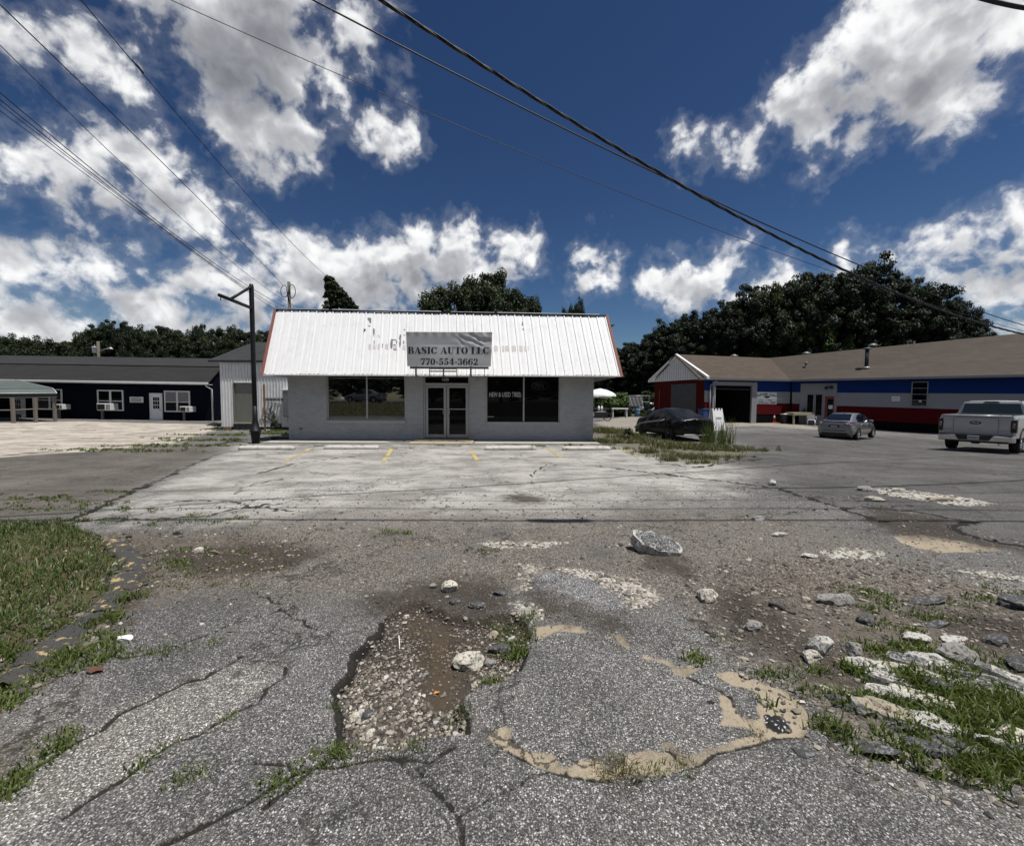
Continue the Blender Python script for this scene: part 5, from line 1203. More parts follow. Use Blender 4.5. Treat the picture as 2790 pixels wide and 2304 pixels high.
for px, w_ in ((1133, .06), (1282.5, .06)):
    xx = sx(px); fr_.box((xx-w_/2, YS+.031, 2.47), (xx+w_/2, YS+.079, zt2-.085), M['alu_dark'], .004); fr_.box((xx-w_/2, YS+.085, 2.44), (xx+w_/2, YE+.05, 2.49), M['alu_dark'], .004); fr_.box((xx-w_/2, YS+.10, zt2), (xx+w_/2, YS+.15, BZ1-.06), M['alu_dark'], .004)
for px, w_ in ((1170, .022), (1208, .05), (1244, .022), (1320, .018)):
    xx = sx(px); fr_.box((xx-w_/2, YS+.031, 2.47), (xx+w_/2, YS+.079, zt2-.085), M['alu_dark'], .003); fr_.box((xx-w_/2, YS+.085, 2.447), (xx+w_/2, YE+.05, 2.483), M['alu_dark'], .003)
fr_.box((sx(1100), YS+.0, 2.425), (sx(1300), YS+.06, 2.445), M['alu_dark'])
fr_.build('sign_frame', bn_)
mb = MB()
for y0_, y1_ in ((1003, 1006), (1009.5, 1013)): mb.box((sx(1171), YS+.02, sz_(1208, y1_)), (sx(1243), YS+.03, sz_(1208, y0_)), M['alu_dark'])
mb.build('old_sign_slats', bn_)

# ------------------------------------------------------------------ parking stops
def stop(pxa, pxb, py, mat, label):
    A3, B3 = G(pxa, py), G(pxb, py); L = (B3-A3).length; mid = (A3+B3)/2; r = random.Random(int(pxa)); secs = []; k = 24
    for i in range(k+1):
        x = -L/2+L*i/k; e = .82 if i in (0, k) else 1; j = r.gauss(0, .004)
        secs.append([(x, a*e, zz*e+j) for a, zz in ((-.085, -.02), (-.085, .06), (-.055, .125), (.055, .125), (.085, .06), (.085, -.02))])
    mb = MB(); mb.loft(secs, mat, close=True); o = mb.build('parking_stop', None, (mid.x, mid.y, gz(mid.x, mid.y)), label, 'parking stop', 'concrete parking stops in front of the shop')
    o.rotation_euler = (0, 0, math.atan2(B3.y-A3.y, B3.x-A3.x)+r.uniform(-.01, .01))
stop(652, 803, 1225, M['white_conc'], 'flaking white parking stop by the foot of the black sign pole')
stop(884, 1031, 1223.5, M['white_conc'], 'dirty white parking stop under the left shop window')
stop(1320, 1461, 1225.5, M['white_conc'], 'cleaner white parking stop under the right shop window')
stop(1532, 1662, 1226, M['white_conc'], 'white parking stop by the right corner of the shop')

# ------------------------------------------------------------------ black sign pole
pb = G(697, 1208); pole = empty('sign_pole', (pb.x, pb.y, gz(pb.x, pb.y)), 0, 'tall black steel sign pole with an empty bracket arm', 'sign pole')
mb = MB(); hp = W(697, 774, pb.y).z-pole.location.z
mb.lathe([(.115, 0), (.125, .02), (.16, .42), (.20, .44), (.20, .47), (.15, .50), (.085, .85), (.075, 1.4)], M['black_metal'], 14); mb.build('base_sleeve', pole)
mb = MB(); mb.lathe([(.075, .8), (.078, 2.5), (.078, hp-.1), (.06, hp)], M['black_metal'], 14); mb.build('pole', pole)
ah = W(697, 840, pb.y).z-pole.location.z; ax_ = Vector((.16, -1.9, 0)); mb = MB()
mb.tube([(0, 0, ah), ax_+Vector((0, 0, ah))], .055, M['black_metal'], 10); mb.tube([ax_+Vector((0, .06, ah)), ax_+Vector((0, .06, ah-.16))], .012, M['black_metal'], 6); mb.build('arm', pole)
mb = MB(); mb.tube([(0, -.05, hp-.12), ax_*.66+Vector((0, 0, ah+.04))], .045, M['black_metal'], 10); mb.build('brace', pole)

# ------------------------------------------------------------------ shingle materials
def shingle(name, c, c2_, axis_u, course=.14):
    m, q, b = mat_new(name); P = pos(q); sp_ = q.new('ShaderNodeSeparateXYZ'); q.l.new(P, sp_.inputs[0])
    u = q.vmath('DOT_PRODUCT', P, axis_u, out=1); cb = q.new('ShaderNodeCombineXYZ'); q.l.new(u, cb.inputs[0]); q.l.new(sp_.outputs[2], cb.inputs[1])
    bt = q.new('ShaderNodeTexBrick'); q.l.new(cb.outputs[0], bt.inputs['Vector']); bt.inputs['Scale'].default_value = 1.0
    bt.inputs['Brick Width'].default_value = .9; bt.inputs['Row Height'].default_value = course*.55; bt.inputs['Mortar Size'].default_value = .006; bt.inputs['Bias'].default_value = -.1
    for nm, v in (('Color1', c), ('Color2', c2_), ('Mortar', tuple(x*.45 for x in c))): bt.inputs[nm].default_value = (*v, 1)
    n_ = q.noise(q.vmath('MULTIPLY', P, (1, 1, 4)), 1.3, 7, .65); col = q.mix(q.lin(n_, .3, .7, 0, .55), bt.outputs['Color'], tuple(x*1.55 for x in c2_))
    q.put(b.inputs['Base Color'], col); b.inputs['Roughness'].default_value = .9
    bn = q.new('ShaderNodeBump'); bn.inputs['Strength'].default_value = .5; bn.inputs['Distance'].default_value = .02; q.put(bn.inputs['Height'], q.math('ADD', bt.outputs['Fac'], q.noise(P, 20, 5)))
    q.put(b.inputs['Normal'], bn.outputs[0]); return m
M['shingle_dark'] = shingle('charcoal shingles', (.008, .0075, .0078), (.016, .015, .015), (1, 0, 0))
M['shingle_grey'] = shingle('grey shingles', (.013, .0145, .015), (.020, .0215, .022), (1, 0, 0))
M['shingle_brown1'] = shingle('brown shingles', (.044, .031, .0205), (.061, .044, .030), (.947, .323, 0))
M['shingle_brown2'] = shingle('brown shingles on the long roof', (.034, .0255, .0182), (.048, .037, .027), (.784, -.621, 0))

# ------------------------------------------------------------------ white metal shed
YD = 22.0; shed = empty('metal_shed', (0, 0, 0), 0, 'white corrugated metal shed with a grey gable roof behind the sign pole', 'shed')
SX0, SX1, SZ0, SZ1 = wx(601.5, YD), -9.2, wz_(601, 1162, YD), 3.50
swx = (wx(636, YD), wx(700, YD), wz_(660, 1151, YD), wz_(660, 1040, YD))
def corr(x0, x1, z0, z1, nm):
    mb = MB(); x = x0; secs = [[], []]; pitch = .158
    prof = []
    while x < x1-.01:
        for a, h in ((0, 0), (.60, 0), (.68, .022), (.86, .022), (.94, 0)):
            if x+a*pitch <= x1: prof.append((x+a*pitch, h))
        x += pitch
    prof.append((x1, 0)); secs = [[(a, YD-h, z) for a, h in prof] for z in (z0, z1)]
    mb.loft(secs, M['shed_metal'], caps=False, smooth=False); mb.build(nm, shed)
corr(SX0, swx[0], SZ0, SZ1, 'wall_sheet'); corr(swx[0], swx[1], swx[3], SZ1, 'wall_sheet'); corr(swx[1], SX1, SZ0, SZ1, 'wall_sheet')
mb = MB(); mb.box((SX0, YD+.03, SZ0), (SX0+.1, 29, SZ1), M['shed_metal']); mb.box((SX0+.1, YD+.03, SZ0), (swx[0], YD+.1, SZ1), M['shed_metal']); mb.box((swx[1], YD+.03, SZ0), (SX1, YD+.1, SZ1), M['shed_metal']); mb.box((swx[0], YD+.03, swx[3]), (swx[1], YD+.1, SZ1), M['shed_metal']); mb.build('wall', shed)
fr_ = MB(); x0, x1, z0, z1 = swx
fr_.box((x0, YD-.03, z0), (x0+.05, YD+.12, z1), M['wood_grey'], .004); fr_.box((x1-.05, YD-.03, z0), (x1, YD+.12, z1), M['wood_grey'], .004); fr_.box((x0+.05, YD-.03, z1-.05), (x1-.05, YD+.12, z1), M['white_trim'], .004)
w = fr_.build('window', shed); p = MB(); p.box((x0+.05, YD+.05, z0), (x1-.05, YD+.06, z1-.05), M['board_glass']); p.build('pane', w)
p = MB(); p.box((x0-.02, YD-.06, z0-.06), (x1+.02, YD+.13, z0-.002), M['cream_wood'], .005); p.build('sill', w)
for i in range(4):
    bw_ = (x1-x0+.1)/4
    p = MB(); p.box((x0-.05+i*bw_+.006, YD-.01, z0-.36), (x0-.05+(i+1)*bw_-.006, YD+.15, z0-.065), M['cmu'], .01); p.build('block', shed)
p = MB(); p.box((SX0+.08, YD-.03, -.1), (SX0+.5, YD+.2, SZ0-.005), M['brick_red'], .02); p.build('brick_footing', shed)
p = MB(); p.box((swx[1]+.05, YD+.02, -.1), (SX1, YD+.2, SZ0), M['dark_edge']); p.build('footing', shed)
p = MB(); vs = [(SX0-.5, YD-.14, 3.50), (SX1+.3, YD-.14, 3.50), (SX1+.3, 25.6, 4.92), (SX0-.42, 25.6, 4.92), (SX1+.3, 29.2, 3.50), (SX0-.5, 29.2, 3.50)]
dz = Vector((0, 0, .10)); vs2 = [Vector(v)+dz for v in vs]; p.add(vs+vs2, [(6, 7, 8, 9), (9, 8, 10, 11), (0, 1, 7, 6), (0, 3, 9, 6), (3, 5, 11, 9), (0, 1, 2, 3), (3, 2, 4, 5)], M['shingle_grey']); p.build('roof', shed)
mb = MB(); mb.add([(SX0+.05, YD+.1, SZ1), (SX0+.05, 29, SZ1), (SX0+.05, 25.6, 4.85)], [(0, 1, 2)], M['shed_metal']); mb.build('gable', shed)
p = MB(); p.box((wx(775, YD), YD-.28, wz_(775, 1064, YD)), (wx(795, YD), YD-.03, wz_(775, 1060, YD)), M['white_trim'], .01); p.box((wx(777, YD), YD-.24, wz_(775, 1134, YD)), (wx(795, YD), YD-.03, wz_(775, 1064.5, YD)), M['alu_dark'], .01)
for k in range(14): zz = wz_(775, 1134, YD)+.05+k*.09; p.box((wx(777, YD)+.02, YD-.25, zz), (wx(795, YD), YD-.235, zz+.03), M['alu'])
p.build('louvre_unit', shed)
p = MB(); za, zb2 = wz_(740, 1084, YD), wz_(740, 1092, YD)
p.box((wx(721, YD), YD-.20, za-.03), (wx(777, YD), YD-.16, za), M['alu_dark'])
for k in range(6): xx = wx(722+k*9.6, YD); p.box((xx, YD-.17, zb2), (xx+.09, YD-.03, za-.035), M['alu_dark'])
p.build('wall_rack', shed)
pg = G(737.5, 1172); o = MB(); o.box((-.045, -.02, 0), (.045, .02, 2.35), M['wood'], .004); o.build('timber_post', None, (pg.x, 21.2, gz(pg.x, 21.2)), 'brown timber plank standing against the white shed', 'plank')
o = MB(); o.tube([(0, 0, 0), (.10, .2, 1.2)], .018, M['wood_grey'], 6); o.build('stick', None, (wx(748, 21.3), 21.3, 0), 'thin dark stick leaning on the shed by the sapling', 'stick')
o = MB(); o.prism([(-.07, 0), (.07, 0), (.08, .7), (.03, .95), (-.03, .95), (-.08, .7)], 'y', 0, .03, M['wood_grey']); o.build('board', None, (wx(744, 21.3), 21.35, 0), 'grey rounded board propped behind the pine sapling', 'board')
def flat(name, px, py, w, d_, h_, mat, label, cat):
    c = G(px, py); o = MB(); o.box((-w/2, -d_/2, 0), (w/2, d_/2, h_), mat, .01); q_ = o.build(name, None, (c.x, c.y, gz(c.x, c.y)+.005), label, cat); q_.rotation_euler = (0, 0, .15)
flat('scrap_board', 755, 1189, .40, .12, .04, M['plastic_white'], 'white scrap board lying in the grass beside the shop', 'scrap')
flat('scrap_sheet', 729, 1173, .30, .2, .05, M['plastic_white'], 'white scrap by the foot of the pine sapling', 'scrap')
flat('black_tray', 777, 1166, .45, .3, .10, M['plastic_black'], 'black tray at the corner of the shop', 'tray')
o = MB(); o.tube([(-.5, 0, .05), (0, .03, .05), (.45, 0, .05)], .05, M['plastic_black'], 8); o.build('drain_hose', None, (wx(772, 16.7), 16.7, gz(-9.2, 16.7)), 'black hose lying at the left foot of the shop wall', 'hose')

# ------------------------------------------------------------------ navy house
hx = -21.7; house = empty('navy_house', (hx, 30.6, 0), 0, 'long dark navy house with white windows and a charcoal gambrel roof', 'house'); house.rotation_euler = (0, math.radians(.62), 0)
HL = 30.0
def hw(px, py, Y=30.6):           # pixel on the house front -> local coords
    p = W(px, py, Y); q_ = house.matrix_basis.inverted() @ p; return q_.x, q_.z
bpy.context.view_layer.update()
prof = [(-.45, 2.78), (1.0, 3.98), (5.4, 4.98), (9.8, 3.98), (11.2, 2.78)]
mb = MB(); mb.box((-HL, 0, -.4), (0, .2, 2.80), M['navy']); mb.box((-.2, .2, -.4), (0, 10.8, 2.80), M['navy']); mb.build('wall', house)
mb = MB(); mb.add([(-.02, .0, 2.75), (-.02, 1.0, 3.93), (-.02, 5.4, 4.93), (-.02, 9.8, 3.93), (-.02, 10.8, 2.75)], [(0, 1, 2, 3, 4)], M['navy']); mb.build('gable', house)
mb = MB()
for i in range(4):
    (a, z0), (b_, z1) = prof[i], prof[i+1]
    mb.add([(-HL, a, z0), (.06, a, z0), (.06, b_, z1), (-HL, b_, z1), (-HL, a, z0-.07), (.06, a, z0-.07), (.06, b_, z1-.07), (-HL, b_, z1-.07)], [(0, 1, 2, 3), (4, 5, 6, 7), (1, 2, 6, 5), (0, 1, 5, 4)], M['shingle_dark'])
mb.box((-HL, .94, 3.985), (.06, 1.06, 4.01), M['shingle_dark']); mb.build('roof', house)
mb = MB(); mb.box((-HL, -.58, 2.64), (.05, -.46, 2.77), M['white_trim'], .01); mb.box((-HL, -.45, 2.60), (.02, .0, 2.64), M['white_trim']); mb.build('gutter', house)
mb = MB(); mb.tube([(-.10, -.5, 2.64), (-.10, -.5, 2.52), (.0, -.06, 2.28), (.02, -.06, -.1)], .05, M['white_trim'], 8); mb.build('downspout', house)
mb = MB(); mb.box((-HL, -.05, -.4), (0, -.001, -.02), M['white_conc']); mb.build('footing', house)
def hwin(x0p, x1p, y0p, y1p, curtain=False, clutter=False):
    a, zt3 = hw(x0p, y0p); b_, zb3 = hw(x1p, y1p); f_ = .085; xm_ = (a+b_)/2; zm = zb3+(zt3-zb3)*.47
    fr_ = MB()
    for u0, u1 in ((a, a+f_), (b_-f_, b_), (xm_-.06, xm_+.06)): fr_.box((u0, -.06, zb3), (u1, .02, zt3), M['white_trim'], .005)
    for u0, u1 in ((a+f_, xm_-.06), (xm_+.06, b_-f_)):
        for z0, z1 in ((zb3, zb3+f_), (zt3-f_, zt3), (zm-.025, zm+.025)): fr_.box((u0, -.055, z0), (u1, .015, z1), M['white_trim'], .004)
    w_ = fr_.build('window', house)
    for u0, u1 in ((a+f_, xm_-.06), (xm_+.06, b_-f_)):
        for z0, z1 in ((zb3+f_, zm-.025), (zm+.025, zt3-f_)):
            p = MB(); p.box((u0, -.02, z0), (u1, -.012, z1), M['glass_smoked'] if not (curtain and z0 > zm-.1) else M['curtain']); p.build('pane', w_)
    return a, b_, zb3, zt3
hwin(265.6, 338.5, 1061.8, 1119.3); hwin(448, 519.6, 1064, 1122.7, True); hwin(100, 172, 1059, 1116.7)
a, zt3 = hw(407.6, 1070.5); b_, zb3 = hw(445, 1152)
fr_ = MB(); fr_.box((a, -.05, zb3), (a+.12, .02, zt3), M['white_trim'], .005); fr_.box((b_-.08, -.05, zb3), (b_, .02, zt3), M['white_trim'], .005); fr_.box((a+.12, -.05, zt3-.08), (b_-.08, .02, zt3), M['white_trim'], .005)
d_ = fr_.build('door', house); p = MB(); p.box((a+.12, -.03, zb3), (b_-.08, .0, zt3-.08), M['plastic_white']); p.build('door_leaf', d_)
for i in range(3):
    for j in range(3):
        p = MB(); w3 = (b_-a-.45)/3; x_ = a+.255+i*w3; z_ = zt3-.28-(j+1)*.29; p.box((x_, -.036, z_+.02), (x_+w3-.03, -.031, z_+.27), M['glass_smoked']); p.build('pane', d_)
p = MB(); p.lathe([(.03, -.03), (.035, 0), (.03, .03)], M['alu_dark'], 8, (b_-.16, -.05, zb3+.95)); p.build('door_knob', d_)
a, zt3 = hw(30, 1085); b_, zb3 = hw(72, 1146)
fr_ = MB(); fr_.box((a, -.05, zb3), (b_, .0, zt3), M['white_trim'], .005); d_ = fr_.build('door', house)
for i in range(3):
    for j in range(4):
        if j == 2: continue
        p = MB(); w3 = (b_-a-.6)/3; x_ = a+.3+i*w3; z_ = zt3-.05-(j+1)*.36; p.box((x_+.02, -.058, z_+.02), (x_+w3-.02, -.051, z_+.34), M['glass_smoked']); p.build('pane', d_)
a, zt3 = hw(354, 1080.5); b_, zb3 = hw(391.6, 1096.5)
sg = empty('wall_sign', (0, 0, 0), 0, 'small white oval logo sign on the navy wall left of the white door', 'sign'); sg.parent = None; sg.matrix_basis = house.matrix_basis.copy()
p = MB(); p.box((a, -.04, zb3), (b_, -.005, zt3), M['white_trim'], .006); p.build('board', sg)
p = MB(); xc, zc = (a+b_)/2, (zb3+zt3)/2
p.tube([(xc+.34*math.cos(t_), -.045, zc+.02+.13*math.sin(t_)) for t_ in np.linspace(.5, 2.64, 16)], .012, M['alu_dark'], 4); p.tube([(xc+(k/15-.5)*.74, -.045, zc+.02+.02*math.sin(k*2.1)) for k in range(16)], .026, M['alu_dark'], 4); p.tube([(xc+(k/15-.55)*.74, -.045, zc-.09+.012*math.sin(k*1.7)) for k in range(16)], .022, M['alu_dark'], 4); p.build('logo', sg)
def ac(x0p, x1p, y0p, y1p, pxp, pyb, label):
    p0 = W(x0p, y1p, 30.0); p1 = W(x1p, y0p, 30.0); w_, h_ = p1.x-p0.x, p1.z-p0.z
    e = empty('air_conditioner', p0, 0, label, 'air conditioner', 'window air conditioners on posts'); dp = .6
    m_ = MB(); m_.box((0, 0, 0), (w_, dp, h_), M['white_trim'], .02); m_.build('case', e); m_ = MB(); m_.box((.05, -.012, .05), (w_*.58, .0, h_-.05), M['plastic_black']); m_.build('grille', e)
    m_ = MB()
    for k in range(3): m_.box((w_*.70+k*w_*.09, -.01, .06), (w_*.74+k*w_*.09, .0, h_-.06), M['plastic_black'])
    m_.build('vent_slots', e)
    g_ = W(pxp, pyb, 30.1); m_ = MB(); m_.box((g_.x-p0.x-.06, .1, zf(g_.x, 30)-p0.z-.1), (g_.x-p0.x+.06, .22, -.002), M['wood_grey'], .005); m_.build('support_post', e)
ac(263.5, 301, 1099, 1117.5, 278, 1150, 'air conditioner on a post under the left white window')
ac(489.5, 517, 1107, 1122, 501, 1152, 'air conditioner on a post at the window right of the door')
ac(152, 169, 1101, 1115, 160, 1148, 'air conditioner in the window beside the green awning')
# green awning on posts
aw = empty('porch_awning', W(148, 1085, 27), 0, 'green ribbed metal awning on square posts at the left edge', 'awning'); L0 = aw.location
def awp(px, py, Y): return W(px, py, Y)-L0
mb = MB(); nR = 8
bk = [awp(-500, 1036, 30.0), awp(43, 1036, 30.0)]; f1 = [awp(-500, 1062, 24.4), awp(144, 1059, 27.3)]; f2 = [awp(-500, 1074, 23.9), awp(155, 1071, 26.9)]; f3 = [awp(-500, 1086, 23.95), awp(155, 1082, 26.95)]
for k in range(nR):
    t0, t1 = k/nR, (k+.86)/nR
    for (ta, tb, dz_) in ((t0, t1, .03), (t1, (k+1)/nR, .0)):
        q0 = [bk[0].lerp(f1[0], ta), bk[1].lerp(f1[1], ta), bk[1].lerp(f1[1], tb), bk[0].lerp(f1[0], tb)]
        mb.add([v+Vector((0, 0, dz_)) for v in q0], [(0, 1, 2, 3)], M['green_roof'])
mb.add([f1[0], f1[1], f2[1], f2[0]], [(0, 1, 2, 3)], M['green_roof']); mb.build('roof_sheet', aw)
mb = MB(); mb.add([f2[0], f2[1], f3[1], f3[0]], [(0, 1, 2, 3)], simple('dark green fascia', (.012, .022, .018), .6)); mb.build('fascia', aw)
mb = MB(); up_ = Vector((0, 0, .03)); mb.tube([bk[1]+up_, f1[1]+up_, f2[1]], .03, M['alu'], 6); mb.tube([f3[0], f3[1]], .02, M['alu'], 6); mb.tube([f2[0], f2[1]], .018, M['alu'], 6); mb.build('edge_trim', aw)
for px, Yp in ((34, 25.2), (95, 26.1), (148, 27.0), (-120, 24.5)):
    b3 = W(px, 1100, Yp); zg = zf(b3.x, Yp); tz = W(px, 1084, Yp).z
    m_ = MB(); m_.box((b3.x-L0.x-.07, Yp-L0.y-.07, zg-L0.z-.1), (b3.x-L0.x+.07, Yp-L0.y+.07, tz-L0.z), M['wood_grey'], .006); m_.build('post', aw)
m_ = MB(); m_.tube([awp(-120, 1118, 24.5), awp(34, 1117, 25.2), awp(95, 1114, 26.1), awp(148, 1114, 27.0)], .035, M['wood_grey'], 6); m_.build('rail', aw)
# ------------------------------------------------------------------ car wash on the right
PA, PB, PC = Vector((14.8, 32.6)), Vector((23.3, 35.5)), Vector((33.4, 27.5)); PD = Vector((12.87, 38.25)); PC2 = PC+(PC-PB)*.35
cw = empty('car_wash_building', (PA.x, PA.y, 0), 0, 'L-shaped car wash painted in blue, white and red bands under brown shingles', 'building'); CO = cw.location.copy()
class Wall:
    def __init__(s, P_, Q_, out):
        s.P = P_; s.d = (Q_-P_).normalized(); s.L = (Q_-P_).length; n_ = Vector((s.d.y, -s.d.x)); s.n = n_ if n_.dot(out) > 0 else -n_
    def hit(s, px, py):
        r_ = ray(px, py); den = r_.x*s.n.x+r_.y*s.n.y; t_ = (s.P.x*s.n.x+s.P.y*s.n.y)/den
        x, y = r_.x*t_, r_.y*t_; return (x-s.P.x)*s.d.x+(y-s.P.y)*s.d.y, EYE+r_.z*t_
    def pt(s, u, t_, z): return Vector((s.P.x+s.d.x*u+s.n.x*t_, s.P.y+s.d.y*u+s.n.y*t_, z))-CO
    def quad(s, mb, pts, t0, t1, mat):         # pts: (u, z) outline pushed from depth t0 to t1
        n_ = len(pts); vs = [s.pt(u, t0, z) for u, z in pts]+[s.pt(u, t1, z) for u, z in pts]
        mb.add(vs, [tuple(range(n_)), tuple(range(n_, 2*n_))]+[(i, (i+1) % n_, n_+(i+1) % n_, n_+i) for i in range(n_)], mat)
    def box(s, mb, u0, u1, z0, z1, t0, t1, mat): s.quad(mb, [(u0, z0), (u1, z0), (u1, z1), (u0, z1)], t0, t1, mat)
    def pxq(s, mb, pxs, t0, t1, mat): s.quad(mb, [s.hit(*p) for p in pxs], t0, t1, mat)
W1 = Wall(PA, PB, Vector((0, -1))); W2 = Wall(PB, PC2, Vector((-1, -1))); WG = Wall(PA, PD, Vector((-1, 0)))
g0, g1 = W1.hit(1946, 1060)[0], W1.hit(2046, 1060)[0]; gz1 = W1.hit(1995, 1060)[1]
mb = MB(); W1.box(mb, 0, g0, -.7, 3.3, -.25, 0, M['black_base']); W1.box(mb, g1, W1.L, -.7, 3.3, -.25, 0, M['black_base']); W1.box(mb, g0, g1, gz1, 3.3, -.25, 0, M['black_base'])
W2.box(mb, 0, W2.L, -.9, 3.3, -.25, 0, M['black_base']); WG.box(mb, 0.02, WG.L, -.7, 3.3, -.25, 0, M['red_siding']); mb.build('wall', cw)
mb = MB(); W1.box(mb, g0-.6, g1+.6, -.5, 3.2, -4.6, -4.5, M['interior']); W1.box(mb, g0-.6, g0-.5, -.5, 3.2, -4.5, -.25, M['interior']); W1.box(mb, g1+.5, g1+.6, -.5, 3.2, -4.5, -.25, M['interior']); W1.box(mb, g0-.6, g1+.6, 3.1, 3.2, -4.5, -.25, M['interior']); mb.build('interior_wall', cw)
def band(wall, pxs, mat): mb = MB(); wall.pxq(mb, pxs, .0, .02, mat); mb.build('painted_band', cw)
band(W1, [(1919, 1032), (1945, 1034), (1945, 1064.5), (1919, 1063.5)], M['blue_band']); band(W1, [(1919, 1063.5), (1945, 1064.5), (1945, 1096), (1919, 1095)], M['white_dull']); band(W1, [(1919, 1095), (1945, 1096), (1945, 1128), (1919, 1127)], M['red_band'])
band(W1, [(2059, 1038), (2158, 1038), (2158, 1067.5), (2059, 1066.5)], M['blue_band']); band(W1, [(2059, 1066.5), (2158, 1067.5), (2158, 1099), (2058, 1097.5)], M['white_dull']); band(W1, [(2058, 1097.5), (2158, 1099), (2158, 1129), (2056, 1128)], M['red_band'])
band(W2, [(2158, 1036), (2182, 1036), (2181, 1068.5), (2158, 1068)], M['blue_band']); band(W2, [(2158, 1068), (2181, 1068.5), (2178, 1100), (2158, 1099)], M['white_dull']); band(W2, [(2158, 1099), (2178, 1100), (2176, 1130), (2158, 1129)], M['red_band'])
band(W2, [(2182, 1045), (2281, 1044), (2278, 1165), (2175, 1163)], M['white_dull']); band(W2, [(2182, 1036), (2281, 1034), (2281, 1044), (2182, 1045)], M['blue_band'])
band(W2, [(2281, 1034), (2486, 1029), (2486, 1071), (2281, 1069.5)], M['blue_band']); band(W2, [(2281, 1069.5), (2486, 1071), (2484, 1111), (2279, 1105)], M['white_dull']); band(W2, [(2279, 1105), (2484, 1111), (2484, 1152), (2278, 1141)], M['red_band'])
band(W2, [(2486, 1029), (2830, 1017), (2830, 1073), (2486, 1071)], M['blue_band']); band(W2, [(2486, 1071), (2830, 1073), (2830, 1122), (2484, 1111)], M['white_dull']); band(W2, [(2484, 1111), (2830, 1122), (2830, 1165), (2484, 1152)], M['red_band'])
# gable end
GU = WG.L; mb = MB(); WG.quad(mb, [(-.45, 3.30), (GU+.45, 3.30), (GU/2, 5.30)], -.06, .06, M['shed_metal'])
for k in range(22):
    u = k*GU/22+.1; h = 3.3+2.0*(1-abs(u-GU/2)/(GU/2+.45)); WG.box(mb, u, u+.03, 3.32, h-.05, .055, .066, M['alu_dark'])
mb.build('gable', cw)
mb = MB()
for sgn in (0, 1):
    a_, b_ = ((-.55, 3.27), (GU/2, 5.43)) if sgn == 0 else ((GU+.55, 3.27), (GU/2, 5.43))
    WG.quad(mb, [a_, (a_[0], a_[1]+.2), (b_[0], b_[1]+.06), (b_[0], b_[1]-.16)], .06, .30, M['white_trim'])
mb.build('rake_board', cw)
b0 = WG.hit(1898, 1044); b1 = WG.hit(1829.8, 1044); ub0, ub1 = sorted((b0[0], b1[0])); zc = -.2; row = 0
while zc < b0[1]-.1:
    uu = ub0-(.2 if row % 2 else 0)
    while uu < ub1:
        a_, e_ = max(uu+.006, ub0), min(uu+.394, ub1); uu += .4
        if e_-a_ > .05: mb = MB(); WG.box(mb, a_, e_, zc+.006, min(zc+.194, b0[1]), .0, .03+.006*((row*7+int(uu*10)) % 3), M['cmu']); mb.build('block', cw)
    zc += .2; row += 1
mb = MB(); WG.box(mb, WG.hit(1797, 1060)[0]-.02, WG.hit(1797, 1060)[0]+.02, .2, 2.6, .0, .012, M['rust_trim']); mb.build('siding_batten', cw)
# garage frame and half lowered door
fr_ = MB(); f0 = W1.hit(1939, 1060)[0]; f1_ = W1.hit(2059, 1060)[0]; ztop = W1.hit(1995, 1040)[1]
W1.box(fr_, f0, g0+.02, -.35, ztop, .0, .14, M['white_dull']); W1.box(fr_, g1-.02, f1_, -.35, ztop, .0, .14, M['white_dull']); W1.box(fr_, g0+.02, g1-.02, gz1+.28, ztop, .0, .12, M['white_dull']); fr_.build('garage_frame', cw)
mb = MB(); W1.box(mb, g0+.02, g1-.02, gz1-.02, gz1+.28, -.1, -.05, M['white_dull']); mb.build('garage_door', cw)
mb = MB()
for pxx in (1931, 1943.5):
    u = W1.hit(pxx, 1100)[0]; mb.tube([W1.pt(u, .12, 3.0 if pxx > 1940 else 2.8), W1.pt(u, .12, -.1)], .055, M['white_dull'], 8)
u0_, u1_ = W1.hit(1931, 1100)[0], W1.hit(1943.5, 1100)[0]; mb.tube([W1.pt(u0_, .12, 2.8), W1.pt(u1_, .30, 3.15)], .055, M['white_dull'], 8); mb.build('downspout', cw)
# windows, door, lamp
def cwin(pxs, t_glass, rows_, lab=None):
    a_, b_, c_, d_ = [W2.hit(*p) for p in pxs]; u0, u1 = a_[0], b_[0]; z1_, z0_ = a_[1], d_[1]; fr_ = MB(); f = .06
    for x0_, x1_ in ((u0, u0+f), (u1-f, u1)): W2.box(fr_, x0_, x1_, z0_, z1_, .02, .06, M['white_dull'])
    for k in range(rows_+1):
        zz = z0_+(z1_-z0_-f)*k/rows_; W2.box(fr_, u0+f, u1-f, zz, zz+(f if k in (0, rows_) else .035), .02, .055, M['white_dull'])
    w_ = fr_.build('window', cw)
    for k in range(rows_):
        zz = z0_+(z1_-z0_-f)*k/rows_; mb = MB(); W2.box(mb, u0+f, u1-f, zz+.03, zz+(z1_-z0_-f)/rows_, .022, .03, M['glass_smoked']); mb.build('pane', w_)
    return w_
cwin([(2198, 1073), (2219, 1073), (2219, 1131), (2198, 1131)], 0, 1); cwin([(2221, 1073), (2243, 1073), (2243, 1133), (2221, 1133)], 0, 1); w3_ = cwin([(2484, 1040), (2530, 1040), (2528, 1107), (2484, 1107)], 0, 4)
mb = MB(); u0, z0 = W2.hit(2481, 1108); u1, z1 = W2.hit(2523, 1106); W2.box(mb, u0, u1, z0-.08, z0, .02, .14, M['white_dull']); mb.build('sill', w3_)
mb = MB(); u, z = W2.hit(2507, 1092.5); W2.quad(mb, [(u-.09, z), (u, z-.09), (u+.09, z), (u, z+.09)], .032, .036, M['paper']); mb.build('paper_diamond', w3_)
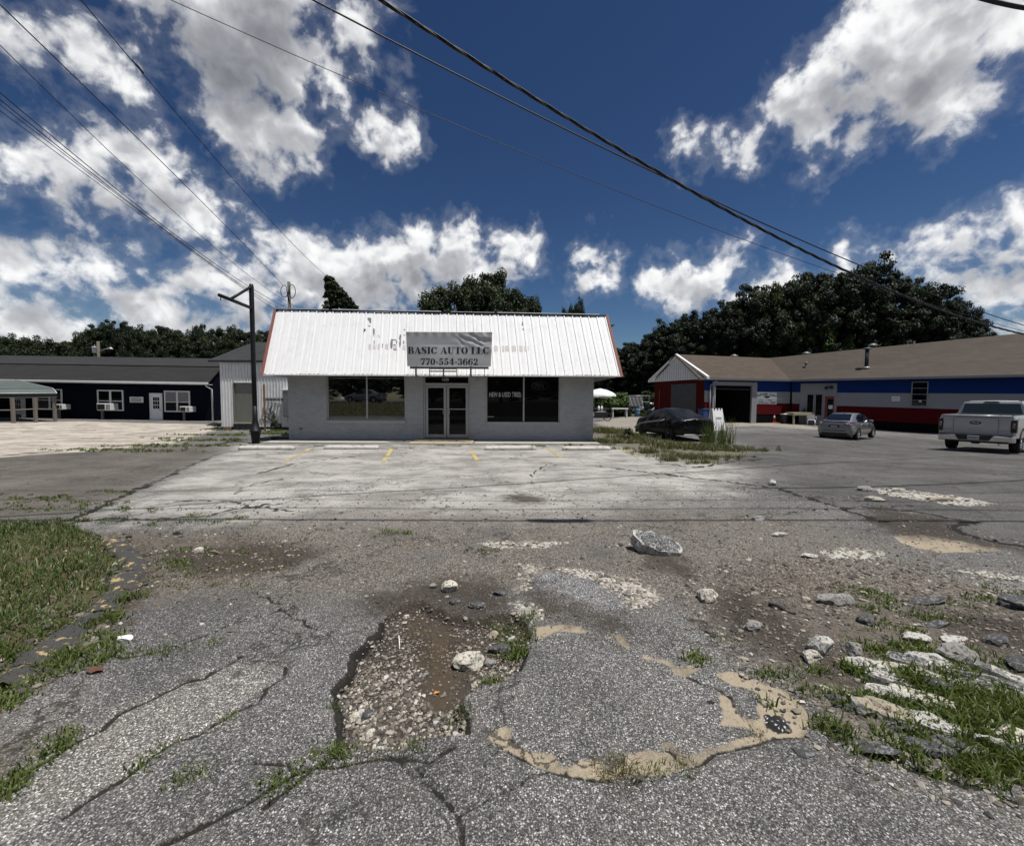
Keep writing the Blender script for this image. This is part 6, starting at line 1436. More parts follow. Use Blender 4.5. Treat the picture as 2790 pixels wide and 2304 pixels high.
mb = MB(); d0 = W2.hit(2244, 1077); d1 = W2.hit(2278, 1077); W2.box(mb, d0[0], d0[0]+.1, -.45, d0[1], .02, .07, M['white_dull']); W2.box(mb, d1[0]-.1, d1[0], -.45, d0[1], .02, .07, M['white_dull']); W2.box(mb, d0[0]+.1, d1[0]-.1, d0[1]-.08, d0[1], .02, .07, M['white_dull']); do_ = mb.build('door', cw)
mb = MB(); W2.box(mb, d0[0]+.1, d1[0]-.1, -.45, d0[1]-.08, .02, .05, M['door_red']); mb.build('door_leaf', do_)
mb = MB(); ua, ub_ = d0[0]+.1, d1[0]-.1; W2.box(mb, ua+(ub_-ua)*.30, ub_-(ub_-ua)*.12, .25, d0[1]-.3, .051, .056, M['glass_smoked']); mb.build('pane', do_)
mb = MB(); u, z = W2.hit(2263, 1108); W2.box(mb, u-.13, u+.13, z-.17, z+.13, .057, .060, M['paper']); mb.build('paper_notice', do_)
mb = MB(); u, z = W2.hit(2261, 1056)
for k, (du, dz_) in enumerate(((-.22, .0), (.12, .03))): mb.tube([W2.pt(u, .03, z), W2.pt(u+du*.6, .15, z+.02), W2.pt(u+du, .32, z+dz_-.02)], [.05, .07, .13], M['plastic_black'], 10)
mb.build('flood_lamp', cw)
# roofs
def pw(p): return Vector(p)-CO
R1 = Vector((13.8, 35.4, 5.46)); R2 = Vector((23.4, 38.7, 5.52)); A_e = W(1915, 1030, 32.2); B_e = W(2154, 1034.5, 35.05); C_e = W(2790, 1021, 27.15); R3 = W(2790, 907, 32.0)
gdir = Vector((-.947, -.323, 0))*.35
C_e2 = C_e+(C_e-B_e)*.35; R3b = R3+(R3-R2)*.35
roof = MB(); bk1 = R1+(R1-A_e); bk1.z = A_e.z; bk2 = R2+(R2-B_e); bk2.z = B_e.z
def slab4(mb, pts, th, mat):
    vs = [pw(p) for p in pts]; n_ = len(vs); mb.add(vs+[v-Vector((0, 0, th)) for v in vs], [tuple(range(n_)), tuple(range(n_, 2*n_))]+[(i, (i+1) % n_, n_+(i+1) % n_, n_+i) for i in range(n_)], mat)
slab4(roof, [A_e+gdir, B_e, R2, R1+gdir], .10, M['shingle_brown1']); slab4(roof, [R1+gdir, R2, bk2, bk1+gdir], .10, M['shingle_brown1'])
slab4(roof, [B_e, C_e2, R3b, R2], .10, M['shingle_brown2']); slab4(roof, [R2, R3b, R3b+Vector((4, 6, -2.6)), R2+Vector((3.5, 5, -2.2))], .10, M['shingle_brown2']); rf = roof.build('roof', cw)
mb = MB()
def gut(a, b_, off):
    a, b_ = pw(a), pw(b_); dz_ = Vector((0, 0, 1)); o_ = Vector((*off, 0))
    mb.add([a-dz_*.12, b_-dz_*.12, b_+dz_*.03, a+dz_*.03, a-dz_*.12+o_*.12, b_-dz_*.12+o_*.12, b_+o_*.14+dz_*.03, a+o_*.14+dz_*.03], [(4, 5, 6, 7), (0, 1, 5, 4), (0, 4, 7, 3), (1, 5, 6, 2)], M['white_dull'])
    mb.add([a-dz_*.13-o_*.02, b_-dz_*.13-o_*.02, b_-dz_*.13-o_*.6, a-dz_*.13-o_*.6], [(0, 1, 2, 3)], M['white_dull'])
gut(A_e+gdir, B_e, W1.n); gut(B_e, C_e2, W2.n); mb.build('gutter', cw)
def vent(px, py0, py1, r_, cap):
    r_2 = ray(px, py0); a_, b_, c_ = B_e, C_e, R3; nrm = (b_-a_).cross(c_-a_); o_ = Vector((0, 0, EYE)); t_ = (a_-o_).dot(nrm)/r_2.dot(nrm); p = o_+r_2*t_; h = (py0-py1)/FPX*t_
    v_ = MB(); q_ = pw(p); v_.tube([q_-Vector((0, 0, .2)), q_+Vector((0, 0, h))], r_, M['alu_dark'] if not cap else M['plastic_black'], 10); v_.tube([q_+Vector((0, 0, -.1)), q_+Vector((0, 0, .08))], r_*1.7, M['alu'], 10); v_.tube([q_+Vector((0, 0, h)), q_+Vector((0, 0, h+.12))], r_*1.9, M['alu_dark'], 10); v_.build('vent_pipe', rf)
vent(2195, 1008, 991, .07, False); vent(2360.5, 1002, 952, .13, True)
for px, py in ((2000, 973), (2197, 966), (2378, 944)):
    Yd = 39.0 if px < 2300 else 36.5
    c_ = W(px, py, Yd); v_ = MB(); q_ = pw(c_); v_.lathe([(.22, -.5), (.22, .0), (.36, .03), (.36, .12), (.10, .26)], M['alu_dark'], 12, q_); v_.build('roof_turbine', rf)
# signs on the car wash
s1_ = empty('wash_sign', (PA.x, PA.y, 0), 0, 'white car wash sign with an arched black name, left of the white doorway', 'sign')
def on1(me, px, py, par, t_=.032):
    u, z = W1.hit(px, py); o = link('lettering', me, par); p = W1.pt(u, t_, z); o.location = p; o.rotation_euler = (0, 0, math.atan2(W1.d.y, W1.d.x)); return o
mb = MB(); W1.pxq(mb, [(2061, 1068), (2116, 1069.5), (2115, 1101.5), (2061, 1100.5)], .02, .030, M['white_trim']); mb.build('board', s1_)
um, zm_ = W1.hit(2089, 1076); wd_ = W1.hit(2115, 1076)[0]-W1.hit(2063, 1076)[0]
name = 'SUPREME CLEAN'
for i, ch in enumerate(name):
    if ch == ' ': continue
    me = text_mesh(ch, M['black_txt'], .17, wd_/len(name)*(.9 if ch != 'I' else .4), .03); f = (i+.5)/len(name)-.5; o = link('lettering', me, s1_)
    p = W1.pt(um+f*wd_-wd_/len(name)*.45, .033, zm_-.02-.30*f*f*2); o.location = p; o.rotation_euler = (0, math.radians(38)*f, math.atan2(W1.d.y, W1.d.x))
mb = MB(); u, z = W1.hit(2089, 1080.5); W1.quad(mb, [(u+.30*math.cos(a)*1.1, z+.085*math.sin(a)+(.03*math.cos(2*a))) for a in np.linspace(0, 6.1, 22)], .031, .034, M['black_txt']); mb.build('car_emblem', s1_)
on1(text_mesh('Car', M['black_txt'], .16, .42, .0, .35), 2068, 1092, s1_); on1(text_mesh('Wash', M['black_txt'], .16, .50, .0, .35), 2091, 1092.5, s1_)
mb = MB(); W1.pxq(mb, [(2063, 1093.5), (2082, 1093.8), (2082, 1094.9), (2063, 1094.6)], .031, .033, M['black_txt']); W1.pxq(mb, [(2097, 1094.5), (2114, 1094.8), (2114, 1096), (2097, 1095.6)], .031, .033, M['black_txt']); mb.build('small_print', s1_)
on1(text_mesh('678-629-1888', M['door_red'], .12, wd_*.86, .02), 2066.5, 1100, s1_)
s2_ = empty('parking_sign', (PB.x, PB.y, 0), 0, 'small customer parking sign on the white band left of the slatted window', 'sign')
s2_.location = CO; s1_.location = CO
mb = MB(); W2.pxq(mb, [(2429.5, 1078.5), (2452.5, 1078.5), (2452.5, 1093.5), (2429.5, 1093.5)], .02, .030, M['white_trim']); mb.build('board', s2_)
mb = MB(); W2.pxq(mb, [(2429.5, 1078.5), (2452.5, 1078.5), (2452.5, 1079.4), (2429.5, 1079.4)], .030, .033, M['alu_dark']); W2.pxq(mb, [(2429.5, 1092.6), (2452.5, 1092.6), (2452.5, 1093.5), (2429.5, 1093.5)], .030, .033, M['alu_dark']); mb.build('border', s2_)
for tx, yy in (('Customer', 1085), ('Parking', 1090.5)):
    me = text_mesh(tx, M['black_txt'], .10, .42, .0); u, z = W2.hit(2432, yy); o = link('lettering', me, s2_); o.location = W2.pt(u, .034, z); o.rotation_euler = (0, 0, math.atan2(W2.d.y, W2.d.x))

# things standing along the car wash
def cone(px, py, h, label, collar=True):
    c = G(px, py); e = empty('traffic_cone', (c.x, c.y, zf(c.x, c.y)), 0, label, 'traffic cone', 'traffic cones by the garage door'); s = h/.7
    m_ = MB(); m_.box((-.19*s, -.19*s, 0), (.19*s, .19*s, .035*s), M['orange'], .01); m_.build('base', e)
    m_ = MB(); m_.lathe([(.14*s, .035*s), (.035*s, .68*s), (.03*s, .70*s)], M['orange'], 14); m_.build('cone_body', e)
    if collar: m_ = MB(); m_.lathe([(.094*s, .33*s), (.067*s, .49*s)], M['paper'], 14); m_.lathe([(.058*s, .55*s), (.045*s, .63*s)], M['paper'], 14); m_.build('collar', e)
cone(2073, 1151, .86, 'plain orange cone nearest the garage opening', False); cone(2093, 1151, .48, 'short cone between the two taller cones', False); cone(2108, 1151.5, .80, 'tall orange cone with white collars')
c = G(2136, 1154); e = empty('bin', (c.x, c.y, zf(c.x, c.y)), 0, 'dark dustbin beside the cream table', 'bin'); m_ = MB(); m_.lathe([(.24, 0), (.27, .72), (.29, .74)], M['plastic_black'], 14); m_.build('body', e); m_ = MB(); m_.lathe([(.31, .74), (.31, .80), (.05, .83)], M['alu'], 14); m_.build('lid', e)
c = G(2166, 1155); e = empty('work_table', (c.x, c.y, zf(c.x, c.y)), .1, 'cream wooden work table in front of the shop wall', 'table'); m_ = MB(); m_.box((-.62, -.55, .72), (1.25, .35, .95), M['cream_wood'], .01); m_.build('tabletop', e)
for a_, b_ in ((-.56, -.5), (.66, -.5), (-.56, .28), (1.15, .28)): m_ = MB(); m_.box((a_, b_, 0), (a_+.12, b_+.12, .72), M['cream_wood'], .006); m_.build('leg', e)
m_ = MB(); m_.lathe([(.12, 0), (.13, .22), (.07, .26), (.06, .34)], M['plastic_black'], 12); m_.build('jug', None, (c.x+.72, c.y, zf(c.x, c.y)+.95), 'black jug on the cream work table', 'jug')
c = G(2211, 1158); e = empty('plastic_chair', (c.x, c.y, zf(c.x, c.y)), 2.4, 'white plastic garden chair right of the cream table', 'chair')
m_ = MB(); m_.box((-.24, -.23, .40), (.24, .23, .44), M['plastic_white'], .015); m_.build('seat', e)
m_ = MB(); m_.loft([[(-.24+.48*k/6, .22+.03*math.sin(math.pi*k/6)+.10*j/3, .44+.42*j/3-.03*abs(k-3)/3*(j == 3)) for k in range(7)] for j in range(4)], M['plastic_white'], caps=False); m_.build('backrest', e)
for a_ in (-1, 1):
    m_ = MB(); m_.tube([(a_*.26, -.22, .40), (a_*.28, -.2, .64), (a_*.28, .2, .66)], .028, M['plastic_white'], 6); m_.build('armrest', e)
    for b_ in (-1, 1): m_ = MB(); m_.tube([(a_*.23, b_*.2, .40), (a_*.27, b_*.25, 0)], .03, M['plastic_white'], 6); m_.build('leg', e)
# A-board by the covered car
c = G(1950, 1172); e = empty('a_board', (c.x, c.y, zf(c.x, c.y)), .28, 'white A-frame board with a faint word standing behind the covered car', 'sign board'); hh_ = 1.35
for sgn in (-1, 1):
    m_ = MB(); vs = [(-.42, sgn*.34, 0), (.42, sgn*.34, 0), (.36, sgn*.05, hh_), (-.36, sgn*.05, hh_)]; m_.add(vs+[(x, y+.03*sgn, z) for x, y, z in vs], [(0, 1, 2, 3), (4, 5, 6, 7), (0, 1, 5, 4), (1, 2, 6, 5), (2, 3, 7, 6), (3, 0, 4, 7)], M['plastic_white']); m_.build('panel', e)
m_ = MB()
for a_ in (-.22, 0, .22): m_.box((a_-.05, -.13, hh_-.05), (a_+.05, .13, hh_+.02), M['plastic_black'], .01)
m_.build('hinge', e); me = text_mesh('OPEN', M['grey_txt'], .12, .42, .01); o = link('lettering', me, e); o.location = (-.21, -.235, .70); o.rotation_euler = (math.radians(-12), 0, 0)
c = G(1908, 1150); e = empty('blue_bin', (c.x-.2, c.y-1.0, zf(c.x, c.y)), .3, 'blue wheeled bin against the red gable wall', 'bin'); m_ = MB(); m_.box((-.3, -.3, .1), (.3, .3, 1.05), M['bin_blue'], .03); m_.build('body', e); m_ = MB(); m_.box((-.33, -.34, 1.05), (.33, .33, 1.12), M['bin_blue'], .02); m_.build('lid', e)

# ------------------------------------------------------------------ vehicles
def wheel(par, x, y, r_, w_, rim=True, spokes=5):
    e = MB(); n = 24
    secs = [[(x+dx, y+rr_*math.sin(2*math.pi*k/n), r_+rr_*math.cos(2*math.pi*k/n)) for k in range(n)] for dx, rr_ in ((-w_/2, r_*.62), (-w_/2, r_*.93), (-w_*.36, r_), (w_*.36, r_), (w_/2, r_*.93), (w_/2, r_*.62))]
    e.loft(secs, M['tyre'], close=True, caps=False); e.loft([secs[0], [(x-w_*.2, y+r_*.4*math.sin(2*math.pi*k/n), r_+r_*.4*math.cos(2*math.pi*k/n)) for k in range(n)]], M['plastic_black'], close=True)
    t_ = e.build('wheel', par); e = MB(); s = 1 if x > 0 else -1; xo = x+s*w_*.47
    def ring(dx, rr_): return [(xo+dx*s, y+rr_*math.sin(2*math.pi*k/n), r_+rr_*math.cos(2*math.pi*k/n)) for k in range(n)]
    e.loft([ring(0, r_*.66), ring(.005, r_*.60), ring(-.05, r_*.57)], M['rim'], close=True, caps=False); e.loft([ring(-.06, r_*.58), ring(-.06, .01)], M['plastic_black'], close=True, caps=True)
    for k in range(spokes):
        a_ = 2*math.pi*k/spokes; ca, sa = math.cos(a_), math.sin(a_); w2 = .05*r_/.3
        pts = [(xo-.01*s, y+sa*r_*.08-ca*w2, r_+ca*r_*.08+sa*w2), (xo-.01*s, y+sa*r_*.08+ca*w2, r_+ca*r_*.08-sa*w2), (xo-.015*s, y+sa*r_*.6+ca*w2*.8, r_+ca*r_*.6-sa*w2*.8), (xo-.015*s, y+sa*r_*.6-ca*w2*.8, r_+ca*r_*.6+sa*w2*.8)]
        e.add(pts+[(p[0]-.03*s, p[1], p[2]) for p in pts], [(0, 1, 2, 3), (0, 1, 5, 4), (1, 2, 6, 5), (2, 3, 7, 6), (3, 0, 4, 7)], M['rim'])
    e.loft([ring(.0, r_*.15), ring(.01, .01)], M['rim'], close=True); e.build('rim', t_); return t_
def subsurf(o, lv=2):
    """bake a subdivision into the mesh"""
    md = o.modifiers.new('s', 'SUBSURF'); md.levels = lv; md.render_levels = lv; dg = bpy.context.evaluated_depsgraph_get(); me = bpy.data.meshes.new_from_object(o.evaluated_get(dg)); o.modifiers.clear(); o.data = me
    me.polygons.foreach_set('use_smooth', [True]*len(me.polygons)); return o
def sedan(loc, rz, label, plate=True):
    """heading +y; origin under the middle of the car"""
    e = empty('parked_car', loc, rz, label, 'car'); Lh = 2.2; Wd = .86
    # lower body: half sections from tail (-y) to nose; each row: (x, z)
    st = [(-2.20, .62, .38, .78, .92, .0), (-2.16, .76, .27, .76, .99, .0), (-2.00, .83, .22, .80, 1.04, 0), (-1.65, .855, .20, .84, 1.05, 0), (-1.15, .86, .19, .86, 1.00, 0), (-.3, .86, .18, .84, .96, 0), (.6, .86, .18, .82, .94, 0), (1.15, .85, .19, .80, .93, 0), (1.6, .82, .21, .74, .84, 0), (2.0, .72, .24, .66, .72, 0), (2.17, .52, .30, .56, .60, 0)]
    secs = []
    for y, w, zb, zm_, zt3, _ in st:
        h = [(0, zb), (w*.80, zb), (w*.97, zb+.10), (w, zb+(zm_-zb)*.55), (w*.985, zm_), (w*.93, zt3-.03), (w*.72, zt3), (0, zt3+.015)]
        secs.append([(x, y, z) for x, z in h]+[(-x, y, z) for x, z in h[-2:0:-1]])
    b_ = MB(); b_.loft(secs, M['silver'], close=True); body = subsurf(b_.build('body', e), 2)
    # greenhouse
    gs = [(-1.80, .62, 1.03, .60, 1.035), (-1.25, .71, 1.00, .54, 1.34), (-.85, .74, .98, .56, 1.44), (-.2, .755, .96, .575, 1.475), (.35, .755, .95, .55, 1.43), (.75, .74, .95, .50, 1.22), (1.2, .66, .95, .46, .955)]
    def gsec(y, wb, zb, wt, zt3): h = [(wb, zb), (wb*.55+wt*.45+.02, zb+(zt3-zb)*.5), (wt, zt3-.025), (wt*.75, zt3), (0, zt3+.012)]; return [(x, y, z) for x, z in h]+[(-x, y, z) for x, z in h[-2::-1]]
    g_ = MB(); g_.loft([gsec(*k) for k in gs], M['silver'], caps=False); subsurf(g_.build('cabin', e), 2)
    def glass(pts, nm):
        m_ = MB(); m_.add(pts, [tuple(range(len(pts)))], M['carglass']); return m_.build(nm, e)
    nb = 8; m_ = MB()
    m_.loft([[(-.56+1.12*k/nb, -1.74+.02-.10*(1-((k-nb/2)/(nb/2))**2)*.5, 1.075) for k in range(nb+1)], [(-.50+1.0*k/nb, -1.30-.05*(1-((k-nb/2)/(nb/2))**2), 1.345) for k in range(nb+1)], [(-.46+.92*k/nb, -1.04-.05*(1-((k-nb/2)/(nb/2))**2), 1.42) for k in range(nb+1)]], M['carglass'], caps=False); m_.build('rear_window', e)
    m_ = MB(); m_.loft([[(-.6+1.2*k/nb, 1.16+.06*(1-((k-nb/2)/(nb/2))**2), .985) for k in range(nb+1)], [(-.50+1.0*k/nb, .42+.06*(1-((k-nb/2)/(nb/2))**2), 1.43) for k in range(nb+1)]], M['carglass'], caps=False); m_.build('windscreen', e)
    for s in (-1, 1):
        for pts in ([(.762, -.95, 1.0), (.770, -.28, .985), (.625, -.26, 1.425), (.60, -.80, 1.385), (.655, -1.12, 1.20)], [(.770, -.20, .985), (.758, .80, .975), (.66, .62, 1.22), (.60, .34, 1.385), (.625, -.18, 1.425)]): glass([(s*(x+.014), y, z) for x, y, z in pts], 'side_window')
        m_ = MB(); m_.box((s*.86-.08, .62, .93), (s*.86+.11, .76, 1.07), M['silver'], .035); m_.build('wing_mirror', e)
        for y in (-.55, .42): m_ = MB(); m_.box((s*.865-.012, y-.11, .83), (s*.865+.018, y+.11, .865), M['chrome'], .006); m_.build('door_handle', e)
        m_ = MB(); pts = [(.42, -2.185, .90), (.60, -2.145, .98), (.76, -2.03, 1.0), (.835, -1.78, .985), (.845, -1.80, .90), (.80, -2.02, .84), (.62, -2.165, .835)]
        m_.add([(s*x, y-.030, z) for x, y, z in pts]+[(s*.66, -2.175, .91)], [(i, (i+1) % 7, 7) for i in range(7)], M['lens_red']); tl = m_.build('tail_lamp', e)
        m_ = MB(); m_.add([(s*x, y-.012, z) for x, y, z in [(.53, -2.20, .925), (.67, -2.15, .965), (.72, -2.13, .93), (.60, -2.20, .895)]], [(0, 1, 2, 3)], M['lens_clear']); m_.build('lamp_lens', tl)
        m_ = MB(); m_.add([(s*x, y, z) for x, y, z in [(.45, 2.06, .60), (.70, 1.90, .66), (.80, 1.55, .78), (.70, 1.70, .80), (.50, 2.0, .70)]], [(0, 1, 2, 3, 4)], M['lens_clear']); m_.build('head_lamp', e)
        for y in (-1.30, 1.28):
            wheel(e, s*.765, y, .315, .20)
            m_ = MB(); n = 14; m_.loft([[(s*.868, y+.375*math.cos(a_), .315+.375*math.sin(a_)) for a_ in np.linspace(-.35, 3.49, n)], [(s*.872, y+.33*math.cos(a_), .315+.33*math.sin(a_)) for a_ in np.linspace(-.35, 3.49, n)], [(s*.70, y+.33*math.cos(a_), .315+.33*math.sin(a_)) for a_ in np.linspace(-.35, 3.49, n)]], M['plastic_black'], caps=False); m_.build('wheel_arch', e)
    m_ = MB(); m_.box((-.60, -2.215, .20), (.60, -2.05, .42), M['plastic_black'], .03); m_.build('bumper_insert', e)
    m_ = MB(); m_.loft([[(x, -2.235+.12*(x/.8)**2, .535) for x in np.linspace(-.8, .8, 13)], [(x, -2.245+.12*(x/.8)**2, .505) for x in np.linspace(-.8, .8, 13)]], M['plastic_black'], caps=False); m_.build('bumper_groove', e)
    m_ = MB(); m_.loft([[(x, -2.16+.18*(x/.7)**2, 1.055) for x in np.linspace(-.6, .6, 9)], [(x, -2.24+.18*(x/.7)**2, 1.035) for x in np.linspace(-.6, .6, 9)], [(x, -2.15+.18*(x/.7)**2, 1.00) for x in np.linspace(-.6, .6, 9)]], M['silver'], caps=False); m_.build('boot_lip', e)
    m_ = MB(); m_.box((-.24, -2.225, .70), (.24, -2.16, .84), M['plastic_black'], .01); m_.build('plate_recess', e); m_ = MB(); m_.box((-.155, -2.235, .715), (.155, -2.222, .79), M['plate'], .004); m_.build('licence_plate', e)
    m_ = MB(); m_.tube([(-.26, -2.215, .85), (.26, -2.215, .85)], .014, M['chrome'], 6); m_.lathe([(.045, 0), (.045, .01)], M['plastic_black'], 10, (0, 0, 0)); m_.build('boot_trim', e)
    m_ = MB(); m_.tube([(.1, -1.0, 1.44), (.1, -1.12, 1.50)], .02, M['plastic_black'], 5); m_.build('aerial', e)
    return e
th = math.radians(54); cs = Vector((17.5+2.2*math.sin(th), 22.9+2.2*math.cos(th)))
sedan((cs.x, cs.y, zf(cs.x, cs.y)), -th, 'silver four-door saloon parked before the red and white wall, tail to the lot')

def truck(loc, rz):
    e = empty('pickup_truck', loc, rz, 'white pickup truck at the right edge, tailgate towards the lot', 'pickup truck'); P_ = M['truck_white']; hw_ = 1.0
    # bed sides and cab as lofts along y (tail at -2.95)
    def side(s):
        m_ = MB(); secs = []
        for y, xo, zb in ((-2.95, .96, .62), (-2.90, 1.0, .58), (-2.3, 1.01, .55), (-1.4, 1.01, .55), (-.72, 1.0, .55)):
            secs.append([(s*(xo-.11), y, zb), (s*xo, y, zb+.02), (s*(xo+.015), y, .98), (s*(xo-.01), y, 1.30), (s*(xo-.045), y, 1.42), (s*(xo-.11), y, 1.42)])
        m_.loft(secs, P_, close=True, smooth=False); return m_.build('bed_side', e)
    for s in (-1, 1):
        side(s); m_ = MB(); n = 14
        m_.loft([[(s*1.03, -1.75+.56*math.cos(a_), .42+.52*math.sin(a_)) for a_ in np.linspace(-.1, 3.24, n)], [(s*1.035, -1.75+.48*math.cos(a_), .42+.46*math.sin(a_)) for a_ in np.linspace(-.1, 3.24, n)], [(s*.80, -1.75+.46*math.cos(a_), .42+.45*math.sin(a_)) for a_ in np.linspace(-.1, 3.24, n)]], M['plastic_black'], caps=False); m_.build('wheel_arch', e)
        for y in (-1.75, 1.95): wheel(e, s*.86, y, .40, .27, spokes=6)
        m_ = MB(); m_.box((s*.955-.065, -3.00, .80), (s*.955+.075, -2.80, 1.27), M['plastic_black'], .015); tl = m_.build('tail_lamp', e)
        m_ = MB(); m_.box((s*.955-.03, -3.012, .95), (s*.955+.045, -2.999, 1.17), M['lens_red'], .006); m_.box((s*.955+.0, -3.016, 1.10), (s*.955+.04, -3.010, 1.13), M['lens_clear']); m_.build('lamp_lens', tl)
        m_ = MB(); m_.box((s*1.0-.02, .3, 1.15), (s*1.22, .46, 1.42), M['plastic_black'], .04); m_.build('wing_mirror', e)
    m_ = MB(); m_.box((-.89, -2.9, .70), (.89, -.72, .76), M['plastic_black']); m_.build('bed_floor', e)
    tg = MB(); tg.box((-.885, -2.985, .70), (.885, -2.90, 1.36), P_, .012); tg.loft([[(x, -2.90, 1.425), (x, -3.00, 1.425), (x, -3.02, 1.385), (x, -2.985, 1.355), (x, -2.90, 1.355)] for x in (-.885, .885)], P_, close=True); tgo = tg.build('tailgate', e)
    m_ = MB()
    for s in (-1, 1): m_.box((s*.58-.006, -2.990, .72), (s*.58+.006, -2.984, 1.36), M['alu_dark'])
    m_.box((-.54, -2.994, 1.315), (.54, -2.984, 1.332), M['alu_dark']); m_.build('panel_line', tgo)
    for s in (-1, 1): m_ = MB(); m_.box((s*.735-.125, -3.003, .86), (s*.735+.125, -2.984, 1.27), P_, .012); m_.build('raised_panel', tgo)
    m_ = MB(); n = 24; m_.add([(.155*math.cos(2*math.pi*k/n), -2.997, 1.13+.062*math.sin(2*math.pi*k/n)) for k in range(n)]+[(.155*math.cos(2*math.pi*k/n), -2.984, 1.13+.062*math.sin(2*math.pi*k/n)) for k in range(n)], [tuple(range(n))]+[(k, (k+1) % n, n+(k+1) % n, n+k) for k in range(n)], simple('dark blue badge', (.006, .012, .045), .25)); m_.build('oval_badge', tgo)
    me = text_mesh('Ford', M['chrome'], .065, .19, .0, .35); o = link('badge_script', me, tgo); o.location = (-.095, -3.0, 1.105)
    bp = MB(); secs = []
    for x, y0_ in ((-1.02, -2.95), (-.96, -3.12), (-.55, -3.17), (-.42, -3.17), (.42, -3.17), (.55, -3.17), (.96, -3.12), (1.02, -2.95)): secs.append([(x, -2.92, .66), (x, y0_+.02, .66), (x, y0_, .62), (x, y0_+.01, .46), (x, y0_+.05, .43), (x, -2.92, .43)])
    bp.loft(secs, M['chrome'], close=True, smooth=False); bpo = bp.build('rear_bumper', e)
    m_ = MB(); m_.box((-.95, -3.15, .662), (.95, -2.92, .70), M['plastic_black'], .008); m_.prism([(-.50, .66), (.50, .66), (.40, .475), (-.40, .475)], 'y', -3.19, -3.165, M['plastic_black']); m_.build('step_pad', bpo)
    m_ = MB(); m_.box((-.155, -3.20, .50), (.155, -3.189, .645), M['plate'], .004); m_.build('licence_plate', bpo)
    m_ = MB()
    for k in range(7): m_.box((-.125+k*.037, -3.204, .55), (-.125+k*.037+.02, -3.199, .60), M['black_txt'])
    m_.build('plate_characters', bpo)
    # cab
    cb = MB(); secs = []
    for y, wb, zt3, wt, lift in ((-.68, .99, 1.46, .86, 0), (-.66, .99, 1.90, .78, 1), (-.1, 1.0, 1.965, .80, 1), (.6, 1.0, 1.955, .79, 1), (.95, 1.0, 1.88, .76, 1), (1.75, .99, 1.24, .90, 0)):
        h = [(wb*.98, .50), (wb, .75), (wb, 1.28), (wt+.03, zt3-.08 if lift else zt3-.02), (wt-.05, zt3), (0, zt3+.02)]; secs.append([(x, y, z) for x, z in h]+[(-x, y, z) for x, z in h[-2::-1]])
    cb.loft(secs, P_, caps=False, smooth=False); cb.add([secs[0][i] for i in range(len(secs[0]))]+[secs[1][i] for i in range(len(secs[1]))], [(3, 4, 15, 14), (5, 4, 15, 16)], P_); cb.box((-.99, -.70, .55), (.99, -.66, 1.44), P_); cb.build('cab', e)
    m_ = MB(); m_.add([(-.86, -.70, 1.40), (.86, -.70, 1.40), (.745, -.675, 1.86), (-.745, -.675, 1.86)], [(0, 1, 2, 3)], M['carglass']); m_.build('rear_window', e)
    m_ = MB()
    for s in (-1, 1): m_.add([(s*.985, -.70, 1.38), (s*.86, -.705, 1.38), (s*.745, -.68, 1.88), (s*.80, -.68, 1.90)], [(0, 1, 2, 3)], P_)
    m_.add([(-.80, -.69, 1.855), (.80, -.69, 1.855), (.76, -.66, 1.94), (-.76, -.66, 1.94)], [(0, 1, 2, 3)], P_); m_.build('cab_back', e)
    m_ = MB(); m_.prism([(-.22, 1.90), (.22, 1.90), (.17, 1.945), (-.17, 1.945)], 'y', -.72, -.62, M['plastic_black']); m_.build('brake_lamp', e)
    for s in (-1, 1):
        m_ = MB(); m_.add([(s*1.006, -.55, 1.32), (s*1.006, 1.45, 1.32), (s*.84, .85, 1.85), (s*.85, -.5, 1.86)], [(0, 1, 2, 3)], M['carglass']); m_.build('side_window', e)
        m_ = MB(); m_.tube([(s*.72, -.6, 1.97), (s*.72, .6, 1.985)], .022, M['plastic_black'], 6); m_.build('roof_rail', e)
    hd = MB(); secs = [[(x, y, z) for x, z in [(.99, .5), (1.0, .9), (.97, zt3-.06), (.85, zt3), (-.85, zt3), (-.97, zt3-.06), (-1.0, .9), (-.99, .5)]] for y, zt3 in ((1.70, 1.25), (2.3, 1.22), (2.85, 1.16), (2.98, .98))]
    hd.loft(secs, P_, close=True, smooth=False); hd.build('bonnet', e)
    m_ = MB(); m_.box((-.8, -2.7, .36), (.8, 2.7, .56), M['plastic_black']); m_.tube([(.55, -2.2, .36), (.62, -3.0, .36)], .035, M['chrome'], 8); m_.build('chassis', e)
    me = text_mesh('FX4', M['black_txt'], .07, .24, .01, .2); o = link('decal', me, e); o.location = (1.02, -2.78, 1.27); o.rotation_euler = (0, 0, math.radians(90))
    return e
th = math.radians(58); rl = W(2556, 1150, 16.9); rr_ = W(2771, 1150, 16.9-1.75); mid = (rl+rr_)/2
ct = Vector((mid.x+3.0*math.sin(th), mid.y+3.0*math.cos(th))); truck((ct.x, ct.y, zf(mid.x, mid.y)), -th)

